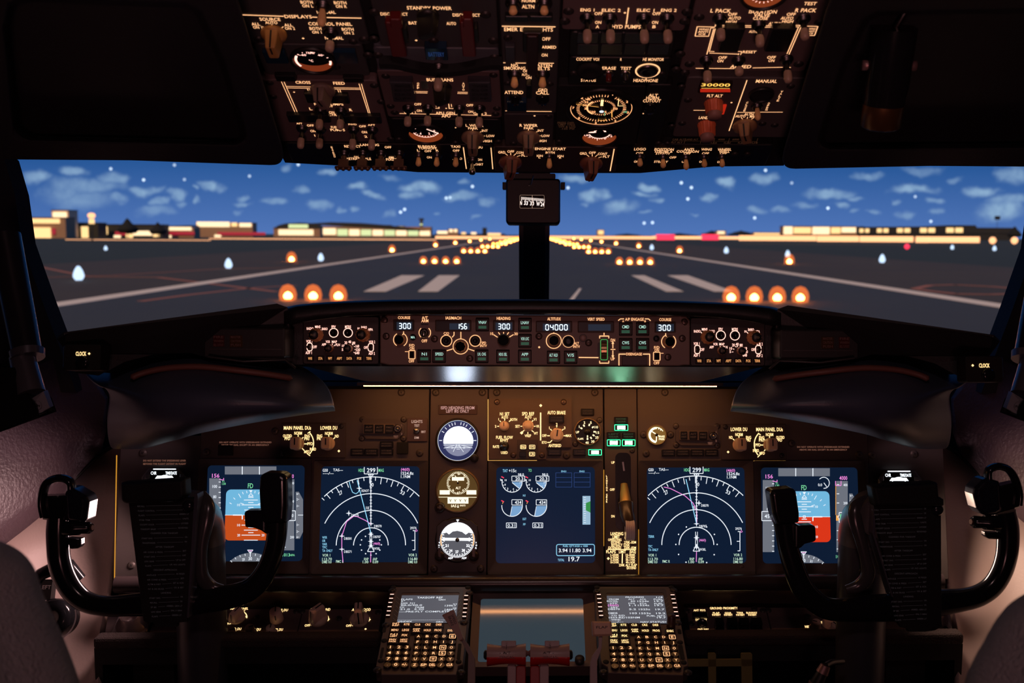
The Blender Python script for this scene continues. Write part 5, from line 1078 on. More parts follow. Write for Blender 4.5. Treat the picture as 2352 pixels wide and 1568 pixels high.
# EFIS control panels
def efis(view, sgn, cx0, lab, X, Y):
    f = Fr(MP, cx0, 790, view); r = f.thing('display_control_panel', lab, 'control panel'); q = lambda k: X[k]
    b = MB(); ap = f.rect(*X['body']); b.box(*ap, -.014, -.001, .003, .0012); obj('faceplate', b, M_EFS, r)
    b = MB(); f.bx(b, *X['inner'], -.001, 0, .002, 0, 0); obj('inner_plate', b, mat('efis_inner', (.028, .016, .013), .45), r)
    label_set(f, r, X['T'], mt=G_PNK, lines=X['L'], k=.8)
    b = MB()
    for x, y in X['rings']: u = f.q(x, y, .0006); k = f.sc(x, y); b.arc(*u, 43 * k, 0, 360, 7 * k, .0006, 40)
    for x, y in X['slots']: u = f.rect(x - 25, y - 38, x + 25, y + 38, .0006); b.path(rr(*u, .003, 5), .0011, .0006, True)
    objs('lit_ring', b, G_PNK, r)
    for x, y in X['rings']:
        b = MB(); k = f.sc(x, y); b.lathe(0, 0, [(38 * k, 0), (36 * k, .0025), (24 * k, .003), (22 * k, .0015), (0, .0015)], 28); put(obj('push_button', b, M_GLS, r), f, x, y)
    for x, y in X['slots']:
        b = MB(); b.lathe(0, 0, [(.002, 0), (.0028, .008), (0, .010)], 12); put(obj('lever_switch', b, M_DST, r), f, x, y)
    mk = mat('fluted_orange_knob', (.85, .38, .14), .35)
    for x, y, rad, L, two in X['knobs']:
        k = f.sc(x, y); b = MB(); R0 = rad * k
        if two: b.lathe(0, 0, [(R0 * 1.1, 0), (R0 * 1.1, L * .45), (R0 * .8, L * .5)], 48, .045, 12)
        b.lathe(0, 0, [(R0 * .80, L * .2), (R0 * .78, L)], 48, .05, 10); b.m = 1; b.lathe(0, 0, [(R0 * .78, L), (R0 * .7, L * 1.05), (0, L * 1.05)], 40)
        o = obj('rotary_knob', b, [mk, M_BLK], r); put(o, f, x, y)
        t = X['kt'].get((x, y))
        if t: b = MB(); b.text(t, 0, 0, R0 * .8, R0 * .3, L * 1.06); obj('caption', b, G_DRK, o)
    for i, t in enumerate(('WXR', 'STA', 'WPT', 'ARPT', 'DATA', 'POS', 'TERR')):
        x = X['bx'][i]; y = X['by']; b = MB(); f.bx(b, x - 34, y - 24, x + 34, y + 26, 0, .003, .0006, .0006, .003); g = obj('push_button', b, M_CAP, r)
        b = MB(); f.T(b, t, x, y, 25, 12 * len(t) + 4, .0033); obj('caption', b, glow('caption_amber', (1, .42, .14), 1.0), g)
efis(Z5, 1, 783, 'black display control panel on the left of the autopilot panel', {'body': (62, 110, 800, 574), 'inner': (78, 188, 792, 566),
    'T': [('RADIO', 136, 228, 24, 66), ('MINS', 209, 211, 24, 52), ('BARO', 277, 231, 24, 54), ('FPV', 362, 211, 26, 40), ('MTRS', 501, 211, 26, 58), ('BARO', 656, 216, 24, 54), ('IN', 603, 227, 20, 20), ('HPA', 719, 237, 24, 44), ('VOR 1', 127, 351, 26, 58), ('OFF', 181, 405, 26, 38), ('ADF 1', 122, 461, 26, 60), ('APP', 269, 382, 24, 42), ('VOR', 307, 355, 24, 42), ('MAP', 370, 355, 24, 50), ('PLN', 403, 384, 24, 40), ('5', 448, 431, 24, 14), ('10', 455, 394, 24, 24), ('20', 480, 364, 26, 26), ('40', 518, 356, 26, 28), ('80', 557, 367, 26, 28), ('160', 592, 398, 26, 34), ('320', 598, 432, 26, 40), ('640', 590, 463, 26, 42), ('VOR 2', 732, 357, 26, 60), ('OFF', 672, 411, 26, 36), ('ADF 2', 730, 468, 26, 60)],
    'L': [(242, 238, 232, 252, 7), (690, 242, 682, 256, 7), (348, 372, 352, 384, 6), (378, 384, 366, 396, 6), (540, 376, 548, 388, 6), (558, 400, 568, 402, 6), (566, 430, 576, 431, 6), (556, 456, 566, 462, 6)],
    'rings': [(363, 269), (501, 269)], 'slots': [(131, 405), (721, 410)],
    'knobs': [(200, 290, 60, .024, 1), (652, 290, 60, .024, 1), (330, 418, 48, .018, 0), (514, 420, 48, .018, 0)], 'kt': {(200, 290): 'RST', (652, 290): 'STD', (330, 418): 'CTR', (514, 420): 'TFC'},
    'bx': (136, 235, 328, 418, 514, 609, 703), 'by': 516}, None)
efis(Z6, -1, 1672, 'black display control panel on the right of the autopilot panel', {'body': (1563, 118, 2262, 572), 'inner': (1572, 208, 2250, 562),
    'T': [('RADIO', 1628, 245, 24, 62), ('MINS', 1697, 227, 24, 52), ('BARO', 1765, 245, 24, 52), ('FPV', 1846, 226, 26, 40), ('MTRS', 1979, 227, 26, 56), ('BARO', 2129, 230, 24, 54), ('IN', 2078, 247, 20, 20), ('HPA', 2190, 248, 24, 42), ('VOR 1', 1622, 361, 26, 56), ('OFF', 1676, 416, 26, 36), ('ADF 1', 1622, 469, 26, 56), ('APP', 1762, 393, 24, 40), ('VOR', 1798, 365, 24, 42), ('MAP', 1857, 365, 24, 48), ('PLN', 1890, 393, 24, 40), ('5', 1936, 435, 24, 14), ('10', 1941, 405, 24, 24), ('20', 1965, 373, 26, 26), ('40', 2000, 366, 26, 28), ('80', 2037, 375, 26, 28), ('160', 2076, 405, 26, 32), ('320', 2082, 436, 26, 34), ('640', 2072, 468, 26, 40), ('VOR 2', 2208, 364, 26, 58), ('OFF', 2150, 416, 26, 36), ('ADF 2', 2207, 472, 26, 58)],
    'L': [(1662, 252, 1672, 266, 7), (2092, 254, 2104, 268, 7), (1840, 384, 1846, 396, 6), (1952, 438, 1964, 438, 6), (1962, 408, 1972, 414, 6), (1984, 384, 1992, 394, 6), (2004, 380, 2002, 392, 6)],
    'rings': [(1847, 284), (1979, 284)], 'slots': [(1629, 415), (2197, 416)],
    'knobs': [(1722, 300, 58, .024, 1), (2150, 304, 58, .024, 1), (1845, 426, 46, .018, 0), (2025, 428, 46, .018, 0)], 'kt': {(1722, 300): 'RST', (2150, 304): 'STD', (1845, 426): 'CTR', (2025, 428): 'TFC'},
    'bx': (1648, 1737, 1827, 1919, 2012, 2103, 2188), 'by': 521}, None)
# ------------------------------------------------------------------ main instrument panel
PN = PL(1226, 1180, 1.15, 77.5)
M1, M2, M3 = (450, 900, 3.646), (970, 900, 3.647), (1370, 900, 3.647)
def board(px, py, view, x0, y0, x1, y1, label, m=None, name='instrument_panel', z=-.012, r=.002):
    f = Fr(PN, px, py, (0, 0, 1)); root = f.thing(name, label, 'instrument panel'); b = MB(); a = f.rect(x0, y0, x1, y1); b.box(*a, z - .006, 0, r, .0008); obj('faceplate', b, m or M_PAN, root); f.view = view; return f, root
def bez_screw(f, r, x, y, rad=.0052): return screw(f, r, x, y, rad, 0, mat('bezel_screw', (.10, .08, .072), .45, .3))
# outboard panels with clocks
for (px, x0, x1, view, cx, cy, nm, ph) in ((355, 270, 455, (0, 0, 1), 378, 1085, 'captain', (('DO NOT EXTEND THE SPEEDBRAKE LEVER', 378, 1057.5), ('BEYOND THE FLIGHT DETENT IN FLIGHT', 378, 1065))), (2080, 1998, 2172, (0, 0, 1), 2065, 1090, 'first officer', ())):
    f, r = board(px, 1180, view, x0, 1000, x1, 1330, 'dark outboard panel behind the %s yoke with a clock' % nm, M_PAN2)
    for x, y in ((302, 1298), (328, 1040)) if px < 1000 else ((2140, 1300), (2100, 1042), (1975 + 28, 1045)): bez_screw(f, r, x, y)
    if ph: label_set(f, r, [(t, x, y, 4, 98) for t, x, y in ph], mt=G_DIM, name='placard_lettering')
    g = f.thing('panel_clock', 'lit clock peeking over the checklist of the %s yoke' % nm, 'clock')
    b = MB(); oc = [f.q(cx + dx, cy + dy) for dx, dy in ((-38, 62), (-50, 50), (-50, 10), (-34, -10), (34, -10), (50, 10), (50, 50), (38, 62))]; b.prism(oc, 0, .007, .002)
    obj('clock_case', b, mat('clock_metal', (.30, .30, .32), .3, .8), g)
    b = MB(); ic = [f.q(cx + dx, cy + dy, .0074) for dx, dy in ((-27, 54), (-40, 42), (-40, 14), (-27, -5), (27, -5), (40, 14), (40, 42), (27, 54))]; b.poly(ic, .0073); obj('clock_face', b, M_CAP, g)
    b = MB(); f.T(b, 'CHR', cx - 30 + 5, cy + 1, 7, 13, .0076); f.T(b, 'TIME/DATE', cx + 15, cy + 1, 7, 26, .0076); u = f.q(cx, cy + 26, .0076); k = f.sc(cx, cy)
    b.poly([f.q(cx + dx, cy + dy, .0076) for dx, dy in ((-22, 14), (22, 14), (17, 7), (-17, 7))], .0076); b.arc(*u, 19 * k, 35, 145, 3 * k, .0077); f.Ln(b, cx - 26, cy - 8, cx + 26, cy - 8, 2.2, .0078); obj('clock_marking', b, glow('clock_white', (.85, .93, 1), 2.2, True), g)
    for dx in (-40, 40):
        b = MB(); f.bx(b, cx + dx - 5, cy + 4, cx + dx + 5, cy + 14, .007, .010, .001, .0005, .01); obj('clock_button', b, mat('clock_metal', (0, 0, 0)), g)
# amber light leaking at panel edges
def leak(f, r, x0, y0, x1, y1, w=2.2, st=None):
    b = MB(); f.Ln(b, x0, y0, x1, y1, w, .0006); o = obj('backlight_gap', b, st or glow('leak_amber', (.75, .32, .03), .8), r); return o

f, r = board(720, 1100, M1, 457, 893, 983, 1322, 'captain instrument panel with selector knobs above two displays')
for x, y in ((500, 1037),): pass
VB = (0, 0, 1)
f.view = VB
for x, y in ((922, 901), (475, 1038), (632, 990), (964, 1040), (676, 1304), (944, 1304)): bez_screw(f, r, x, y)
leak(f, r, 268, 1045, 263, 1328, 2.6)
f.view = M1
label_set(f, r, [('DO NOT OPERATE WITH SPEEDBRAKES EXTENDED', 415, 421, 13, 436), ('ABOVE 300 KIAS, EXCEPT IN AN EMERGENCY', 412, 443, 13, 402)], mt=G_DIM, name='placard_lettering')
f.view = VB; anun(f, r, 500, 1022, 534, 1046, .006, None, M_DRK); anun(f, r, 911, 1015, 937, 1042, .006, None, M_DRK)
for x0, y0, x1, y1, t in ((805, 1030, 836, 1046, ('TAKEOFF', 'CONFIG')), (837, 1030, 868, 1046, ('CABIN', 'ALTITUDE')), (872, 1030, 903, 1045, ('AUTO BRAKE', 'DISARM')), (872, 1014, 903, 1028, ('ANTISKID', 'INOP'))): anun(f, r, x0, y0, x1, y1, .004, t)

# selector sub panels
def selector(px, py, view, box, T, L, knobs, arc, label, dots, scr):
    f = Fr(PN, px, py, view); r = f.thing('selector_panel', label, 'switch panel'); b = MB(); f.bx(b, *box, 0, .004, .001, .0008, .004); obj('faceplate', b, mat('selector_paint', (.07, .05, .042), .55, bump=(900, .2, .0005)), r)
    label_set(f, r, T, mt=G_YEL, lines=L, n=.0045, k=.95, dots=dots)
    if arc:
        b = MB(); x, y, q, a0_, a1_ = arc; u = f.q(x, y, .0045); k = f.sc(x, y)
        b.arc(*u, q * k, a0_, a1_, 8 * k, .0045, 30); objs('lit_arc', b, G_YEL, r)
    for x, y, rad, L_, ty in knobs: kn(f, r, x, y, rad, L_, ty)
    for x, y in scr: screw(f, r, x, y, .0036, .004)
    return f, r
def kn(f, r, x, y, rad, L, ty, ang=0):
    k = f.sc(x, y) * rad; u = f.q(x, y, .004); m = mat('beige_knob', (.85, .62, .42), .42)
    b = MB()
    if ty == 'bar':
        b.lathe(0, 0, [(k * 1.0, 0), (k, .003), (k * .9, .005), (0, .005)], 28); o = obj('selector_knob', b, m, r)
        b = MB(); b.box(-k * .70, -k * .85, k * .70, k * .95, .005, L, k * .35, .002, 4); obj('grip', b, m, o)
        b = MB(); b.box(-k * .09, -k * .2, k * .09, k * .75, L, L + .0004); obj('pointer_line', b, M_BLK, o)
    elif ty == 'star':
        b.lathe(0, 0, [(k * 1.15, 0), (k * 1.15, .002), (k, .003)], 48, .03, 12); b.lathe(0, 0, [(k * .85, .002), (k * .80, L * .5)], 48, .07, 8); b.lathe(0, 0, [(k * .80, L * .5), (k * .7, L), (0, L)], 40, .05, 8); o = obj('rotary_knob', b, m, r)
    else:
        b.lathe(0, 0, [(k, 0), (k * .95, .003), (k * .8, .004), (k * .8, L), (k * .7, L + .001), (0, L + .001)], 36); o = obj('rotary_knob', b, m, r)
        b = MB(); b.box(-k * .07, -k * .1, k * .07, k * .7, L + .001, L + .0014); obj('pointer_line', b, M_BLK, o)
    o.location = (u[0], u[1], .004); o.rotation_euler = (0, 0, ang); return o
selector(719, 1012, M1, (712, 258, 1254, 552), [('MAIN PANEL DUs', 850, 300, 30, 228), ('NORM', 856, 344, 26, 64), ('OUTBD', 766, 367, 24, 74), ('PFD', 766, 390, 24, 46), ('ENG', 932, 367, 24, 44), ('PRI', 928, 391, 24, 40), ('PFD', 956, 433, 24, 46), ('INBD', 980, 478, 24, 52), ('MFD', 929, 500, 24, 44), ('LOWER DU', 1113, 300, 30, 140), ('NORM', 1113, 346, 26, 64), ('ENG', 1036, 367, 24, 44), ('PRI', 1033, 391, 24, 38), ('ND', 1180, 369, 24, 32)],
    [(856, 358, 856, 378, 7), (804, 378, 818, 392, 7), (900, 378, 886, 392, 7), (906, 434, 934, 434, 7), (884, 466, 908, 490, 7), (936, 346, 958, 330, 7), (930, 514, 956, 534, 7), (1113, 358, 1113, 376, 7), (1060, 380, 1074, 392, 7), (1166, 380, 1152, 392, 7)],
    [(850, 432, 58, .022, 'bar'), (1107, 432, 58, .022, 'bar')], (850, 432, 135, -40, 43), 'amber-lit selector panel with two beige knobs above the captain displays', [(1197, 494, 11)], [(1217, 287), (738, 516)])
# warning caption unit
def cap_unit(px, py, view, oct_, cells, lampxy, txt, label, scr):
    f = Fr(PN, px, py, view); r = f.thing('caption_unit', label, 'warning lights'); b = MB(); b.prism([f.q(*p) for p in oct_][::-1], 0, .004); obj('mounting_plate', b, mat('cap_plate', (.085, .062, .05), .5), r)
    fr_ = (min(c[0] for c in cells) - 8, cells[0][1] - 8, max(c[2] for c in cells) + 8, cells[0][3] + 8)
    b = MB(); f.bx(b, *fr_, .004, .008, .0008, .0005, .008); obj('cell_frame', b, mat('cap_frame', (.20, .14, .09), .4, .5), r)
    for c, t in zip(cells, (('A/P', 'P/RST'), ('A/T', 'P/RST'), ('FMC', 'P/RST'))): anun(f, r, *c, .010, t)
    b = MB(); b.lathe(0, 0, [(.0065, 0), (.0065, .007), (.004, .008), (.0028, .006), (0, .006)], 20); b.m = 1; b.lathe(0, 0, [(.0026, .006), (.0026, .009), (0, .010)], 12); u = f.q(*lampxy, .004); o = obj('test_switch', b, [M_DST, M_STL], r); o.location = (*u, .004)
    label_set(f, r, txt, mt=G_DIM, n=.0045)
    for x, y in scr: bez_screw(f, r, x, y, .0044)
cap_unit(876, 987, M1, [(1410, 222), (1690, 226), (1745, 280), (1745, 345), (1690, 395), (1430, 392), (1385, 340), (1385, 270)], [(1408, 272, 1486, 342), (1498, 274, 1572, 344), (1584, 274, 1656, 346)], (1692, 308), [('1', 1722, 278, 16), ('2', 1722, 350, 16), ('TEST', 1674, 374, 18, 40)], 'three dark square captions in an amber-edged frame, captain side', [(1395, 230), (1740, 230), (1390, 388), (1738, 390)])
cap_unit(1602, 998, M3, [(705, 282), (950, 282), (1015, 290), (1015, 420), (975, 448), (705, 446), (662, 410), (662, 322)], [(704, 330, 762, 396), (778, 330, 846, 398), (860, 332, 930, 400)], (976, 368), [('1', 1002, 334, 16), ('2', 1002, 408, 16), ('TEST', 952, 430, 18, 40)], 'three dark square captions in an amber-edged frame, first officer side', [(666, 286), (1010, 288), (668, 444), (1012, 448)])
f = Fr(PN, 958, 985, M1); r = f.thing('lights_switch', 'small panel lettered LIGHTS with one steel test toggle', 'switch'); b = MB(); f.bx(b, 1768, 218, 1938, 414, 0, .003, .002, .0006, .003); obj('faceplate', b, mat('rosy_plate', (.10, .06, .055), .5), r)
label_set(f, r, [('LIGHTS', 1851, 247, 24, 92), ('TEST', 1850, 281, 20, 44), ('BRT', 1906, 333, 18, 36), ('DIM', 1848, 382, 18, 36)], mt=glow('soft_rose', (1, .62, .48), .62), n=.0035)
toggle(f, r, 1850, 325, 350, 'steel', .9, .018)

# display units
def NDs(b, X, Y, c2):
    "compass rose symbology in a 3.647 zoom around the aircraft point X,Y; returns helpers"
def du(view, px, py, outer, scr, label, fill=G_NAV):
    f = Fr(PN, px, py, view); r = f.thing('display_unit', label, 'screen')
    o_ = f.rect(*outer); i_ = f.rect(*scr); b = MB(); b.ring(rr(*o_, .003, 5), rr(*i_, .007, 5), 0, .005, .001); obj('bezel', b, M_PAN2, r)
    b = MB(); b.prism(rr(*i_, .007, 5), 0, .0012); s = obj('screen', b, M_SCR, r); return f, r, s
n_ = .0016
def ring_(f, b, x, y, r, a0, a1, w=7, seg=40): u = f.q(x, y, n_); k = f.sc(x, y); b.arc(u[0], u[1], r * k, a0, a1, w * k, n_, seg)
def nd(view, px, X, Y, outer, scr, label, right):
    f, r, s = du(view, px, 1180, outer, scr, label); b = MB(); w = 7; ox = X - 1465; oy = Y - 1285
    m = lambda i: setattr(b, 'm', i)
    for q, a0, a1 in ((145, 0, 180), (290, 0, 180), (430, 25, 155)): ring_(f, b, X, Y, q, a0, a1, 7)
    ring_(f, b, X, Y, 570, 45.5, 134.5, 7, 60)
    for d in range(-40, 46, 5):
        a = R(90 + d + 1); L = 52 if d % 10 == 0 else 28; f.Ln(b, X + 570 * math.cos(a), Y - 570 * math.sin(a), X + (570 - L) * math.cos(a), Y - (570 - L) * math.sin(a), 6, n_)
    f.T(b, '30', X + 6, Y - 507, 30, 34, n_); f.T(b, '27', X - 255, Y - 440, 30, 34, n_, .5); f.T(b, '33', X + 265, Y - 440, 30, 36, n_, -.5); f.T(b, '10' if not right else '5', X - (28 if not right else 22), Y - 313, 24, 26 if not right else 14, n_)
    f.Ln(b, X, Y - 600, X, Y - 190, 7, n_)
    for k in range(14): f.Ln(b, X - 9, Y - 560 + 26 * k, X + 9, Y - 560 + 26 * k, 5, n_)
    f.Ln(b, X - 55, Y - 655, X - 55, Y - 598, 6, n_); f.Ln(b, X + 55, Y - 655, X + 55, Y - 598, 6, n_); f.Ln(b, X - 55, Y - 598, X + 55, Y - 598, 6, n_)
    f.T(b, '299', X + 2, Y - 628, 36, 72, n_); b.path([f.q(X + dx, Y + dy, n_) for dx, dy in ((-22, -594), (22, -594), (0, -565))], 6 * f.sc(X, Y), n_, True)
    b.path([f.q(X + dx, Y + dy, n_) for dx, dy in ((-28, 52), (28, 52), (0, -6))], 6 * f.sc(X, Y), n_, True)
    f.Ln(b, X - 8, Y - 110, X - 8, Y + 5, 5, n_); f.Ln(b, X + 8, Y - 110, X + 8, Y + 5, 5, n_)
    for dx, dy in ((-45, -75), (75, -45), (-78, -45), (-88, -4), (88, -4), (-78, 40), (75, 40), (-44, 70), (44, 70), (0, 82)) if not right else ((-85, -150), (85, -150), (-150, -88), (150, -88), (-173, -4), (173, -4), (-150, 80), (148, 82), (-88, 145), (85, 148)):
        u = f.q(X + dx, Y + dy, n_); b.disc(*u, 6 * f.sc(X, Y), n_, 8)
    def star(x, y):
        for a in (0, 90, 180, 270):
            a = R(a); p = f.q(x + 25 * math.cos(a), y + 25 * math.sin(a), n_); q1 = f.q(x + 7 * math.cos(a + .8), y + 7 * math.sin(a + .8), n_); q2 = f.q(x + 7 * math.cos(a - .8), y + 7 * math.sin(a - .8), n_); b.poly([p, q1, f.q(x, y, n_), q2], n_)
    for x, y, t, tx, ty in (((1368, 806, 'EGNOT', 1418, 826), (1280, 1015, 'DB575', 1332, 1032), (1222, 1206, 'DB581', 1272, 1226), (1222, 1316, 'DB571', 1272, 1336), (1465, 1102, 'DB570', 1524, 1122), (1465, 1190, 'DB707', 1516, 1212), (1465, 1288, 'RW30L', 1512, 1310), (1465, 1250, '', 0, 0)) if not right else ((858, 930, 'DB570', 908, 950), (838, 1103, 'DB707', 892, 1123), (838, 1220, '', 0, 0), (838, 1300, 'RW30L', 886, 1318))):
        star(x, y)
        if t: f.T(b, t, tx, ty, 20, 62, n_)
    sx = 0 if not right else -627; sy = 0 if not right else -4
    f.T(b, 'GS0', 1083 + sx, 655 + sy, 24, 44, n_); f.T(b, 'TAS---', 1190 + sx, 652 + sy, 22, 82, n_); f.T(b, '---/--', 1108 + sx, 680 + sy, 20, 90, n_)
    X2 = 1765 if not right else 1142
    f.T(b, '1524.8z', X2 + 5, 680 + (4 if right else 0), 24, 106, n_); f.T(b, '1.1NM', X2 - 10, 708 + (4 if right else 0), 24, 78, n_)
    f.T(b, '29376', (1820 if not right else 1190), (1138 if not right else 1144), 20, 54, n_)
    x = 1834 if not right else 1202; y0 = 1160 if not right else 1168
    f.Ln(b, x, y0, x, y0 + 162, 6, n_); f.Ln(b, x - 18, y0, x, y0, 6, n_); f.Ln(b, x - 26, y0 + 82, x, y0 + 82, 6, n_); f.Ln(b, x - 20, y0 + 162, x, y0 + 162, 6, n_)
    m(3)
    tx = 1058 if not right else 434
    for t, y, wd in ((('WXR', 1217, 40), ('OR', 1245, 26), ('VAR', 1273, 40), ('TFC', 1300, 40), ('TA ONLY', 1328, 86)) if not right else (('TERR', 1210, 50), ('TFC', 1293, 34), ('TA ONLY', 1321, 84))): u = f.q(tx, y, n_); b.text(t, u[0], u[1], wd * f.sc(tx, y), 20 * f.sc(tx, y), n_, 0, 'l')
    if not right:
        f.Ln(b, 1350, 738, 1465, 1180, 7, n_); b.path([f.q(*p, n_) for p in ((1284, 752), (1296, 800), (1312, 840), (1340, 852), (1362, 836), (1370, 806))], 6 * f.sc(X, Y), n_)
    else: f.Ln(b, 750, 730, 838, 1100, 7, n_)
    m(1); f.T(b, '(460)', X2 - 12 if not right else 1125, 648 if not right else 656, 24, 72, n_); f.T(b, '(460)', (1514 if not right else 888), (1268 if not right else 1240), 20, 56, n_)
    f.Ln(b, X, Y + 55, X - 2, Y + 142, 6, n_)
    if not right:
        b.path([f.q(*p, n_) for p in ((1465, 1105), (1420, 1075), (1350, 1042), (1320, 1040), (1262, 1085), (1222, 1206), (1222, 1316), (1232, 1425))], 6 * f.sc(X, Y), n_)
    else: b.path([f.q(*p, n_) for p in ((565, 795), (620, 808), (740, 868), (810, 930), (838, 990), (842, 1040), (840, 1100))], 6 * f.sc(X, Y), n_)
    u = f.q(x + 12, y0, n_); k = 9 * f.sc(X, Y); b.path([(u[0] - k, u[1]), (u[0], u[1] - k), (u[0] + k, u[1]), (u[0], u[1] + k)], k * .4, n_, True)
    m(2); f.T(b, 'HDG', X - 82, Y - 628, 26, 44, n_); f.T(b, 'MAG', X + 86, Y - 628, 26, 44, n_)
    m(4)
    lx = 1092 if not right else 467; rx = 1815 if not right else 1185
    for t, x_, y, wd in (('VOR 1', lx, 1366, 66), ('113.70', lx + 6, 1398, 82), ('DME 0.0', lx + 4, 1422, 78), ('VOR 2', rx, 1364, 70), ('116.80', rx + 2, 1396, 76), ('DME 0.0', rx, 1422, 76), ('RNP', X - 38, 1398, 38), ('1.00', X - 44, 1422, 48), ('ANP', X + 34, 1398, 38), ('0.09', X + 38, 1422, 48), ('FMC R' if right else 'FMC L', (584 if right else 1204), 1418, 62)): f.T(b, t, x_, y, 22, wd, n_)
    objs('symbology', b, [G_WHT, G_MAG, G_GRN, G_CYN, glow('symbology_pale_green', (.66, .95, .75), .8)], s); return f, r
nd(M1, 849, 1465, 1283, (984, 575, 1942, 1522), (1042, 622, 1868, 1424), 'captain navigation display with white arcs and a magenta route, left of the round standby dials', False)
nd(M3, 1600, 838, 1280, (358, 575, 1318, 1525), (425, 632, 1246, 1434), 'first officer navigation display with white range arcs beside the gear lever', True)
def pfd(view, px, X, Y, outer, scr, label, gm, right):
    f, r, s = du(view, px, 1180, outer, scr, label); z1, z2 = .0014, .0018
    b = MB(); q = f.rect(X - 214, Y - 214, X + 216, Y + 212, z1); mid = f.q(X, Y, z1)[1]; P_ = rr(*q, .008, 6)
    up = [p for p in P_ if p[1] > mid]; lo = [p for p in P_ if p[1] < mid]
    b.m = 0; b.poly([(q[2], mid)] + up + [(q[0], mid)], z1); b.m = 1
    lo2 = sorted(lo, key=lambda p: math.atan2(p[1] - mid, p[0] - (q[0] + q[2]) / 2)); b.poly([(q[0], mid)] + lo2 + [(q[2], mid)], z1)
    b.m = 2
    for a in ((-218, -407, 214, -340), (-348, -308, -253, 295), (269, -300, 364, 295)): f.Rc(b, X + a[0], Y + a[1], X + a[2], Y + a[3], z1)
    b.poly([f.q(X + dx, Y + dy, z1) for dx, dy in ((375, 198), (410, 198), (437, 140), (437, -130), (402, -195), (375, -195))], z1)
    c = f.q(X - 5, Y + 577, z1); k = f.sc(X, Y); rr_ = 257 * k; a_ = math.acos((577 - 392) / 257.)
    b.poly([(c[0] + rr_ * math.sin(t), c[1] + rr_ * math.cos(t)) for t in [a_ - 2 * a_ * i / 20 for i in range(21)]], z1)
    objs('screen_field', b, [G_SKY, gm, G_GRY], s)
    b = MB(); L = lambda x0, y0, x1, y1, w=6: f.Ln(b, X + x0, Y + y0, X + x1, Y + y1, w, z2); T = lambda t, x, y, h, w=None, rt=0: f.T(b, t, X + x, Y + y, h, w, z2, rt)
    for x in (-72, 72): L(x, -407, x, -340, 7)
    L(-217, 0, 217, 0, 4)
    for i, y in enumerate((-148, -126, -105, -85, -64, -42)): w = (22, 58, 22, 78, 22, 55)[i]; L(-w, y, w, y)
    for i, y in enumerate((20, 42, 62, 84, 105, 126, 147, 168, 210)): w = (22, 55, 22, 78, 22, 58, 22, 78, 58)[i]; L(-w, y, w, y)
    for y in (-85, 84, 168): T('10' if abs(y) < 100 else '20', 102, y, 20, 24); T('10' if abs(y) < 100 else '20', -102, y, 20, 24)
    L(-150, 0, -72, 0, 9); L(-72, 0, -72, 36, 9); L(150, 0, 72, 0, 9); L(72, 0, 72, 36, 9)
    b.path([f.q(X + dx, Y + dy, z2) for dx, dy in ((-9, -9), (9, -9), (9, 9), (-9, 9))], 5 * k, z2, True)
    L(-88, -100, -60, -92, 5); L(88, -100, 60, -92, 5)
    b.poly([f.q(X + dx, Y + dy, z2) for dx, dy in ((0, -185), (14, -208), (-14, -208))][::-1], z2); b.path([f.q(X + dx, Y + dy, z2) for dx, dy in ((0, -182), (20, -158), (-20, -158))], 5 * k, z2, True)
    for a in (-60, -45, -30, -20, -10, 10, 20, 30, 45, 60): ra = R(90 + a); L0 = 206; L1 = 206 - (38 if abs(a) == 30 else 20); L(L0 * math.cos(ra), -L0 * math.sin(ra), L1 * math.cos(ra), -L1 * math.sin(ra), 5)
    for i in range(14):
        y = -282 + 43.5 * i
        L(-270, y + 5, -252, y + 5) if not (-60 < y < 50) else None
    for t, y in (('100', -240), ('80', -153), ('60', -66)): T(t, -302, y, 24, 13 * len(t))
    for i in range(8):
        y = -270 + 77 * i; L(272, y, 292, y) if not (-40 < y < 50) else None
    T('400', 345, -267, 20, 34); T('200', 345, -115, 20, 34); T('200', 345, 185, 20, 34)
    b.path([f.q(X + dx, Y + dy, z2) for dx, dy in ((-355, -45), (-268, -45), (-268, -14), (-254, 0), (-268, 14), (-268, 32), (-355, 32))], 6 * k, z2, True); T('45', -312, -5, 30, 42)
    b.path([f.q(X + dx, Y + dy, z2) for dx, dy in ((292, -36), (372, -36), (372, 46), (292, 46), (292, 14), (278, 2), (292, -10))], 6 * k, z2, True); T('0', 326, 4, 32, 20); T('0', 350, 4, 26, 14)
    L(395, 0, 437, 0, 5)
    for i, (t, y) in enumerate((('6', -178), ('2', -132), ('1', -76), ('1', 82), ('2', 138), ('6', 184))): T(t, 388, y, 18, 10); L(396, y, 404, y, 4)
    for a in range(-40, 41, 10):
        ra = R(90 - a); cx, cy = -5, 577; w = 18; L(cx + 257 * math.cos(ra), cy - 257 * math.sin(ra), cx + (257 - w) * math.cos(ra), cy - (257 - w) * math.sin(ra), 5) if 577 - 257 * math.sin(ra) < 385 else None
    T('30', -5, 365, 26, 30); T('29', -62, 372, 22, 22, .25); T('31', 58, 372, 22, 20, -.25); L(-5, 300, -5, 350, 7)
    b.path([f.q(X + dx, Y + dy, z2) for dx, dy in ((-28, 292), (18, 292), (-5, 322))], 5 * k, z2, True)
    if right:
        u = f.q(X + 164, Y - 285, z2); b.arc(*u, 46 * k, -95, 140, 6 * k, z2); L(164, -285, 188, -252, 6); T('0.0', 132, -268, 22, 34)
    b.m = 1; T('156', -294, -338 + (8 if not right else 0), 32, 62); T('4000', 327, -325, 32, 66)
    L(-266, -300, -228, -292, 6); L(-228, -292, -228, -310, 6); b.path([f.q(X + dx, Y + dy, z2) for dx, dy in ((262, -300), (262, -262), (308, -262), (308, -300))], 6 * k, z2); L(-24, 300, 14, 300, 5)
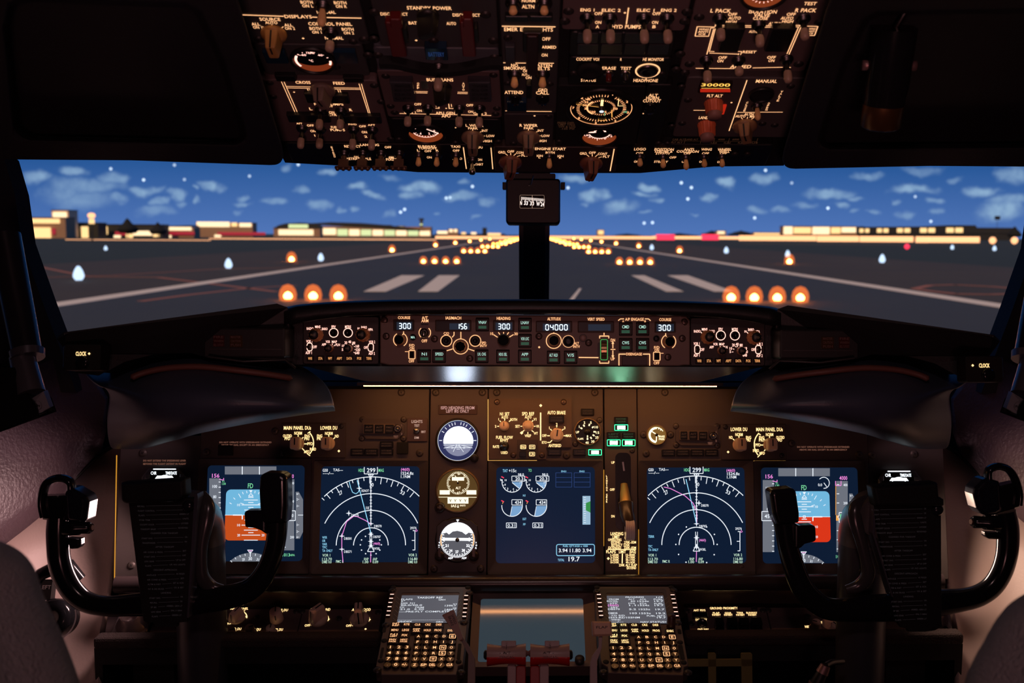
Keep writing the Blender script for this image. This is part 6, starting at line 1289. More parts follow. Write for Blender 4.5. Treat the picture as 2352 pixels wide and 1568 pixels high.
    b.m = 2; T('FD', -3, -245, 40, 44); T('V1', -232, -282, 16, 20); T('130', -226, -262, 18, 32); T('1013', 296, 333, 26, 62); T('HPA', 348, 335, 18, 40); f.Rc(b, X + 300, Y - 22, X + 314, Y + 26, z2)
    b.m = 3; L(264, -280, 264, -15, 5); f.Rc(b, X + 266, Y - 12, X + 288, Y + 32, z2)
    objs('symbology', b, [G_WHT, G_MAG, G_GRN, G_ORG], s)
pfd(M1, 586, 460, 1030, (12, 558, 962, 1522), (86, 614, 902, 1416), 'captain primary flight display with blue sky and orange ground, partly behind the yoke', G_GND, False)
pfd(M3, 1861, 1741, 1045, (1322, 575, 2262, 1525), (1384, 632, 2196, 1434), 'first officer primary flight display with blue sky and red ground', G_GN2, True)

# standby instruments strip
f, r = board(1052, 1110, VB, 986, 893, 1119, 1322, 'narrow panel strip holding three round standby dials', mat('strip_paint', (.085, .062, .062), .55, bump=(900, .2, .0005)))
for x, y in ((1001, 901), (1108, 901), (997, 1306), (1104, 1306)): bez_screw(f, r, x, y)
f.view = M2
b = MB(); f.bx(b, 134, 108, 460, 188, 0, .0015, .001, .0005, .0015); g = obj('placard', b, mat('placard_maroon', (.05, .022, .024), .45), r)
b = MB(); f.T(b, 'ISFD HEADING FROM', 296, 132, 25, 280, .0018); f.T(b, 'LEFT IRS ONLY', 296, 160, 25, 192, .0018); obj('placard_lettering', b, glow('placard_pink', (1, .55, .50), .62), g)
def round_inst(view, px, py, x, y, rad, label, m_ring, cat='instrument dial'):
    f = Fr(PN, px, py, view); r = f.thing('standby_dial', label, cat); u = f.q(x, y); k = f.sc(x, y); q = rad * k
    b = MB(); b.lathe(u[0], u[1], [(q * 1.12, 0), (q * 1.12, .003), (q * 1.06, .006), (q * 1.01, .006), (q, .0012)], 56); obj('bezel', b, m_ring, r); return f, r, u, q, k
f, r, u, q, k = round_inst(M2, 1052, 1010, 298, 406, 168, 'round lit attitude dial with white sky, topmost standby instrument', mat('ring_black', (.02, .018, .02), .4))
b = MB(); b.disc(*u, q, .0016, 56); obj('dial_face', b, glow('isfd_navy', (.010, .025, .10), 1.0), r)
b = MB(); cu_ = f.q(302, 412, .0018); R_ = 124 * k; hz = f.q(302, 432, .0018)[1]; a_ = math.asin((hz - cu_[1]) / R_)
P1_ = [(cu_[0] + R_ * math.cos(t), cu_[1] + R_ * math.sin(t)) for t in [a_ + (math.pi - 2 * a_) * i / 30 for i in range(31)]]; b.poly(P1_, .0018)
b.m = 1; P2_ = [(cu_[0] + R_ * math.cos(t), cu_[1] + R_ * math.sin(t)) for t in [math.pi - a_ + (math.pi + 2 * a_) * i / 30 for i in range(31)]]; b.poly(P2_, .0018)
obj('horizon_field', b, [glow('isfd_white', (.72, .84, 1.0), 7, True), glow('isfd_grey', (.22, .24, .36), 1.0)], r)
b = MB(); b.arc(*u, 168 * k, 0, 360, 6 * k, .002, 60)
for a in (0, 30, 45, 60, 70, 80, 100, 110, 120, 135, 150, 180): ra = R(a); b.line((u[0] + 155 * k * math.cos(ra), u[1] + 155 * k * math.sin(ra)), (u[0] + 132 * k * math.cos(ra), u[1] + 132 * k * math.sin(ra)), 6 * k, .002)
for x0, y0, x1, y1 in ((290, 440, 180, 470), (290, 440, 258, 500), (300, 440, 346, 502), (306, 440, 420, 468), (290, 440, 120, 446) if False else (282, 446, 316, 446), (272, 458, 326, 458), (286, 478, 316, 478), (200, 466, 400, 466), (176, 444, 424, 444)): f.Ln(b, x0, y0, x1, y1, 4, .0021)
f.T(b, '20', 252, 466, 16, 18, .0021); f.T(b, '20', 350, 466, 16, 18, .0021); obj('dial_marking', b, G_WHT, r)
b = MB(); b.lathe(*f.q(437, 553), [(.007, 0), (.007, .008), (.006, .009), (0, .009)], 20); obj('baro_knob', b, M_BLK, r)
f, r, u, q, k = round_inst(M2, 1052, 1126, 297, 825, 168, 'round amber altimeter dial marked ALT and IAS, middle standby instrument', mat('ring_bronze', (.28, .20, .11), .35, .5))
b = MB(); b.disc(*u, q, .0016, 56); obj('dial_face', b, glow('alt_brown', (.085, .045, .010), 1.0), r)
b = MB(); c = f.q(300, 762, .002)
for a in range(0, 360, 8): ra = R(a); b.line((c[0] + 96 * k * math.cos(ra), c[1] + 96 * k * math.sin(ra)), (c[0] + (70 if a % 40 == 0 else 80) * k * math.cos(ra), c[1] + (70 if a % 40 == 0 else 80) * k * math.sin(ra)), 5 * k, .002)
f.Rc(b, 248, 712, 350, 742, .002); f.Rc(b, 146, 822, 230, 858, .002); f.Rc(b, 370, 822, 452, 858, .002); f.Rc(b, 212, 882, 386, 934, .002); f.Ln(b, 136, 880, 466, 882, 4, .002)
for t, x, y in (('0', 302, 686), ('1', 350, 700), ('9', 250, 700), ('5', 298, 846), ('4', 340, 822), ('6', 258, 820)): f.T(b, t, x, y, 18, 12, .002)
f.T(b, 'ALT', 300, 803, 20, 42, .002); f.T(b, 'IAS', 264, 953, 22, 44, .002); f.T(b, 'KNOTS', 338, 950, 14, 46, .002); b.poly([f.q(*p, .002) for p in ((292, 968), (306, 968), (299, 938))], .002)
f.Ln(b, 276, 700, 300, 760, 6, .0021); obj('dial_marking', b, glow('alt_cream', (1, .86, .60), 1.5), r)
b = MB()
for x in (236, 276, 318, 360): f.Ln(b, x, 920, x, 906, 5, .0023); f.Ln(b, x, 910, x - 9, 898, 4, .0023); f.Ln(b, x, 910, x + 9, 898, 4, .0023)
b.disc(*f.q(298, 762, .0022), 9 * k, .0023, 14); obj('dark_marking', b, M_BLK, r)
b = MB(); b.lathe(*f.q(148, 966), [(.009, 0), (.009, .004), (.0078, .010), (.006, .012), (0, .012)], 28); o = obj('baro_knob', b, mat('dark_knob', (.06, .045, .04), .3, .4), r)
b = MB(); f.T(b, 'BARO', 148, 966, 14, 40, .0124); obj('caption', b, G_DRK, o)
f, r, u, q, k = round_inst(M2, 1052, 1237, 296, 1236, 168, 'round white-lit compass dial with two pointers, lowest standby instrument', mat('ring_dark', (.03, .028, .03), .4))
b = MB(); oc = [(205, 1404), (122, 1312), (122, 1120), (180, 1072), (410, 1072), (466, 1118), (466, 1316), (390, 1404)]; b.prism([f.q(*p) for p in oc], 0, .0062, .001); obj('case', b, mat('rmi_case', (.045, .042, .046), .4), r)
b = MB(); b.disc(*u, 146 * k, .0068, 48); obj('dial_face', b, glow('rmi_grey', (.10, .105, .125), 1.0, True), r)
b = MB(); z = .0072; A_ = [(u[0] + 144 * k * math.cos(t), u[1] + 144 * k * math.sin(t)) for t in [R(25) + R(130) * i / 24 for i in range(25)]]
B_ = [(u[0] + x * k, u[1] + y * k) for x, y in ((-126, 52), (-90, 62), (-70, 46), (-40, 70), (0, 76), (40, 66), (70, 44), (95, 62), (126, 52))]; b.poly(A_ + B_, z)
for a in range(0, 360, 5): ra = R(a); b.line((u[0] + 146 * k * math.cos(ra), u[1] + 146 * k * math.sin(ra)), (u[0] + (118 if a % 10 == 0 else 130) * k * math.cos(ra), u[1] + (118 if a % 10 == 0 else 130) * k * math.sin(ra)), 5 * k, z)
f.Ln(b, 180, 1232, 392, 1234, 22, z); b.poly([f.q(*p, z) for p in ((390, 1252), (418, 1234), (390, 1216))], z); b.poly([f.q(*p, z) for p in ((186, 1254), (160, 1234), (186, 1214))][::-1], z)
for t, x, y in (('27', 290, 1338), ('24', 238, 1328), ('30', 344, 1326), ('33', 382, 1286), ('21', 206, 1286)): f.T(b, t, x, y, 22, 26, .0074)
f.T(b, 'ADF', 236, 1390, 16, 40, z); f.T(b, 'ADF', 350, 1390, 16, 40, z); f.T(b, 'V', 142, 1262, 14, 10, z); f.T(b, 'O', 140, 1284, 14, 12, z); f.T(b, 'R', 142, 1306, 14, 12, z); f.T(b, 'V', 450, 1262, 14, 10, z); f.T(b, 'O', 452, 1284, 14, 12, z); f.T(b, 'R', 450, 1306, 14, 12, z)
b.poly([f.q(*p, z) for p in ((296, 1090), (308, 1068), (284, 1068))], z); obj('dial_marking', b, glow('rmi_white', (.92, .95, 1), 2.2, True), r)
b = MB(); ring = lambda a0, a1: b.arc(u[0], u[1], 138 * k, a0, a1, 7 * k, .0075); b.arc(u[0], u[1], 138 * k, -20, 22, 8 * k, .0075); b.arc(u[0], u[1], 138 * k, 160, 200, 8 * k, .0075); obj('orange_marking', b, G_ORG, r)
b = MB(); b.lathe(*u, [(18 * k, .007), (16 * k, .011), (0, .011)], 20); obj('pointer_hub', b, M_DST, r)
for x in (150, 434):
    b = MB(); t = f.q(x, 1370); b.lathe(*t, [(.0085, .006), (.0085, .012), (0, .012)], 20); b.box(t[0] - .002, t[1], t[0] + .002, t[1] + .014, .012, .016); obj('pointer_selector', b, mat('dark_knob', (0, 0, 0)), r)

# centre panel
f, r = board(1252, 970, VB, 1121, 893, 1386, 1322, 'centre instrument panel with selector knobs above the engine display')
for x, y in ((1141, 901), (1366, 901)): bez_screw(f, r, x, y)
f.view = M2
leak(f, r, 551, 60, 551, 575, 8, glow('leak_soft', (.95, .50, .12), .7)); leak(f, r, 551, 573, 960, 573, 5, glow('leak_soft', (0, 0, 0)))
for x0, y0, x1, y1, t, m, tm in ((1330, 140, 1440, 196, ('FLAP LOAD', 'RELIEF'), M_CAP, G_DRK), (1262, 478, 1372, 532, ('LE FLAPS', 'TRANSIT'), M_CAP, G_DRK), (1050, 478, 1164, 532, ('ANTISKID', 'INOP'), M_CAP, G_DRK)): anun(f, r, x0, y0, x1, y1, .004, t, m, tm=tm)
def green_cap(f, r, x0, y0, x1, y1, t):
    g = anun(f, r, x0, y0, x1, y1, .004, None, M_CAP, 'lit_annunciator'); b = MB(); q = f.rect(x0 + 4, y0 + 4, x1 - 4, y1 - 4, .0045); b.path(q_ := rr(*q, .0004), .0011, .0045, True); b.m = 1; f.Rc(b, x0 + 26, y0 + 13, x1 - 26, y1 - 13, .0044)
    b.m = 2; f.T(b, t[0], (x0 + x1) / 2, y0 + 19, 12, (x1 - x0) * .4, .0048); f.T(b, t[1], (x0 + x1) / 2, y1 - 19, 12, (x1 - x0) * .4, .0048) ; obj('caption', b, [M_GRB, M_GRW, G_GRN], g)
M_GRB = glow('green_border', (.03, 1.0, .30), 2.6, True); M_GRW = glow('green_white', (.45, 1.0, .62), 12.0, True)
green_cap(f, r, 1390, 478, 1504, 532, ('LE FLAPS', 'EXT'))
for x, y in ((1208, 532), (586, 520)): bez_screw(f, r, x, y)
f2 = Fr(PN, 1222, 960, M2); r2 = f2.thing('selector_panel', 'amber-lit panel lettered SPD REF, FUEL FLOW and AUTO BRAKE above the engine display', 'switch panel')
b = MB(); b.prism([f2.q(*p) for p in ((560, 562), (1038, 562), (1038, 464), (1250, 464), (1250, 56), (560, 56))], 0, .004); obj('faceplate', b, mat('selector_paint_warm', (.115, .075, .055), .55, bump=(900, .2, .0005)), r2)
label_set(f2, r2, [('N1 SET', 690, 183, 26, 80), ('AUTO', 690, 211, 22, 56), ('1', 640, 228, 20), ('BOTH', 766, 230, 22, 56), ('2', 614, 287, 20), ('SPD REF', 886, 182, 28, 102), ('AUTO', 886, 210, 22, 56), ('V1', 944, 228, 22, 24), ('VR', 966, 287, 22, 28), ('WT', 950, 346, 22, 34), ('VREF', 884, 366, 22, 54), ('SET', 798, 287, 22, 38), ('FUEL FLOW', 688, 380, 26, 140), ('RESET', 686, 407, 22, 66), ('RATE', 618, 457, 22, 52), ('USED', 687, 507, 22, 56), ('AUTO BRAKE', 1124, 172, 28, 152), ('2', 1126, 271, 22), ('1', 1064, 300, 22), ('3', 1192, 300, 22), ('OFF', 1022, 365, 22, 38), ('MAX', 1226, 365, 22, 46), ('RTO', 1022, 422, 22, 40), ('ANTISKID', 1110, 448, 26, 106), ('MFD', 883, 420, 22, 50)],
    mt=G_YEL, n=.0045, lines=[(648, 240, 658, 250, 7), (690, 222, 690, 240, 7), (738, 238, 726, 248, 7), (628, 287, 642, 287, 7), (886, 222, 886, 240, 7), (930, 236, 918, 248, 7), (930, 287, 948, 287, 7), (916, 322, 932, 334, 7), (884, 336, 884, 352, 7), (856, 318, 838, 334, 7), (822, 287, 842, 287, 7), (991, 172, 991, 406, 10), (1126, 282, 1126, 296, 7), (1072, 310, 1084, 322, 7), (1182, 310, 1170, 322, 7), (1046, 366, 1068, 366, 7), (1184, 366, 1202, 366, 7), (1048, 422, 1070, 422, 7), (1070, 422, 1086, 404, 7), (812, 420, 852, 420, 6), (914, 420, 956, 420, 6)], dots=[(992, 113, 13), (832, 342, 14)], k=.95)
kn(f2, r2, 685, 285, 42, .014, 'round'); kn(f2, r2, 886, 285, 42, .012, 'star'); kn(f2, r2, 1126, 362, 56, .024, 'bar', -.12)
u = f2.q(685, 455, .004); b = MB(); b.lathe(0, 0, [(.0085, 0), (.0085, .004), (.006, .006), (.0055, .010), (0, .013)], 24); o = obj('reset_switch', b, M_DST, r2); o.location = (*u, .004)
b = MB(); k = f2.sc(685, 455); b.arc(*f2.q(685, 455, .0045), 36 * k, 0, 360, 5 * k, .0045); objs('lit_ring', b, G_YEL, r2)
g = anun(f2, r2, 1060, 194, 1188, 256, .012, ('AUTO BRAKE', 'DISARM'), M_CAP)
b = MB(); f2.bx(b, 795, 398, 968, 562, .004, .006, .001, .0005, .006); obj('key_plate', b, mat('selector_paint', (0, 0, 0)), r2)
for x0, y0, x1, y1, t in ((818, 440, 872, 480, 'ENG'), (892, 440, 948, 480, 'SYS'), (892, 500, 946, 540, 'C/R'), (812, 500, 868, 542, '')):
    b = MB(); f2.bx(b, x0, y0, x1, y1, .006, .009, .001, .0006, .009); g = obj('push_key', b, M_CAP, r2)
    if t:
        b = MB(); q = f2.rect(x0 + 4, y0 + 4, x1 - 4, y1 - 4, .0094); b.path(rr(*q, .001), .0007, .0094, True); f2.T(b, t, (x0 + x1) / 2, (y0 + y1) / 2, 20, 36, .0094); obj('caption', b, G_YEL, g)
for x, y in ((626, 84), (1184, 84), (762, 528), (1002, 528)): screw(f2, r2, x, y, .0042, .004, mat('bronze_screw', (0, 0, 0)))
# flap gauge
f, r, u, q, k = round_inst(M2, 1349, 991, 1383, 333, 104, 'round flap position gauge with lit numerals beside AUTO BRAKE', mat('ring_gold', (.35, .24, .13), .35, .5), 'gauge')
b = MB(); b.disc(*u, q, .0016, 44); obj('dial_face', b, M_CAP, r); b = MB()
for t, x, y in (('1', 1314, 290), ('2', 1358, 256), ('5', 1412, 256), ('10', 1458, 294), ('15', 1468, 340), ('25', 1462, 380), ('30', 1428, 414), ('40', 1380, 424), ('UP', 1300, 336), ('FLAPS', 1326, 392)): f.T(b, t, x, y, 20 if t != 'FLAPS' else 16, (14 if len(t) < 2 else 28) if t != 'FLAPS' else 46, .002)
for a in (150, 120, 75, 40, 0, -30, -60, -90): ra = R(a); b.line((u[0] + 68 * k * math.cos(ra), u[1] + 68 * k * math.sin(ra)), (u[0] + 50 * k * math.cos(ra), u[1] + 50 * k * math.sin(ra)), 12 * k, .002)
b.line(u, (u[0], u[1] - 46 * k), 9 * k, .0022); obj('dial_marking', b, glow('flap_cream', (1, .80, .42), 1.7), r)
b = MB(); b.lathe(*u, [(30 * k, .002), (28 * k, .006), (0, .006)], 20); obj('pointer_hub', b, M_BLK, r)
for x, y in ((1484, 236), (1282, 434)): bez_screw(f, r, x, y, .0042)

# engine display
f, r, s = du(M2, 1257, 1180, (552, 578, 1515, 1525), (618, 628, 1446, 1432), 'centre engine display with four small arc gauges and fuel quantity box')
b = MB(); L = lambda x0, y0, x1, y1, w=5: f.Ln(b, x0, y0, x1, y1, w, n_)
k = f.sc(1000, 1000)
for cx, cy in ((752, 754), (954, 754)):
    u = f.q(cx, cy, n_); b.m = 3; b.poly([u] + [(u[0] + 82 * k * math.cos(R(a)), u[1] + 82 * k * math.sin(R(a))) for a in (-42, -30, -15, 0)], n_); b.m = 0
    ring_(f, b, cx, cy, 84, 165, 365, 6); L(cx, cy + 4, cx + 58, cy + 52, 6)
    for a in range(180, 361, 20): ra = R(a); L(cx + 84 * math.cos(ra), cy - 84 * math.sin(ra), cx + 70 * math.cos(ra), cy - 70 * math.sin(ra), 4)
    for t, dx, dy in (('10', -54, -16), ('8', -58, 22), ('6', -36, 52), ('4', 10, 58), ('2', 50, 36), ('0', 66, 6)): f.T(b, t, cx + dx, cy + dy, 15, None, n_)
    b.path([f.q(x, y, n_) for x, y in ((cx - 2, cy - 50), (cx + 106, cy - 50), (cx + 106, cy - 8), (cx - 2, cy - 8))], 5 * k, n_, True); f.T(b, '20.3', cx + 60, cy - 28, 28, 66, n_); f.T(b, '98.0', cx + 74, cy - 63, 20, 50, n_)
    L(cx - 100, cy - 26, cx - 80, cy - 12, 5); L(cx - 100, cy - 12, cx - 80, cy - 18, 5); b.m = 1; L(cx - 90, cy - 46, cx - 68, cy - 34, 9)
for cx, cy in ((752, 954), (956, 954)):
    u = f.q(cx, cy, n_); b.m = 3; b.poly([f.q(cx, cy, n_)] + [(u[0] + 84 * k * math.cos(R(a)), u[1] + 84 * k * math.sin(R(a))) for a in (-100, -80, -60, -40, -20, 0)], n_); b.m = 0
    ring_(f, b, cx, cy, 86, 175, 365, 6); L(cx, cy + 4, cx - 15, cy + 84, 6)
    b.path([f.q(x, y, n_) for x, y in ((cx - 2, cy - 52), (cx + 86, cy - 52), (cx + 86, cy - 8), (cx - 2, cy - 8))], 5 * k, n_, True); f.T(b, '434', cx + 50, cy - 30, 28, 54, n_); b.m = 1; L(cx - 90, cy - 46, cx - 68, cy - 34, 9); b.m = 4; L(cx - 76, cy - 34, cx - 80, cy - 18, 5)
b.m = 0
for cx in (746, 967): b.path([f.q(x, y, n_) for x, y in ((cx - 42, 1096), (cx + 42, 1096), (cx + 42, 1136), (cx - 42, 1136))], 5 * k, n_, True); f.T(b, '0.31', cx, 1117, 26, 64, n_)
f.T(b, '+15c', 756, 658, 26, 64, n_); f.T(b, '19.7', 1272, 1398, 38, 94, n_); f.T(b, '3.94', 1180, 1326, 30, 74, n_); f.T(b, '11.80', 1280, 1326, 30, 90, n_); f.T(b, '3.94', 1380, 1326, 30, 74, n_)
b.m = 2; f.T(b, 'TO', 902, 656, 24, 28, n_)
b.m = 5; f.T(b, 'TAT', 694, 659, 24, 42, n_); f.T(b, 'N1', 853, 866, 18, 20, n_); f.T(b, 'EGT', 856, 1063, 18, 30, n_); f.T(b, 'FF', 855, 1108, 18, 20, n_); f.T(b, 'FUEL QTY-KGS x 1000', 1282, 1290, 15, 208, n_); f.T(b, 'TOTAL', 1162, 1406, 20, 54, n_)
P_ = rr(*f.rect(1124, 1276, 1442, 1370, n_), .003, 4); b.path(P_, 6 * k, n_, True)
b.m = 6
for x0, x1 in ((1118, 1252), (1272, 1406)):
    for y in (676, 716, 754, 796): L(x0, y, x1, y, 4)
    L(x0, 676, x0, 796, 4); L(x1, 676, x1, 796, 4)
b.m = 5; f.T(b, 'ENG1', 1185, 664, 14, 42, n_); f.T(b, 'ENG2', 1338, 664, 14, 42, n_)
b.m = 7; f.Rc(b, 1342, 870, 1408, 1110, n_); b.m = 8; b.poly([f.q(*p, n_ + .0002) for p in ((1370, 990), (1408, 1010), (1408, 914), (1370, 930))], n_ + .0002)
b.m = 0
for i in range(12): f.Ln(b, 1352, 884 + 19 * i, 1370, 884 + 19 * i, 4, n_ + .0003)
objs('symbology', b, [G_WHT, glow('symbology_red', (1, .05, .12), .9), G_GRN, glow('symbology_pale_blue', (.20, .40, .68), .9), G_ORG, G_CYN, G_DBL, glow('symbology_flap_blue', (.35, .55, .72), .9), glow('symbology_dark_green', (.03, .30, .07), .9)], s)

# gear strip
f, r = board(1427, 1110, VB, 1389, 893, 1464, 1322, 'narrow gear panel strip with green lights, lever slot and limit placard')
for x, y in ((1452, 1034),): bez_screw(f, r, x, y, .004)
f.view = M2
for x0, y0, x1, y1, t in ((1608, 208, 1722, 264, ('NOSE', 'GEAR')), (1546, 336, 1660, 390, ('LEFT', 'GEAR')), (1672, 336, 1784, 390, ('RIGHT', 'GEAR'))): anun(f, r, x0, y0, x1, y1, .004, t, M_CAP, tm=glow('dim_green_caption', (.05, .25, .10), .25))
for x0, y0, x1, y1, t in ((1608, 270, 1726, 326, ('NOSE', 'GEAR')), (1546, 396, 1662, 454, ('LEFT', 'GEAR')), (1672, 396, 1786, 454, ('RIGHT', 'GEAR'))): green_cap(f, r, x0, y0, x1, y1, t)
leak(f, r, 1520, 650, 1520, 1290, 6); leak(f, r, 1812, 1150, 1812, 1540, 5)
T = [('UP', 1597, 590, 20, 28), ('OFF', 1591, 817, 20, 40), ('DN', 1597, 1040, 20, 28)]
for i, c in enumerate('LANDING GEAR'):
    if c != ' ': T.append((c, 1545, 704 + i * 19.5, 16, 12))
T += [('LANDING', 1630, 1186, 26, 106), ('GEAR', 1745, 1186, 26, 70), ('LIMIT', 1624, 1213, 26, 60), ('(IAS)', 1724, 1213, 26, 60), ('OPERATING', 1612, 1237, 20, 112), ('EXTEND', 1620, 1258, 20, 76), ('270K-.82M', 1740, 1258, 20, 100), ('RETRACT', 1630, 1281, 20, 92), ('235K', 1712, 1281, 20, 54), ('EXTENDED', 1612, 1304, 20, 106), ('320K-.82M', 1740, 1304, 20, 100), ('FLAPS', 1580, 1337, 24, 80), ('LIMIT', 1676, 1337, 24, 58), ('(IAS)', 1762, 1337, 24, 52)]
for i, (a_, c_) in enumerate((('1-250K', '15-200K'), ('2-250K', '25-190K'), ('5-250K', '30-175K'), ('10-210K', '40-162K'))): T += [(a_, 1612, 1364 + i * 20.5, 17, 72), (c_, 1744, 1364 + i * 20.5, 17, 80)]
T += [('230K ALT FLAP', 1722, 1449, 20, 150), ('EXTEND', 1752, 1472, 22, 78)]
label_set(f, r, T, mt=G_YEL, n=.0006, lines=[(1552, 1318, 1790, 1320, 6), (1676, 1352, 1674, 1436, 8)], dots=[(1558, 1394, 12)])
b = MB(); q = f.rect(1618, 508, 1748, 1150); b.box(q[0], q[1], q[2], q[3], 0, .0006, .009, 0, 8); obj('lever_slot', b, mat('slot_black', (.004, .004, .004), .3), r)
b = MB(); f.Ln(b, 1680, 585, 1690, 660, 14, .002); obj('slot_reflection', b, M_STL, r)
# gear lever
g = f.thing('landing_gear_lever', 'landing gear lever ending in a small translucent ribbed wheel knob', 'lever')
def q3(x, y, n): u = f.q(x, y, n); return (u[0], u[1], n)
b = MB(); b.tube([q3(1690, 770, .002), q3(1698, 860, .018), q3(1704, 935, .030)], [(.006, .003), (.0085, .004), (.010, .005)], 12, 1, (0, 0, 1)); obj('lever_arm', b, mat('brass', (.75, .50, .18), .3, .8), g)
b = MB(); b.tube([q3(1702, 925, .030), q3(1704, 945, .032)], [(.012, .007), (.0125, .0075)], 16, 1, (0, 0, 1)); obj('lever_collar', b, mat('bright_collar', (.9, .7, .4), .25, .6), g)
b = MB(); b.tube([q3(1704, 940, .030), q3(1712, 1010, .042), q3(1730, 1085, .054), q3(1738, 1120, .060)], [(.013, .010), (.012, .011), (.011, .010), (.008, .008)], 16, 1, (0, 0, 1)); obj('lever_stem', b, mat('dark_stem', (.05, .03, .022), .25), g)
u = f.q(1742, 1160, .066); k = f.sc(1742, 1160, .066)
b = MB(); hw = 38 * k; Rr = 85 * k
for i in range(5):
    x0 = -hw + 2 * hw * i / 5; b.lathe(0, 0, [(Rr * .96, x0), (Rr, x0 + hw * .06), (Rr, x0 + hw * .32), (Rr * .96, x0 + hw * .38)], 40)
b.v = [(z, y * 1.0, x) for x, y, z in b.v]; o = obj('wheel_knob', b, mat('wheel_clear', (.85, .68, .62), .18), g); o.location = (u[0], u[1], .058)

# first officer panel
f, r = board(1730, 1100, VB, 1466, 893, 1996, 1322, 'first officer instrument panel with captions and selectors above two displays')
for x, y in ((1527, 901), (1484, 1041), (1478, 998), (1540, 998), (1973, 1044), (1704, 1304), (1818, 1018)): bez_screw(f, r, x, y)
for x0, y0, x1, y1, t in ((1520, 1032, 1551, 1047, ('CABIN', 'ALTITUDE')), (1553, 1032, 1584, 1047, ('TAKEOFF', 'CONFIG')), (1586, 1032, 1617, 1047, ('SPEEDBRAKE', 'DO NOT ARM')), (1619, 1032, 1650, 1047, ('BELOW G/S', 'P-INHIBIT'))): anun(f, r, x0, y0, x1, y1, .004, t)
f.view = M3
label_set(f, r, [('DO NOT OPERATE WITH SPEEDBRAKES EXTENDED', 1900, 460, 13, 438), ('ABOVE 300 KIAS, EXCEPT IN AN EMERGENCY', 1900, 483, 13, 400)], mt=G_DIM, name='placard_lettering')
leak(f, r, 1316, 577, 1584, 577, 5, glow('leak_soft', (0, 0, 0)))
selector(1727, 1014, M3, (1044, 268, 1590, 568), [('LOWER DU', 1194, 312, 30, 138), ('NORM', 1194, 356, 26, 62), ('ND', 1126, 380, 24, 30), ('ENG', 1274, 380, 24, 44), ('PRI', 1270, 403, 24, 38), ('MAIN PANEL DUs', 1449, 313, 30, 222), ('NORM', 1450, 356, 26, 62), ('ENG', 1384, 380, 24, 44), ('PRI', 1380, 403, 24, 38), ('OUTBD', 1540, 380, 24, 70), ('PFD', 1534, 403, 24, 42), ('PFD', 1353, 443, 24, 44), ('INBD', 1336, 490, 24, 50), ('MFD', 1388, 512, 24, 44)],
    [(1194, 368, 1194, 384, 7), (1142, 392, 1156, 404, 7), (1248, 392, 1236, 404, 7), (1450, 368, 1450, 384, 7), (1400, 392, 1412, 404, 7), (1506, 392, 1494, 404, 7), (1376, 444, 1398, 444, 7), (1404, 494, 1416, 480, 7), (1354, 344, 1376, 360, 7), (1350, 546, 1374, 522, 7)],
    [(1198, 442, 58, .022, 'bar'), (1454, 442, 58, .022, 'bar')], (1454, 442, 132, 137, 220), 'amber-lit selector panel with two beige knobs above the first officer displays', [(1103, 502, 11)], [(1080, 292), (1554, 532)])
f, r, u, q, k = round_inst(M3, 1508, 998, 502, 360, 78, 'small round glowing brake pressure gauge on the first officer panel', mat('ring_gold', (0, 0, 0)), 'gauge')
b = MB(); b.disc(*u, q, .0016, 44); obj('dial_face', b, glow('brake_brown', (.20, .10, .02), 1), r)
b = MB(); b.arc(*u, 58 * k, 95, 265, 18 * k, .002); b.arc(*u, 62 * k, 30, 90, 6 * k, .002); f.T(b, 'BRAKE', 546, 372, 16, 50, .002); f.T(b, 'PRESS', 546, 394, 16, 46, .002); b.line(u, (u[0] - 2 * k, u[1] - 56 * k), 8 * k, .0022); b.line((u[0] - 40 * k, u[1] + 30 * k), (u[0] + 20 * k, u[1] - 8 * k), 8 * k, .0022)
for a in (50, 70, 90, 110, 130): b.line((u[0] + 66 * k * math.cos(R(a)), u[1] + 66 * k * math.sin(R(a))), (u[0] + 50 * k * math.cos(R(a)), u[1] + 50 * k * math.sin(R(a))), 7 * k, .002)
obj('dial_marking', b, glow('brake_cream', (1, .84, .50), 2.0), r)
b = MB(); b.lathe(*u, [(13 * k, .002), (12 * k, .006), (0, .006)], 16); obj('pointer_hub', b, M_BLK, r)
# ------------------------------------------------------------------ standby compass on the centre post
pl = PL(1226, 455, 1.34, 88); f = Fr(pl, 1226, 455, (0, 0, 1)); r = f.thing('standby_compass', 'black boxed magnetic compass with a small lit scale on the centre post', 'compass')
b = MB(); f.bx(b, 1162, 410, 1287, 514, -.07, .012, .006, .003, .012); f.bx(b, 1176, 398, 1276, 412, -.05, .006, .003, 0, .006); obj('case', b, M_BLK, r)
b = MB(); f.bx(b, 1193, 447, 1251, 479, .012, .014, .002, 0, .014); w_ = obj('scale_window', b, mat('compass_window', (.02, .012, .01), .2), r)
b = MB()
for i in range(19): f.Ln(b, 1198 + 2.9 * i, 452 + .25 * i, 1198 + 2.9 * i, (458 if i % 3 else 461) + .25 * i, 1.1, .0143)
for t, x, y, wd in (('N', 1197, 466, 4), ('33', 1208, 466, 9), ('30', 1222, 467, 9), ('W', 1236, 468, 8), ('24', 1246, 469, 8)): f.T(b, t, x, y, 9, wd, .0143, -.06)
obj('scale_marking', b, glow('compass_white', (1, .82, .74), 1.6), w_)
b = MB(); f.Ln(b, 1222.5, 448, 1222.5, 478, 1.4, .0147); q = f.rect(1194, 448, 1250, 478, .0147); b.path(rr(*q, .002), .0006, .0147, True); obj('lubber_line', b, glow('lubber_glow', (.6, .38, .28), .5), w_)
for x in (1159, 1293):
    b = MB(); f.bx(b, x - 5, 418, x + 5, 434, -.02, .006, .001, .0005, .006); obj('side_screw', b, M_BLK, r)
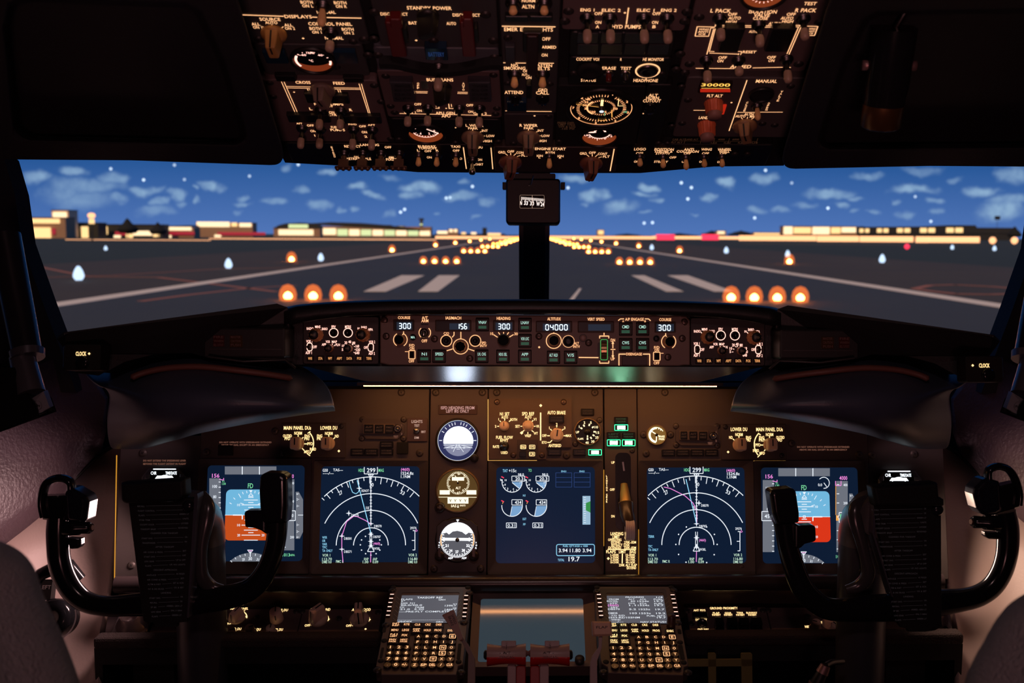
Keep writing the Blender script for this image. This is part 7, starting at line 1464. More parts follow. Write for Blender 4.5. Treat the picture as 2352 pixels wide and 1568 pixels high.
b = MB(); u0 = f.q(1225, 403, .014); u1 = f.q(1219, 424, .02); u2 = f.q(1214, 426, .02); b.tube([(*u0, .012), (*u1, .020), (*u2, .020)], .0011, 6); obj('wire_hook', b, M_STL, r)

# ------------------------------------------------------------------ below the main panel
M_RAIL = mat('rail_paint', (.035, .025, .026), .26)
a = P(266, 1342, 1.115); c = V3((-a.x, a.y, a.z)); c2 = P(2188, 1342, 1.13)
b = MB(); b.tube([a, (a + c) / 2, c], .0135, 20); solid('panel_rail', b, M_RAIL, 'round horizontal rail running below the instrument panels', 'rail')
bp = MB(); q0 = P(262, 1322, 1.165); q1 = P(262, 1400, 1.18); 
bp.hexa([(q0.x, q0.y + .012, q0.z - .005), (-q0.x, q0.y + .012, q0.z - .005), (-q0.x, q0.y + .02, q1.z - .02), (q0.x, q0.y + .02, q1.z - .02)][::-1], [(q0.x, q0.y + .03, q0.z - .005), (-q0.x, q0.y + .03, q0.z - .005), (-q0.x, q0.y + .04, q1.z - .02), (q0.x, q0.y + .04, q1.z - .02)][::-1])
struct('wall_panel_backing', bp, mat('glossy_back', (.30, .24, .20), .36, .9))
KP = PL(1226, 1398, 1.172, 27.5)
B5, B6 = (500, 1320, 5.88), (1540, 1320, 5.113)
M_LOW = mat('lower_panel_paint', (.12, .080, .078), .6, bump=(900, .25, .0005))
def lowboard(px, py, x0, y0, x1, y1, label, view, z=-.01, m=None):
    f = Fr(KP, px, py, (0, 0, 1)); r = f.thing('dimmer_panel' if 'dimmer' in label or 'flood' in label else 'switch_board', label, 'control panel'); b = MB(); a = f.rect(x0, y0, x1, y1); b.box(*a, z, 0, .002, .0008); obj('faceplate', b, m or M_LOW, r); f.view = view; return f, r
def beige(f, r, x, y, yt, kind='round', ang=0, s=1.0, collar=False):
    m = mat('beige_rosy_knob', (.80, .55, .44), .42); L = reach(f, x, y, yt) if yt else .02
    b = MB(); R_ = .0105 * s
    if kind == 'bar':
        return bar_knob(f, r, x, y, yt, ang, s * .95, m)
    if collar: b.lathe(0, 0, [(R_ * 1.15, 0), (R_ * 1.15, L * .4), (R_ * .95, L * .45), (0, L * .45)], 30)
    b.lathe(0, 0, [(R_ * .95, 0 if not collar else L * .4), (R_ * .82, L * .97), (R_ * .75, L), (0, L)], 32); o = obj('rotary_knob', b, m, r); put(o, f, x, y, 0, ang)
    b = MB(); b.box(-.0009, -R_ * .1, .0009, R_ * .75, L, L + .0003); b.add([(-.0009, -R_ * .85, L * .95), (.0009, -R_ * .85, L * .95), (.0009, -R_ * .97, L * .5), (-.0009, -R_ * .97, L * .5)], [(0, 1, 2, 3)]); obj('pointer_line', b, M_BLK, o); return o
f, r = lowboard(640, 1430, 350, 1398, 686, 1470, 'amber-lit lower panel with dimmer knobs beside the captain yoke column', B5)
label_set(f, r, [('MAIN PANEL', 294, 453, 28, 240), ('BRT', 340, 488, 26, 60), ('LOWER DU', 845, 473, 32, 206), ('BRT', 866, 495, 18, 36), ('OFF', 122, 658, 26, 46), ('OUTBD DU', 218, 728, 32, 200), ('INBD DU', 500, 734, 32, 160), ('UPPER DU', 795, 737, 32, 170), ('BRT', 238, 752, 16, 30), ('BRT', 528, 756, 16, 30), ('BRT', 805, 757, 16, 30)], mt=G_YEL, lines=[(145, 662, 180, 658, 9), (180, 658, 204, 636, 9)])
b = MB(); k = f.sc(250, 540); b.arc(*f.q(250, 590, .0006), 140 * k, 5, 60, 12 * k, .0006); b.poly([f.q(*p, .0006) for p in ((372, 555), (402, 555), (390, 585))][::-1], .0006); objs('lit_arc', b, G_YEL, r)
beige(f, r, 262, 590, 480, 'bar', -.5); beige(f, r, 800, 600, 485, 'round', .15, 1.15); beige(f, r, 190, 850, 740, 'round', -1.3, .95); beige(f, r, 455, 830, 700, 'round', -1.1, .85, True); beige(f, r, 735, 830, 705, 'round', 0, .85, True)
screw(f, r, 530, 572, .004)
f, r = lowboard(780, 1430, 688, 1398, 872, 1470, 'amber-lit lower panel with two bar knobs for background and flood light', B5)
label_set(f, r, [('BACKGROUND', 1388, 466, 34, 266), ('AFDS FLOOD', 1940, 467, 34, 252), ('BRT', 1985, 502, 22, 50), ('OFF', 1212, 680, 30, 74), ('OFF', 1770, 684, 30, 74)], mt=G_YEL, lines=[(1256, 678, 1288, 678, 9), (1288, 678, 1310, 654, 9), (1814, 684, 1848, 684, 9), (1848, 684, 1872, 658, 9)], dots=[(1997, 729, 16)])
b = MB()
for x, y in ((1365, 610), (1918, 615)):
    u = f.q(x, y, .0006); k = f.sc(x, y); kv = 1.0
    for a0_, a1_ in ((8, 40), (135, 172)): b.arc(*u, 130 * k, a0_, a1_, 13 * k, .0006)
    t = f.q(x + 128, y - 18, .0006); b.poly([(t[0] - .003, t[1]), (t[0], t[1] - .005), (t[0] + .003, t[1])], .0006)
objs('lit_arc', b, G_YEL, r)
beige(f, r, 1362, 610, 440, 'bar', -.75, 1.15); beige(f, r, 1918, 612, 435, 'bar', .1, 1.15)
for x, y in ((1635, 588), (1062, 492), (1140, 492), (2165, 505), (975, 878), (1060, 878), (2095, 895)): screw(f, r, x, y, .0045)
f, r = lowboard(1660, 1430, 1582, 1394, 1766, 1462, 'lower panel lettered GROUND PROXIMITY with four guarded black switches', B6)
label_set(f, r, [('GROUND PROXIMITY', 626, 389, 26, 326), ('AHT PSYS', 340, 414, 22, 140), ('SYS TEST', 362, 526, 24, 136), ('GND NAV', 384, 638, 22, 130), ('FLAP', 537, 446, 20, 78), ('INHIBIT', 540, 468, 20, 100), ('GEAR', 676, 446, 20, 78), ('INHIBIT', 680, 468, 20, 100), ('TERR', 816, 444, 20, 78), ('INHIBIT', 822, 468, 20, 100), ('RUNWAY', 955, 444, 22, 128), ('INHIBIT', 962, 468, 20, 96)], mt=G_YEL)
for x0, x1 in ((530, 632), (672, 792), (812, 930), (952, 1082)):
    b = MB(); f.bx(b, x0, 560, x1, 690, 0, .010, .002, .001, .010); f.bx(b, x0, 490, x1 - 6, 580, .004, .022, .002, .001, .022); g = obj('switch_guard', b, M_GLS, r)
    b = MB(); f.Ln(b, x0 + 6, 600, x1 - 16, 600, 5, .0105); obj('guard_edge', b, mat('amber_edge', (.5, .25, .06), .3, .4), g)
for x0, y0, x1, y1 in ((258, 432, 440, 492), (300, 655, 480, 700)): anun(f, r, x0, y0, x1, y1, .005)
b = MB(); b.lathe(0, 0, [(.0085, 0), (.0085, .005), (.006, .006), (.005, .004), (0, .004)], 22); put(obj('push_button', b, M_DST, r), f, 372, 580)
for x, y in ((245, 572), (195, 422), (1085, 416), (1150, 416), (985, 400)): screw(f, r, x, y, .0045)
f, r = lowboard(1880, 1430, 1768, 1394, 2110, 1462, 'plain lower panel with two rosy dimmer knobs beside the first officer column', B6)
label_set(f, r, [('INBD', 1606, 606, 26, 54), ('OFF', 1770, 556, 26, 54), ('OUTBD DU', 1860, 604, 26, 110), ('BRT', 1880, 628, 14, 24)], mt=G_YEL, lines=[(1806, 556, 1826, 552, 8), (1826, 552, 1838, 534, 8)])
beige(f, r, 1690, 665, 545, 'round', 1.2, .85, True); beige(f, r, 1925, 680, 580, 'round', .6, .9, True); beige(f, r, 1860, 575, 500, 'round', 0, 1.2); screw(f, r, 1612, 488, .0045)
# air vents
for px, py, nm in ((305, 1434, 'captain'), (2140, 1420, 'first officer')):
    f = Fr(KP, px, py, (0, 0, 1)); r = f.thing('air_vent', 'round air outlet on a pale square plate under the %s yoke' % nm, 'air vent')
    b = MB(); f.bx(b, *((222, 1392, 348, 1468) if px < 1000 else (2112, 1388, 2232, 1462)), -.012, -.001, .002, .0008, 0); obj('panel_plate', b, M_LOW, r)
    b = MB(); f.bx(b, px - 42, py - 28, px + 38, py + 28, 0, .003, .006, .001, .003); obj('mounting_plate', b, mat('vent_plate', (.42, .34, .34), .4, .3), r)
    b = MB(); b.lathe(0, 0, [(.027, .003), (.024, .008), (.018, .012), (.0165, .024), (.0150, .025), (.0140, .022), (.0135, .004), (0, .004)], 36); o = obj('outlet_ring', b, mat('vent_ring', (.40, .31, .30), .35, .3), r)
    for dx in (-32, 30): screw(f, r, px + dx, py + 22, .0045, .003)
# carpet trimmed shelf edges and footwell frames
for s_, nm in ((-1, 'captain'), (1, 'first officer')):
    A0 = MR(212, 1466, 1.075, s_); A1 = MR(875, 1466, 1.095, s_); x0, x1 = sorted((A0.x, A1.x)); y = A0.y; z = A0.z
    b = MB(); b.box(x0, y, x1, y + .03, z - .018, z, 0); o = solid('carpet_edge', b, M_CRP, 'dark brown carpet edge under the lower panels on the %s side' % nm, 'carpet trim'); bevel(o, .005, 2)
    b = MB(); b.box(x0, y + .005, x1, y + .05, z - .045, z - .018); xo = x0 if s_ < 0 else x1
    a_, b_ = sorted((xo, xo - s_ * .012)); b.box(a_, y + .005, b_, y + .05, 0.002, z - .045)
    a_, b_ = sorted((xo - s_ * .05, xo - s_ * .115)); b.box(a_, y + .03, b_, y + .05, 0.002, z - .045)
    solid('footwell_frame', b, mat('footwell_black', (.010, .010, .012), .5), 'black footwell frame below the carpet edge on the %s side' % nm, 'frame')
pl = PL(1655, 1540, 1.08, 80); f = Fr(pl, 1655, 1540, (0, 0, 1)); r = f.thing('pedal_bracket', 'dull yellow-green metal bracket with rounded cut-outs in the first officer footwell', 'bracket')
m_ = mat('zinc_chromate', (.20, .17, .05), .5)
b = MB(); f.bx(b, 1575, 1498 + 14, 1726, 1528, 0, .006, .002, 0, 0); f.bx(b, 1626, 1498, 1644, 1700, 0, .006, .002, 0, 0); f.bx(b, 1702, 1498, 1727, 1700, 0, .006, .002, 0, 0); obj('bracket_frame', b, m_, r)
b = MB(); b.box(f.q(1640, 1690)[0], f.q(1640, 1700)[1] - .25, f.q(1715, 1690)[0], f.q(1640, 1700)[1] + .01, -.02, .01); obj('bracket_foot', b, m_, r)
c = P(1885, 1560, 1.0); b = MB(); p = [P(*t) for t in ((1868, 1600, 1.0), (1876, 1568, 1.0), (1888, 1545, 1.0), (1896, 1528, 1.0), (1910, 1521, 1.01), (1935, 1519, 1.03))]
r = bpy.data.objects.new('cable_connector', None); C.objects.link(r); r.location = c; tagp(r, 'dark cable with a metal ringed connector beside the first officer column', 'cable')
b = MB(); b.tube([V3(q) - c for q in spline([tuple(v) for v in p[3:]], 5)], .0045, 10); obj('cable', b, M_BLK, r)
b = MB(); b.tube([p[0] - c, p[1] - c, p[2] - c], [.011, .010, .008], 14); b.m = 1; b.tube([p[2] - c, p[3] - c], [.0095, .0075], 14); b.tube([(p[0] * .2 + p[1] * .8) - c, p[1] - c], [.0118, .0118], 14); obj('connector', b, [M_BLK, mat('rose_metal', (0, 0, 0))], r)

# ------------------------------------------------------------------ centre pedestal
CP = PL(1226, 1350, 1.11, 17.5)
L6, L7 = (840, 1320, 5.6), (1200, 1320, 5.345)
M_CDU = mat('cdu_paint', (.11, .080, .074), .5, bump=(900, .2, .0005))
M_KEY = mat('key_black', (.03, .016, .013), .22)
f = Fr(CP, 1226, 1450, (0, 0, 1)); pr_ = bpy.data.objects.new('pedestal', None); C.objects.link(pr_); tagp(pr_, 'dark centre pedestal carrying both keypad units and the levers', 'pedestal'); m_ = mat('pedestal_black', (.008, .007, .007), .8, spec=.15)
pr_.location = (0, 1.4, 0)
for q4 in (((868, 1600), (908, 1346), (1078, 1346), (1072, 1600)), ((1378, 1600), (1374, 1346), (1544, 1346), (1586, 1600))):
    top = [f.w(*f.q(x, y), -.028) - pr_.location for x, y in q4]; bot = [V3((p.x, p.y, .003)) for p in top]; pb = MB(); pb.hexa(bot, top); obj('side_body', pb, m_, pr_)
top = [f.w(*f.q(x, y), -.17) - pr_.location for x, y in ((1072, 1800), (1078, 1346), (1374, 1346), (1378, 1800))]; bot = [V3((p.x, p.y, .003)) for p in top]; pb = MB(); pb.hexa(bot, top); obj('centre_body', pb, m_, pr_)
keymesh = {}
def cdu(view, px, label, D):
    f = Fr(CP, px, 1450, view); r = f.thing('flight_computer_unit', label, 'keypad unit')
    b = MB(); b.prism([f.q(*p) for p in D['body']][::-1], -.026, 0, .001); obj('faceplate', b, M_CDU, r)
    o_ = f.rect(*D['hood']); s_ = f.rect(*D['scr'])
    i2 = D['scr']; b = MB(); b.ring(rr(*o_, .006, 4), rr(*f.rect(i2[0] - 8, i2[1] - 40, i2[2] + 10, i2[3] + 6), .003, 4), .0, .0009, .0007); obj('screen_surround', b, mat('cdu_surround', (.06, .05, .055), .45), r)
    b = MB(); b.box(*s_, .0006, .0014); s = obj('screen', b, glow('cdu_screen', (.085, .092, .115), 1.0, True), r)
    b = MB()
    for t in D['txt']:
        x, y = t[1], t[2]; f.T(b, t[0], x, y, t[3] * .74, t[4], .0018)
        b.m = 0
    b.m = 1
    for t in D.get('mag', ()): f.T(b, t[0], t[1], t[2], t[3], t[4], .0018)
    obj('screen_lettering', b, [glow('cdu_white', (.80, .85, .92), .95), G_MAG], s)
    b = MB()
    for l in D['hl']: f.Ln(b, *l, 2.5, .0012)
    obj('guide_marking', b, mat('guide_line', (.5, .45, .42), .5), r)
    for x, y in D['lsk']:
        b = MB(); k = f.sc(x, y); b.box(-28 * k, -.0022, 28 * k, .0022, 0, .0028, .0008, .0004); g = put(obj('line_key', b, M_KEY, r), f, x, y)
        b = MB(); b.box(-24 * k, -.0006, 24 * k, .0010, .0028, .0030); obj('key_marking', b, G_PNK, g)
    def key(x, y, t, w, h, rd, em, tw, th, inv=False):
        kk = ('k', w, h, rd)
        k = f.sc(x, y)
        def fn(b): b.box(-w, -h, w, h, 0, .0042, rd, .0008, 4)
        me = shared('key%.4f%.4f%.4f' % (w, h, rd), fn, M_KEY); g = part('key', me, r); put(g, f, x, y)
        if not t: return
        b = MB(); lines = t.split('|'); n = len(lines)
        if inv:
            b.path(rr(-w * .72, -h * .72, w * .72, h * .72, 0), w * .16, .0046, True)
        for i, ln in enumerate(lines): b.text(ln, 0, (n - 1) * th * .42 - i * th * .84, tw if len(ln) > 1 else tw * .8, th * .9 if n == 1 else th * .66, .0046)
        obj('key_lettering', b, em, g)
    for (x, y, t) in D['fn']: key(x, y, t, .0080, .0058, .001, G_AMB if not D['pink'] else G_YEL, .0105 if '|' in t or len(t) > 3 else .0085, .0052)
    AL = ['ABCDE', 'FGHIJ', 'KLMNO', 'PQRST', 'UVWXY']
    ys = D['ly']
    for i in range(6):
        t_ = i / 5
        for j in range(5):
            x = D['lx0'][j] + (D['lx1'][j] - D['lx0'][j]) * t_; ch = AL[i][j] if i < 5 else ('Z', 'SP', 'DEL', '/', 'CLR')[j]
            key(x, ys[i], ch, .0062, .0062, .0058, G_AMB, .0058 if len(ch) == 1 else .0088, .0056, ch in 'EWNS' and len(ch) == 1)
    for i in range(4):
        for j in range(3):
            x = D['nx0'][j] + (D['nx1'][j] - D['nx0'][j]) * i / 3; ch = ('123', '456', '789')[i][j] if i < 3 else ('.', '0', '+/-')[j]
            key(x, D['ny'][i], ch, .0060, .0060, .0059, G_AMB, .0060 if ch != '+/-' else .0075, .0062 if ch != '.' else .003)
    for x, y in D['scr_']: screw(f, r, x, y, .0050, 0)
    b = MB()
    for x, y in D['hole']: b.lathe(*f.q(x, y), [(.0045, 0), (.0045, .0006), (0, .0006)], 16)
    for (x0, y0, x1, y1) in D['slot']: f.bx(b, x0, y0, x1, y1, 0, .0006, .002, 0, 0)
    objs('recess', b, M_DRK, r)
    return f, r
hl = [(400, 282, 452, 330), (394, 338, 446, 386), (384, 392, 436, 440), (372, 445, 424, 494), (362, 500, 412, 548), (350, 552, 402, 598), (1228, 298, 1188, 336), (1226, 350, 1184, 390), (1224, 402, 1182, 442), (1222, 456, 1178, 498), (1218, 510, 1174, 552), (1214, 562, 1170, 604)]
cdu(L6, 970, 'keypad flight computer on the captain side showing TAKEOFF REF', {'pink': 0,
    'body': [(322, 150), (1352, 150), (1346, 190), (1345, 300), (1298, 700), (1250, 1150), (1190, 1170), (1165, 1280), (200, 1280), (185, 1190), (130, 1175), (215, 750), (250, 560)], 'hood': (372, 186, 1236, 622), 'scr': (434, 270, 1178, 620),
    'txt': [('TAKEOFF REF', 826, 290, 30, 330), ('FLAPS', 530, 313, 24, 148), ('5°', 480, 335, 24, 50), ('GRH', 980, 318, 24, 88), ('26K N1', 540, 362, 24, 180), ('90.0/90.0', 588, 388, 26, 276), ('139KT', 1092, 394, 28, 146), ('V1', 1145, 372, 20, 50), ('CG', 466, 414, 24, 56), ('TRIM', 688, 416, 24, 120), ('21.0% 5.20', 596, 440, 26, 306), ('V2', 1142, 424, 20, 50), ('146KT', 1090, 444, 28, 146), ('----PRE-FLT COMPLETE----', 796, 470, 26, 730), ('-----------------------------', 770, 577, 18, 730), ('<INDEX', 504, 600, 28, 184), ('GRH', 948, 604, 28, 90)],
    'hl': hl, 'lsk': [(340, 268), (328, 320), (318, 373), (308, 428), (298, 482), (287, 537), (1293, 283), (1289, 338), (1284, 392), (1279, 446), (1273, 500), (1268, 552)],
    'fn': [(390, 665, 'INIT|REF'), (530, 665, 'RTE'), (668, 668, 'CLB'), (802, 668, 'CRZ'), (941, 668, 'DES'), (377, 737, 'MENU'), (515, 737, 'LEGS'), (655, 738, 'DEP|ARR'), (795, 740, 'HOLD'), (930, 740, 'PROG'), (1100, 744, 'EXEC'), (363, 804, 'N1|LIMIT'), (503, 804, 'FIX'), (348, 872, 'PREV|PAGE'), (492, 873, 'NEXT|PAGE')],
    'lx0': (680, 793, 905, 1010, 1118), 'lx1': (630, 745, 858, 968, 1080), 'ly': (818, 890, 962, 1036, 1110, 1186), 'nx0': (320, 430, 534), 'nx1': (281, 388, 500), 'ny': (957, 1030, 1105, 1182),
    'scr_': [(345, 200), (1335, 235), (262, 645), (1265, 615), (150, 1225), (1225, 1255)], 'hole': [(355, 158), (1315, 163), (238, 846), (195, 1105), (1195, 1118)], 'slot': [(215, 675, 262, 740), (1180, 885, 1225, 1085), (190, 935, 225, 1070)]})
f, r = cdu(L7, 1480, 'keypad flight computer on the first officer side showing PROGRESS', {'pink': 1,
    'body': [(886, 140), (1862, 140), (1875, 200), (1960, 660), (2030, 1050), (2035, 1110), (1985, 1130), (1975, 1230), (1055, 1200), (1045, 1130), (975, 1085), (960, 1050), (905, 560)], 'hood': (958, 172, 1800, 606), 'scr': (1052, 262, 1758, 602),
    'txt': [('PROGRESS', 1378, 272, 22, 226), ('1/4', 1682, 273, 22, 78), ('FROM', 1122, 298, 22, 116), ('ALT', 1338, 297, 22, 80), ('ATA', 1478, 298, 22, 80), ('FUEL', 1668, 298, 22, 112), ('RW30L', 1106, 321, 22, 138), ('60', 1356, 321, 22, 56), ('1524z', 1482, 322, 24, 140), ('19.7', 1674, 322, 24, 112), ("299'", 1120, 346, 22, 100), ('DTG', 1340, 348, 22, 80), ('ETA', 1484, 350, 22, 84), ('FUEL', 1672, 351, 22, 108), ('1.1', 1350, 372, 24, 80), ('1524z', 1488, 372, 24, 140), ('19.7', 1678, 373, 24, 112), ("283'", 1128, 396, 22, 100), ('DB570', 1122, 419, 26, 144), ('5.2', 1352, 420, 26, 86), ('1525z', 1498, 421, 26, 140), ('19.7', 1688, 422, 26, 112), ('OMDB', 1110, 468, 26, 114), ('103', 1362, 469, 26, 86), ('1553z', 1506, 470, 26, 142), ('19.2', 1698, 470, 26, 114), ('TO E/D', 1172, 497, 22, 172), ('FUEL QTY', 1642, 501, 22, 230), ('1553.8Z/103NM', 1250, 522, 26, 380), ('19.7', 1706, 522, 26, 112), ('WIND', 1148, 550, 22, 116), ('---/--', 1160, 575, 20, 160), ('NAV STATUS>', 1610, 576, 26, 320)], 'mag': [('(460)', 1114, 370, 24, 132)],
    'hl': [(995, 272, 1036, 310), (998, 322, 1038, 360), (1002, 372, 1042, 410), (1008, 424, 1046, 462), (1014, 476, 1052, 512), (1020, 528, 1058, 564), (1786, 272, 1742, 308), (1796, 322, 1752, 358), (1806, 372, 1762, 408), (1816, 424, 1770, 460), (1828, 478, 1780, 514), (1838, 530, 1790, 566)],
    'lsk': [(937, 258), (942, 308), (948, 358), (953, 410), (959, 463), (966, 515), (1842, 262), (1853, 312), (1864, 362), (1873, 418), (1883, 470), (1892, 520)],
    'fn': [(1110, 640, 'INIT|REF'), (1240, 641, 'RTE'), (1370, 641, 'CLB'), (1500, 641, 'CRZ'), (1632, 642, 'DES'), (1118, 708, 'MENU'), (1246, 708, 'LEGS'), (1380, 710, 'DEP|ARR'), (1508, 711, 'HOLD'), (1640, 711, 'PROG'), (1812, 716, 'EXEC'), (1122, 774, 'N1|LIMIT'), (1252, 775, 'FIX'), (1124, 842, 'PREV|PAGE'), (1260, 843, 'NEXT|PAGE')],
    'lx0': (1425, 1527, 1632, 1733, 1837), 'lx1': (1472, 1578, 1687, 1790, 1897), 'ly': (790, 858, 928, 998, 1072, 1143), 'nx0': (1112, 1216, 1322), 'nx1': (1134, 1242, 1348), 'ny': (922, 998, 1070, 1143),
    'scr_': [(915, 205), (1855, 190), (1905, 590), (2032, 1200), (995, 1195)], 'hole': [(915, 152), (1828, 152), (1935, 828), (1980, 1075), (1025, 1068)], 'slot': [(1905, 668, 1950, 725), (1925, 860, 1980, 1040)]})
b = MB(); b.lathe(0, 0, [(.007, 0), (.0065, .022), (0, .023)], 16); put(obj('dimmer_knob', b, mat('maroon_knob', (.05, .014, .012), .4), r), f, 1822, 640)
# exec lights
# lower display unit
LD = PL(1226, 1375, 1.125, 32); f = Fr(LD, 1224, 1440, (0, 0, 1)); r = f.thing('lower_display_unit', 'large blank blue-grey lower display between the two keypad units', 'screen')
o_ = f.rect(1082, 1358, 1368, 1534); i_ = f.rect(1101, 1375, 1342, 1519); b = MB(); b.ring(rr(*o_, .003, 4), rr(*i_, .004, 4), -.02, .004, .0); obj('bezel', b, mat('lower_bezel', (.15, .105, .098), .45), r)
m_ = mat('blank_screen', (.02, .03, .035), .07, 0, (.030, .045, .058), 1.0)  # faint emission in place of light reflected by the switched-off screen
b = MB(); b.box(*i_, -.004, .0004, .004); s = obj('screen', b, m_, r)
b = MB()
for x, y in ((1331, 1522),): b.lathe(*f.q(x, y), [(.0075, .004), (.0075, .011), (0, .011)], 20)
obj('corner_screw', b, M_SCW, r)
# thrust levers
TL = (1100, 1440, 5.88); pl = PL(1215, 1500, .93, 72)
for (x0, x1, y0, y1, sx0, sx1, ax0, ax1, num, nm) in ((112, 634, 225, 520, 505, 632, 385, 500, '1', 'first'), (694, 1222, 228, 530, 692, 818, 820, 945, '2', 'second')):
    f = Fr(pl, 1100 + (x0 + x1) / 2 / 5.88, 1440 + 372 / 5.88, TL); r = f.thing('thrust_lever', '%s thrust lever grip marked %s with red light painted on its underside before the blank display' % (nm, num), 'lever')
    k = f.sc(600, 380); w2 = (x1 - x0) / 2 * k; h2 = 148 * k
    prof = [(h2 * 1.0, -w2), (h2 * .94, -w2 * .8), (h2 * .84, -w2 * .4), (h2 * .80, 0), (h2 * .84, w2 * .4), (h2 * .94, w2 * .8), (h2 * 1.0, w2)]
    b = MB(); b.lathe(0, 0, prof, 36); b.v = [(z, y, x) for x, y, z in b.v]; o = obj('grip', b, mat('lever_grip', (.40, .27, .25), .35), r); bevel(o, .0015, 2)
    # red light on the underside, coloured in as a shell proud of the grip
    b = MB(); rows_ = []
    for a in range(-160, -19, 14): rows_.append([(z, (rad * 1.012) * math.sin(R(a)), (rad * 1.012) * math.cos(R(a)) * -1 if False else (rad * 1.012) * math.cos(R(a) + math.pi / 2 - math.pi / 2)) for rad, z in prof])
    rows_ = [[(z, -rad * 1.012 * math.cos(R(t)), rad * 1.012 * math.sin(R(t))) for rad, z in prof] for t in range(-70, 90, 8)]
    b.grid(rows_); o = obj('underside_shell', b, mat('dark_red_plastic', (.5, .012, .012), .3), r); md = o.modifiers.new('s', 'SOLIDIFY'); md.thickness = .0008  # stands in for red light on the grip, no red plastic part
    b = MB(); f.T(b, num, (x0 + x1) / 2, 258, 40, 10 if num == '1' else 36, h2 * 1.0); f.T(b, '- A/T' if num == '1' else 'A/T -', (x0 + x1) / 2 - 20, 345, 30, 150, h2 * .86); f.T(b, 'DISENGAGE', (x0 + x1) / 2, 405, 36, 244, h2 * .83); obj('grip_lettering', b, M_BLK, r)
    a = f.q(sx0, 470); c = f.q(sx1, 900); b = MB(); b.box(a[0], c[1], c[0], a[1] - .004, -.01, .012, .003, .001); obj('lever_stem', b, mat('dark_red_stem', (.30, .010, .010), .4), r)  # red light falling on the stem is put into its colour
    a = f.q(ax0, 500); c = f.q(ax1, 900); b = MB(); b.box(a[0], c[1], c[0], a[1], -.02, -.004, .003, .001); obj('lever_arm', b, mat('grey_arm', (.40, .28, .28), .45), r)
    b = MB(); u = f.q(x0 - 8 if num == '1' else x1 + 6, 372); b.lathe(0, 0, [(.0065, -.004), (.0065, .002), (.004, .004), (0, .004)], 20); b.v = [((z * (-1 if num == '1' else 1)) + u[0], y + u[1], x) for x, y, z in b.v]; obj('end_button', b, M_BLK, r)
    b = MB(); t = f.q((x0 + x1) / 2 + 30, 225); b.box(t[0] - .010, t[1] - .004, t[0] + .010, t[1] + .004, -.006, .004, .001, .0005); obj('top_tab', b, mat('tab_grey', (.35, .28, .28), .3), r)
    if num == '1':
        b = MB(); e0 = f.q(634, 352); e1 = f.q(694, 352); b.lathe(0, 0, [(.005, 0), (.003, .003), (.003, e1[0] - e0[0] - .003), (.005, e1[0] - e0[0])], 14); b.v = [(z + e0[0], y + e0[1], x) for x, y, z in b.v]; obj('link_pin', b, mat('rose_metal', (0, 0, 0)), r)
# speed brake lever
pl = PL(1040, 1450, .95, 68); f = Fr(pl, 1040, 1440, L6); r = f.thing('speed_brake_lever', 'grey-brown lever lettered SPEED BRAKE leaning over the captain keypad unit', 'lever')
m_ = mat('lever_brown', (.36, .22, .18), .4)
b = MB(); b.prism([f.q(*p) for p in ((988, 525), (998, 510), (1124, 450), (1136, 455), (1258, 815), (1252, 836), (1222, 852), (1200, 830))][::-1], -.008, .008, .0015); obj('handle', b, m_, r)
b = MB(); pp = [f.q(*p) for p in ((1225, 840), (1262, 822), (1318, 890), (1408, 1085), (1410, 1560), (1306, 1560), (1320, 1020))]; b.prism(pp[::-1], -.004, .001, .0008); obj('lever_shaft', b, mat('shaft_brown', (.20, .14, .12), .45), r)
b = MB(); f.T(b, 'SPEED', 1134, 570, 34, 128, .0084, -1.17); f.T(b, 'BRAKE', 1096, 592, 34, 128, .0084, -1.17); obj('handle_lettering', b, M_BLK, r)
# flap lever
pl = PL(1385, 1450, .95, 68); f = Fr(pl, 1384, 1440, L7); r = f.thing('flap_lever', 'pale brown block handle lettered FLAP overlapping the first officer keypad unit', 'lever')
b = MB(); b.prism([f.q(*p) for p in ((850, 575), (858, 568), (1082, 570), (1088, 578), (1098, 735), (1090, 745), (868, 752), (860, 742))][::-1], -.014, .008, .0025); obj('handle', b, mat('flap_handle', (.68, .43, .30), .4), r)
b = MB(); pp = [f.q(*p) for p in ((945, 740), (985, 740), (975, 900), (915, 1060), (925, 1560), (826, 1560), (830, 1080), (855, 1000), (938, 880))]; b.prism(pp[::-1], -.006, -.001, .0008); obj('lever_shaft', b, mat('flap_shaft', (.38, .28, .27), .4), r)
b = MB(); f.T(b, 'FLAP', 976, 641, 30, 140, .0084); obj('handle_lettering', b, M_BLK, r)
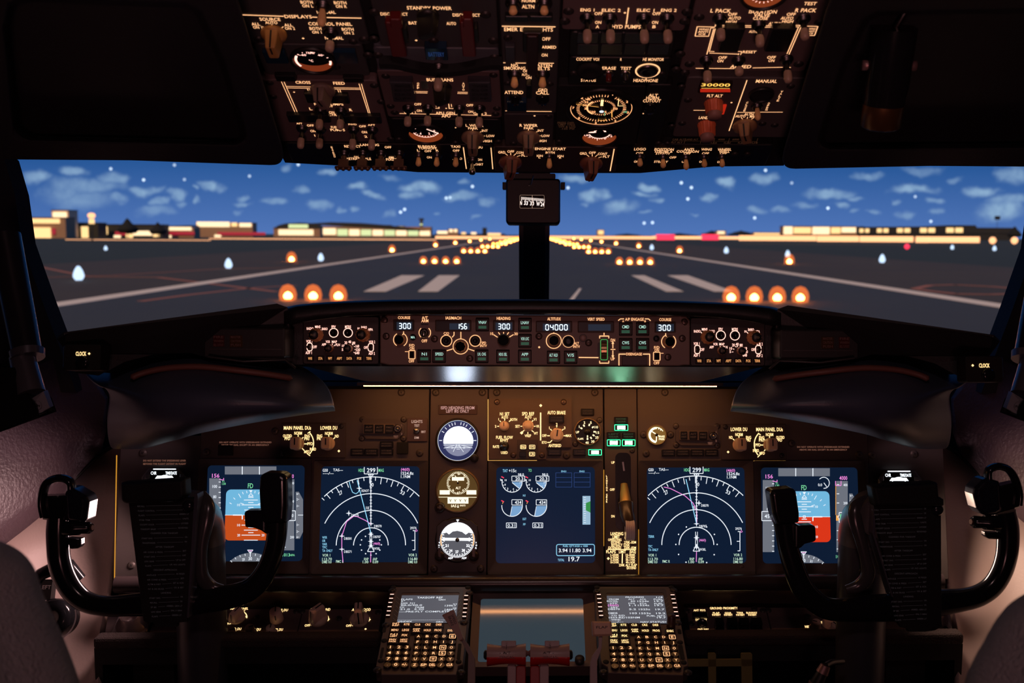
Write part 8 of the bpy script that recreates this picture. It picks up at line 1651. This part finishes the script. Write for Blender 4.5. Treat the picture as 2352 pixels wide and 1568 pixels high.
# ------------------------------------------------------------------ control yokes
M_YOK = mat('yoke_gloss_black', (.012, .012, .015), .16)
M_YK2 = mat('yoke_grey', (.10, .095, .10), .22, .4)
M_CHK = mat('checklist_board', (.006, .006, .007), .6)
M_CHT = glow('checklist_lettering', (.10, .075, .085), .14)
Y1, Y2 = (80, 1050, 3.794), (1740, 1050, 3.843)
YP = PL(1226, 1250, 1.03, 84)
CHK = [('BEFORE TAKEOFF', None), ('RECALL', 'CK'), ('FLIGHT CONTROL', 'CK'), ('FLAPS', 'GREEN LT'), ('STAB TRIM', 'UNITS'), ('COCKPIT DOOR', 'LOCKED'), ('TAKEOFF BRIEF', 'REVIEWED'), ('CLEARED FOR TAKEOFF', None), ('START SWS', 'ON'), ('TRANSPONDER', 'ON'), ('AFTER TAKEOFF', None), ('AIR COND & PRESS', 'SET'), ('START SWS', 'OFF'), ('LDG GEAR', 'UP & OFF'), ('FLAPS', 'UP, NO LIGHTS'), ('DESCENT-APPROACH', None), ('ANTI-ICE', 'AS REQD'), ('AIR COND & PRESS', 'SET'), ('ALTM & INST', 'SET & XCK'), ('N1 & IAS BUGS', 'CK & SET'), ('LANDING', None), ('START SWS', 'ON'), ('RECALL', 'CK'), ('SP BK', 'ARMED, GRN LT'), ('LDG GEAR', 'DN, 3 GRN'), ('FLAPS', 'GREEN LT')]
def yoke(view, px, who, path, hub, grip, stub, loop, sbox, trim, nub, col, top, board, tx0, tx1, ty, strip, clip, s_):
    f = Fr(YP, px, 1250, view); r = f.thing('control_yoke', 'gloss black control yoke with a dark checklist board on the %s side' % who, 'control yoke')
    def q3(x, y, n): u = f.q(x, y, n); return (u[0], u[1], n)
    k = f.sc(1000, 700)
    b = MB(); sp = spline([(x, y, rd) for x, y, rd in path], 5)
    b.tube([q3(x, y, 0) for x, y, rd in sp], [(rd * k, rd * k * .85) for x, y, rd in sp], 18, 1, (0, 0, 1))
    # squared grip and its thumb stub belong to the same casting
    obj('wheel', b, M_YOK, r)
    b = MB(); b.prism([f.q(*p) for p in grip][::-1], -.018, .020, .005); o = obj('hand_grip', b, M_YOK, r); bevel(o, .005, 3)
    b = MB(); b.prism([f.q(*p) for p in stub][::-1], -.012, .014, .003); o = obj('thumb_stub', b, M_YOK, r); bevel(o, .003, 2)
    # hooded switch head on the outer horn: a body with an open loop guard
    b = MB(); lp = spline([(*p, ) for p in loop], 5); b.tube([q3(x, y, .012) for x, y in lp], (.0062, ) if False else [.0058] * len(lp), 10, 1.6, (0, 0, 1)); 
    cx = sum(p[0] for p in loop) / len(loop); cy = sum(p[1] for p in loop) / len(loop)
    b.prism([f.q(cx + (x - cx) * .96, cy + (y - cy) * .96 + 22) for x, y in [p for p in loop if p[1] > min(q[1] for q in loop) + 55]][::s_ * 1], -.016, .010, .003); obj('switch_head', b, M_YOK, r)
    b = MB(); b.prism([f.q(*p) for p in sbox][::s_], -.014, .024, .006); o = obj('trim_switch_box', b, mat('switch_box_gloss', (.016, .018, .03), .2), r); bevel(o, .002, 2)
    b = MB(); sx = sum(p[0] for p in sbox) / len(sbox); sy = sum(p[1] for p in sbox) / len(sbox)
    for i, t in enumerate(('NOSE DN', 'STAB TRIM', 'NOSE UP')): f.T(b, t, sx + 10 * -s_, sy - 55 + i * 48, 16, 66, .0244, .15 * -s_)
    obj('box_lettering', b, M_BLK, r)
    b = MB(); a, c, rd = trim; p0, p1 = V3(q3(*a, .010)), V3(q3(*c, .022)); d = p1 - p0
    b.tube([p0, p0 + d * .5, p0 + d * .52, p0 + d * .9, p0 + d * .92, p1], [rd * k * 1.05, rd * k, rd * k * .8, rd * k * .85, rd * k * .62, rd * k * .6], 20); b.m = 1; b.tube([p1, p1 + d * .05], [rd * k * .4, rd * k * .35], 16); obj('push_to_talk_barrel', b, [M_YOK, mat('bronze_tip', (.22, .10, .06), .3, .6)], r)
    b = MB(); b.prism([f.q(*p) for p in nub][::s_], -.006, .012, .003); o = obj('trigger_nub', b, M_YOK, r); bevel(o, .002, 2)
    # hub: curved metallic neck sweeping down to the lower arm
    b = MB(); sp = spline(hub, 6); b.tube([q3(x, y, n) for x, y, n, rd in sp], [(rd * k, rd * k * .8) for x, y, n, rd in sp], 18, 1, (0, 0, 1)); obj('hub_neck', b, M_YK2, r)
    # checklist
    b = MB(); b.prism([f.q(*p) for p in top][::-1], .010, .040, .004); o = obj('chart_clip', b, M_CHK, r); bevel(o, .003, 2)
    b = MB(); b.prism([f.q(*p) for p in board][::-1], .014, .024, .001); g = obj('checklist_board', b, M_CHK, r)
    b = MB(); n = len(CHK)
    for i, (a, c) in enumerate(CHK):
        t = i / (n - 1); y = ty[0] + (ty[1] - ty[0]) * t; xl = tx0[0] + (tx0[1] - tx0[0]) * t; xr = tx1[0] + (tx1[1] - tx1[0]) * t
        if c is None: f.T(b, a, (xl + xr) / 2, y, 14, 12.5 * len(a), .0244)
        else:
            wl = 10.5 * len(a); wr = 10.5 * len(c); f.T(b, a, xl + wl / 2, y + 6, 13, wl, .0244); f.T(b, c, xr - wr / 2, y - 6, 13, wr, .0244); f.Ln(b, xl + wl + 12, y + 3, xr - wr - 12, y - 3, 2, .0244)
    obj('checklist_lettering', b, M_CHT, g)
    b = MB(); b.prism([f.q(*p) for p in strip][::s_], .002, .030); obj('edge_strip', b, mat('strip_grey', (.10, .10, .13), .35, .3), r)
    b = MB(); b.lathe(*f.q(*clip), [(.0085, .024), (.0085, .030), (.006, .033), (0, .033)], 20); obj('clip_screw', b, mat('clip_black', (.02, .02, .025), .2), r)
    # column
    c = bpy.data.objects.new('control_column', None); C.objects.link(c); base = P(col[0], 1568, 1.06); c.location = (base.x, base.y, 0); tagp(c, 'dark round control column rising from the floor under the %s yoke' % who, 'control column')
    rc = 57 / FPX * 1.06 * KD; T_ = P(col[0], col[1] + 90, 1.08); E_ = P(col[0], col[1] + 40, 1.04)
    b = MB(); b.tube([V3((0, .0, .005)), V3((T_.x - base.x, T_.y - base.y, T_.z - .12)), V3((T_.x - base.x, T_.y - base.y, T_.z))], [rc * 1.0, rc, rc], 28, 1, (0, 1, 0)); obj('column_tube', b, mat('column_dark', (.05, .05, .062), .32), c)
    b = MB(); sp = [V3((T_.x - base.x, T_.y - base.y + dy, T_.z + dz)) for dy, dz in ((0, -.015), (0, .0), (-.010, .025), (-.032, .042), (-.07, .045))]; b.tube(sp, [rc * 1.02, rc * 1.02, rc * 1.0, rc * .92, rc * .8], 28, 1, (1, 0, 0)); obj('column_elbow', b, mat('elbow_grey', (.12, .11, .11), .3, .2), c)
    b = MB(); b.lathe(0, 0, [(.0065, 0), (.0065, .003), (0, .003)], 16); b.v = [(x + T_.x - base.x + .012 * -s_, T_.y - base.y - rc * .97 - z, y + T_.z - .05) for x, y, z in b.v]; obj('column_screw', b, M_SCW, c)
yoke(Y1, 380, 'captain',
    [(205, 520, 92), (200, 640, 98), (203, 770, 98), (214, 900, 98), (255, 1040, 100), (335, 1170, 98), (450, 1258, 93), (620, 1295, 90), (850, 1285, 100), (1050, 1272, 112), (1300, 1262, 125), (1500, 1240, 118), (1700, 1212, 108), (1860, 1160, 100), (1960, 1075, 95), (2035, 950, 90), (2085, 800, 88), (2110, 650, 90), (2108, 500, 98)],
    [(1440, 330, -.01, 60), (1500, 430, .0, 72), (1490, 560, .005, 70), (1455, 750, .008, 55), (1450, 930, .008, 50), (1465, 1050, .005, 62), (1540, 1130, .0, 60), (1640, 1150, 0, 40)],
    [(1985, 150), (2030, 122), (2180, 128), (2222, 165), (2226, 420), (2215, 560), (2010, 560), (1985, 420), (1978, 280)],
    [(1842, 470), (1860, 455), (2040, 450), (2040, 660), (1990, 625), (1930, 602), (1850, 596)],
    [(85, 520), (64, 420), (72, 310), (105, 225), (175, 186), (255, 184), (312, 220), (322, 300), (310, 420), (290, 540)],
    [(310, 290), (345, 246), (390, 256), (500, 322), (520, 372), (500, 530), (470, 556), (400, 548), (330, 540)],
    ((270, 620), (495, 612), 62), [(300, 690), (425, 700), (425, 760), (400, 785), (330, 790)], (458, 1135),
    [(832, 192), (1380, 158), (1388, 300), (1340, 350), (866, 370), (838, 345)],
    [(866, 350), (1440, 330), (1462, 400), (1378, 1395), (1290, 1405), (1285, 1440), (1095, 1440), (1085, 1402), (1010, 1400), (996, 1385)],
    (888, 1020), (1352, 1278), (380, 1380), [(1448, 292), (1472, 292), (1476, 330), (1398, 1352), (1384, 1352)], (1390, 402), -1)
yoke(Y2, 2075, 'first officer',
    [(220, 500, 98), (238, 600, 94), (262, 760, 90), (300, 900, 94), (345, 1040, 97), (410, 1170, 98), (500, 1265, 98), (620, 1335, 98), (800, 1345, 105), (1000, 1332, 118), (1300, 1315, 124), (1600, 1280, 118), (1800, 1258, 102), (1950, 1220, 96), (2070, 1140, 94), (2150, 1020, 94), (2195, 880, 95), (2210, 740, 98), (2205, 600, 98), (2180, 480, 98)],
    [(990, 380, -.01, 60), (880, 450, 0, 74), (870, 560, .005, 66), (910, 720, .008, 52), (950, 880, .008, 50), (975, 1030, .005, 62), (900, 1130, 0, 58), (780, 1170, 0, 40)],
    [(84, 300), (105, 275), (280, 258), (316, 280), (345, 480), (345, 560), (150, 590), (110, 480)],
    [(300, 560), (350, 592), (470, 586), (495, 600), (500, 720), (480, 732), (400, 750), (360, 790), (300, 800)],
    [(2300, 420), (2306, 320), (2270, 190), (2215, 110), (2140, 82), (2075, 90), (2036, 130), (2040, 240), (2070, 360), (2110, 470)],
    [(2090, 200), (1985, 165), (1940, 180), (1865, 255), (1856, 310), (1885, 430), (1925, 480), (1975, 500), (2060, 490), (2110, 460)],
    ((2120, 580), (1892, 568), 64), [(2110, 650), (1985, 650), (1985, 685), (2020, 712), (2110, 715)], (1984, 1135),
    [(936, 226), (1505, 190), (1518, 330), (1560, 332), (1562, 400), (968, 400)],
    [(968, 380), (1566, 335), (1572, 1400), (1580, 1455), (1510, 1490), (1425, 1502), (1280, 1500), (1275, 1475), (1215, 1462), (1196, 1435)],
    (1000, 1215), (1490, 1492), (418, 1430), [(970, 400), (958, 640), (1128, 1190), (1138, 1190), (976, 640), (984, 560)][::1], (1527, 438), 1)

# ------------------------------------------------------------------ tiller, seats and side fittings
f = Fr(PL(110, 1390, 1.09, 70), 110, 1390, (0, 0, 1)); r = f.thing('steering_tiller', 'black curved steering tiller on the side wall beyond the captain yoke', 'tiller')
def q3(x, y, n): u = f.q(x, y, n); return (u[0], u[1], n)
b = MB(); b.tube([q3(*p) for p in ((70, 1352, .02), (95, 1318, .03), (130, 1302, .03), (158, 1298, .02), (185, 1330, .01))], [.008, .010, .011, .011, .009], 12); obj('tiller_handle', b, M_GLS, r)
b = MB(); b.lathe(*f.q(122, 1418), [(.030, -.03), (.030, 0), (.026, .008), (.010, .010), (.006, .006), (0, .006)], 36); obj('tiller_hub', b, M_GLS, r)
b = MB(); u = f.q(122, 1418); b.arc(*u, .036, -100, 20, .0024, .001, 24); obj('scale_plate', b, mat('tiller_scale', (.45, .38, .38), .4), r)
b = MB(); f.bx(b, 82, 1330, 118, 1378, -.02, -.004, .002, 0, -.004); g = obj('placard', b, M_BLK, r); b = MB(); f.T(b, 'LEFT', 104, 1348, 9, 26, -.0035); obj('placard_lettering', b, mat('pale_lettering', (.45, .4, .4), .5), g)
M_KNT = mat('grey_knit', (.34, .33, .34), .95, bump=(420, 1, .006))
def seat(s_, pts, lab):
    A_ = [P(*p) for p in pts]; n = len(A_); B_ = [p + V3((0, .06, 0)) for p in A_]
    Cn = [P(p[0] + (-160 if s_ < 0 else 160), p[1] + 60, p[2] * .9) for p in pts]
    rows_ = [[tuple(b_ + V3((-.0 * s_, 0, -.02))) for b_ in B_], [tuple(a) for a in A_], [tuple(a + V3((s_ * .02, -.02, .0))) for a in A_], [tuple(c) for c in Cn]]
    b = MB(); b.grid([spline(r_, 5) for r_ in rows_]); o = solid('pilot_seat', b, M_KNT, lab, 'seat'); md = o.modifiers.new('s', 'SOLIDIFY'); md.thickness = .02; md2 = o.modifiers.new('u', 'SUBSURF'); md2.levels = 1; md2.render_levels = 1
seat(-1, [(-200, 1280, .50), (-110, 1285, .50), (-50, 1318, .50), (-25, 1385, .50), (5, 1450, .50), (40, 1530, .50), (70, 1620, .50), (110, 1800, .49)], 'grey knitted cover of the captain seat, blurred at the frame corner')
seat(1, [(2480, 1330, .50), (2400, 1370, .50), (2352, 1420, .50), (2318, 1480, .50), (2290, 1530, .50), (2268, 1600, .50), (2250, 1800, .49)], 'grey knitted cover of the first officer seat, blurred at the frame corner')
for s_, who in ((-1, 'captain'), (1, 'first officer')):
    def m3(x, y, d):
        v = P(x, y, d); return V3((v.x * -s_, v.y, v.z))
    c = m3(60, 900, .95); r = bpy.data.objects.new('tablet_mount', None); C.objects.link(r); r.location = c; tagp(r, 'black and grey tube arm of a tablet mount at the %s window pillar' % who, 'mount')
    b = MB(); b.tube([m3(*p) - c for p in ((10, 540, .99), (28, 640, .985), (48, 740, .975), (62, 812, .965))], [.022, .022, .021, .020], 18); obj('upper_tube', b, mat('tube_black', (.02, .02, .024), .25), r)
    b = MB(); b.tube([m3(*p) - c for p in ((62, 806, .965), (64, 822, .963))], [.0235, .0225], 18); b.tube([m3(*p) - c for p in ((50, 818, .965), (72, 905, .955))], [.017, .019], 18); obj('lower_tube', b, mat('tube_grey', (.13, .13, .15), .28, .4), r)
    b = MB(); q = [m3(*p) - c for p in ((40, 935, .948), (100, 898, .953), (114, 935, .953), (84, 952, .95), (50, 958, .947))]; d = V3((0, .012, 0)); n = len(q); b.add(q + [p + d for p in q], [tuple(range(n)), tuple(range(2 * n - 1, n - 1, -1))] + [(i, (i + 1) % n, n + (i + 1) % n, n + i) for i in range(n)]); g = obj('end_plate', b, mat('plate_grey', (.28, .28, .31), .35, .4), r)
    b = MB(); kk = 1 / FPX * .95 * KD; o_ = m3(87, 930, .9515) - c
    for i in range(20): a = 2 * math.pi * i / 20; b.disc(11 * kk * math.cos(a), 11 * kk * math.sin(a), .8 * kk, 0, 6)
    b.text('Flyby', 0, 0, 15 * kk, 5 * kk, 0); b.v = [(x + o_.x, o_.y - .003, y + o_.z) for x, y, z in b.v]; obj('emblem_marking', b, M_BLK, g)
    b = MB(); q = [m3(*p) - c for p in ((-60, 850, .95), (30, 850, .95), (60, 900, .95), (78, 930, .945), (84, 955, .945), (0, 990, .93), (-60, 1005, .93))]; n = len(q); d = V3((0, .05, 0)); b.add(q + [p + d for p in q], [tuple(range(n)), tuple(range(2 * n - 1, n - 1, -1))] + [(i, (i + 1) % n, n + (i + 1) % n, n + i) for i in range(n)]); o = obj('mount_body', b, M_GLS, r); bevel(o, .004, 2)
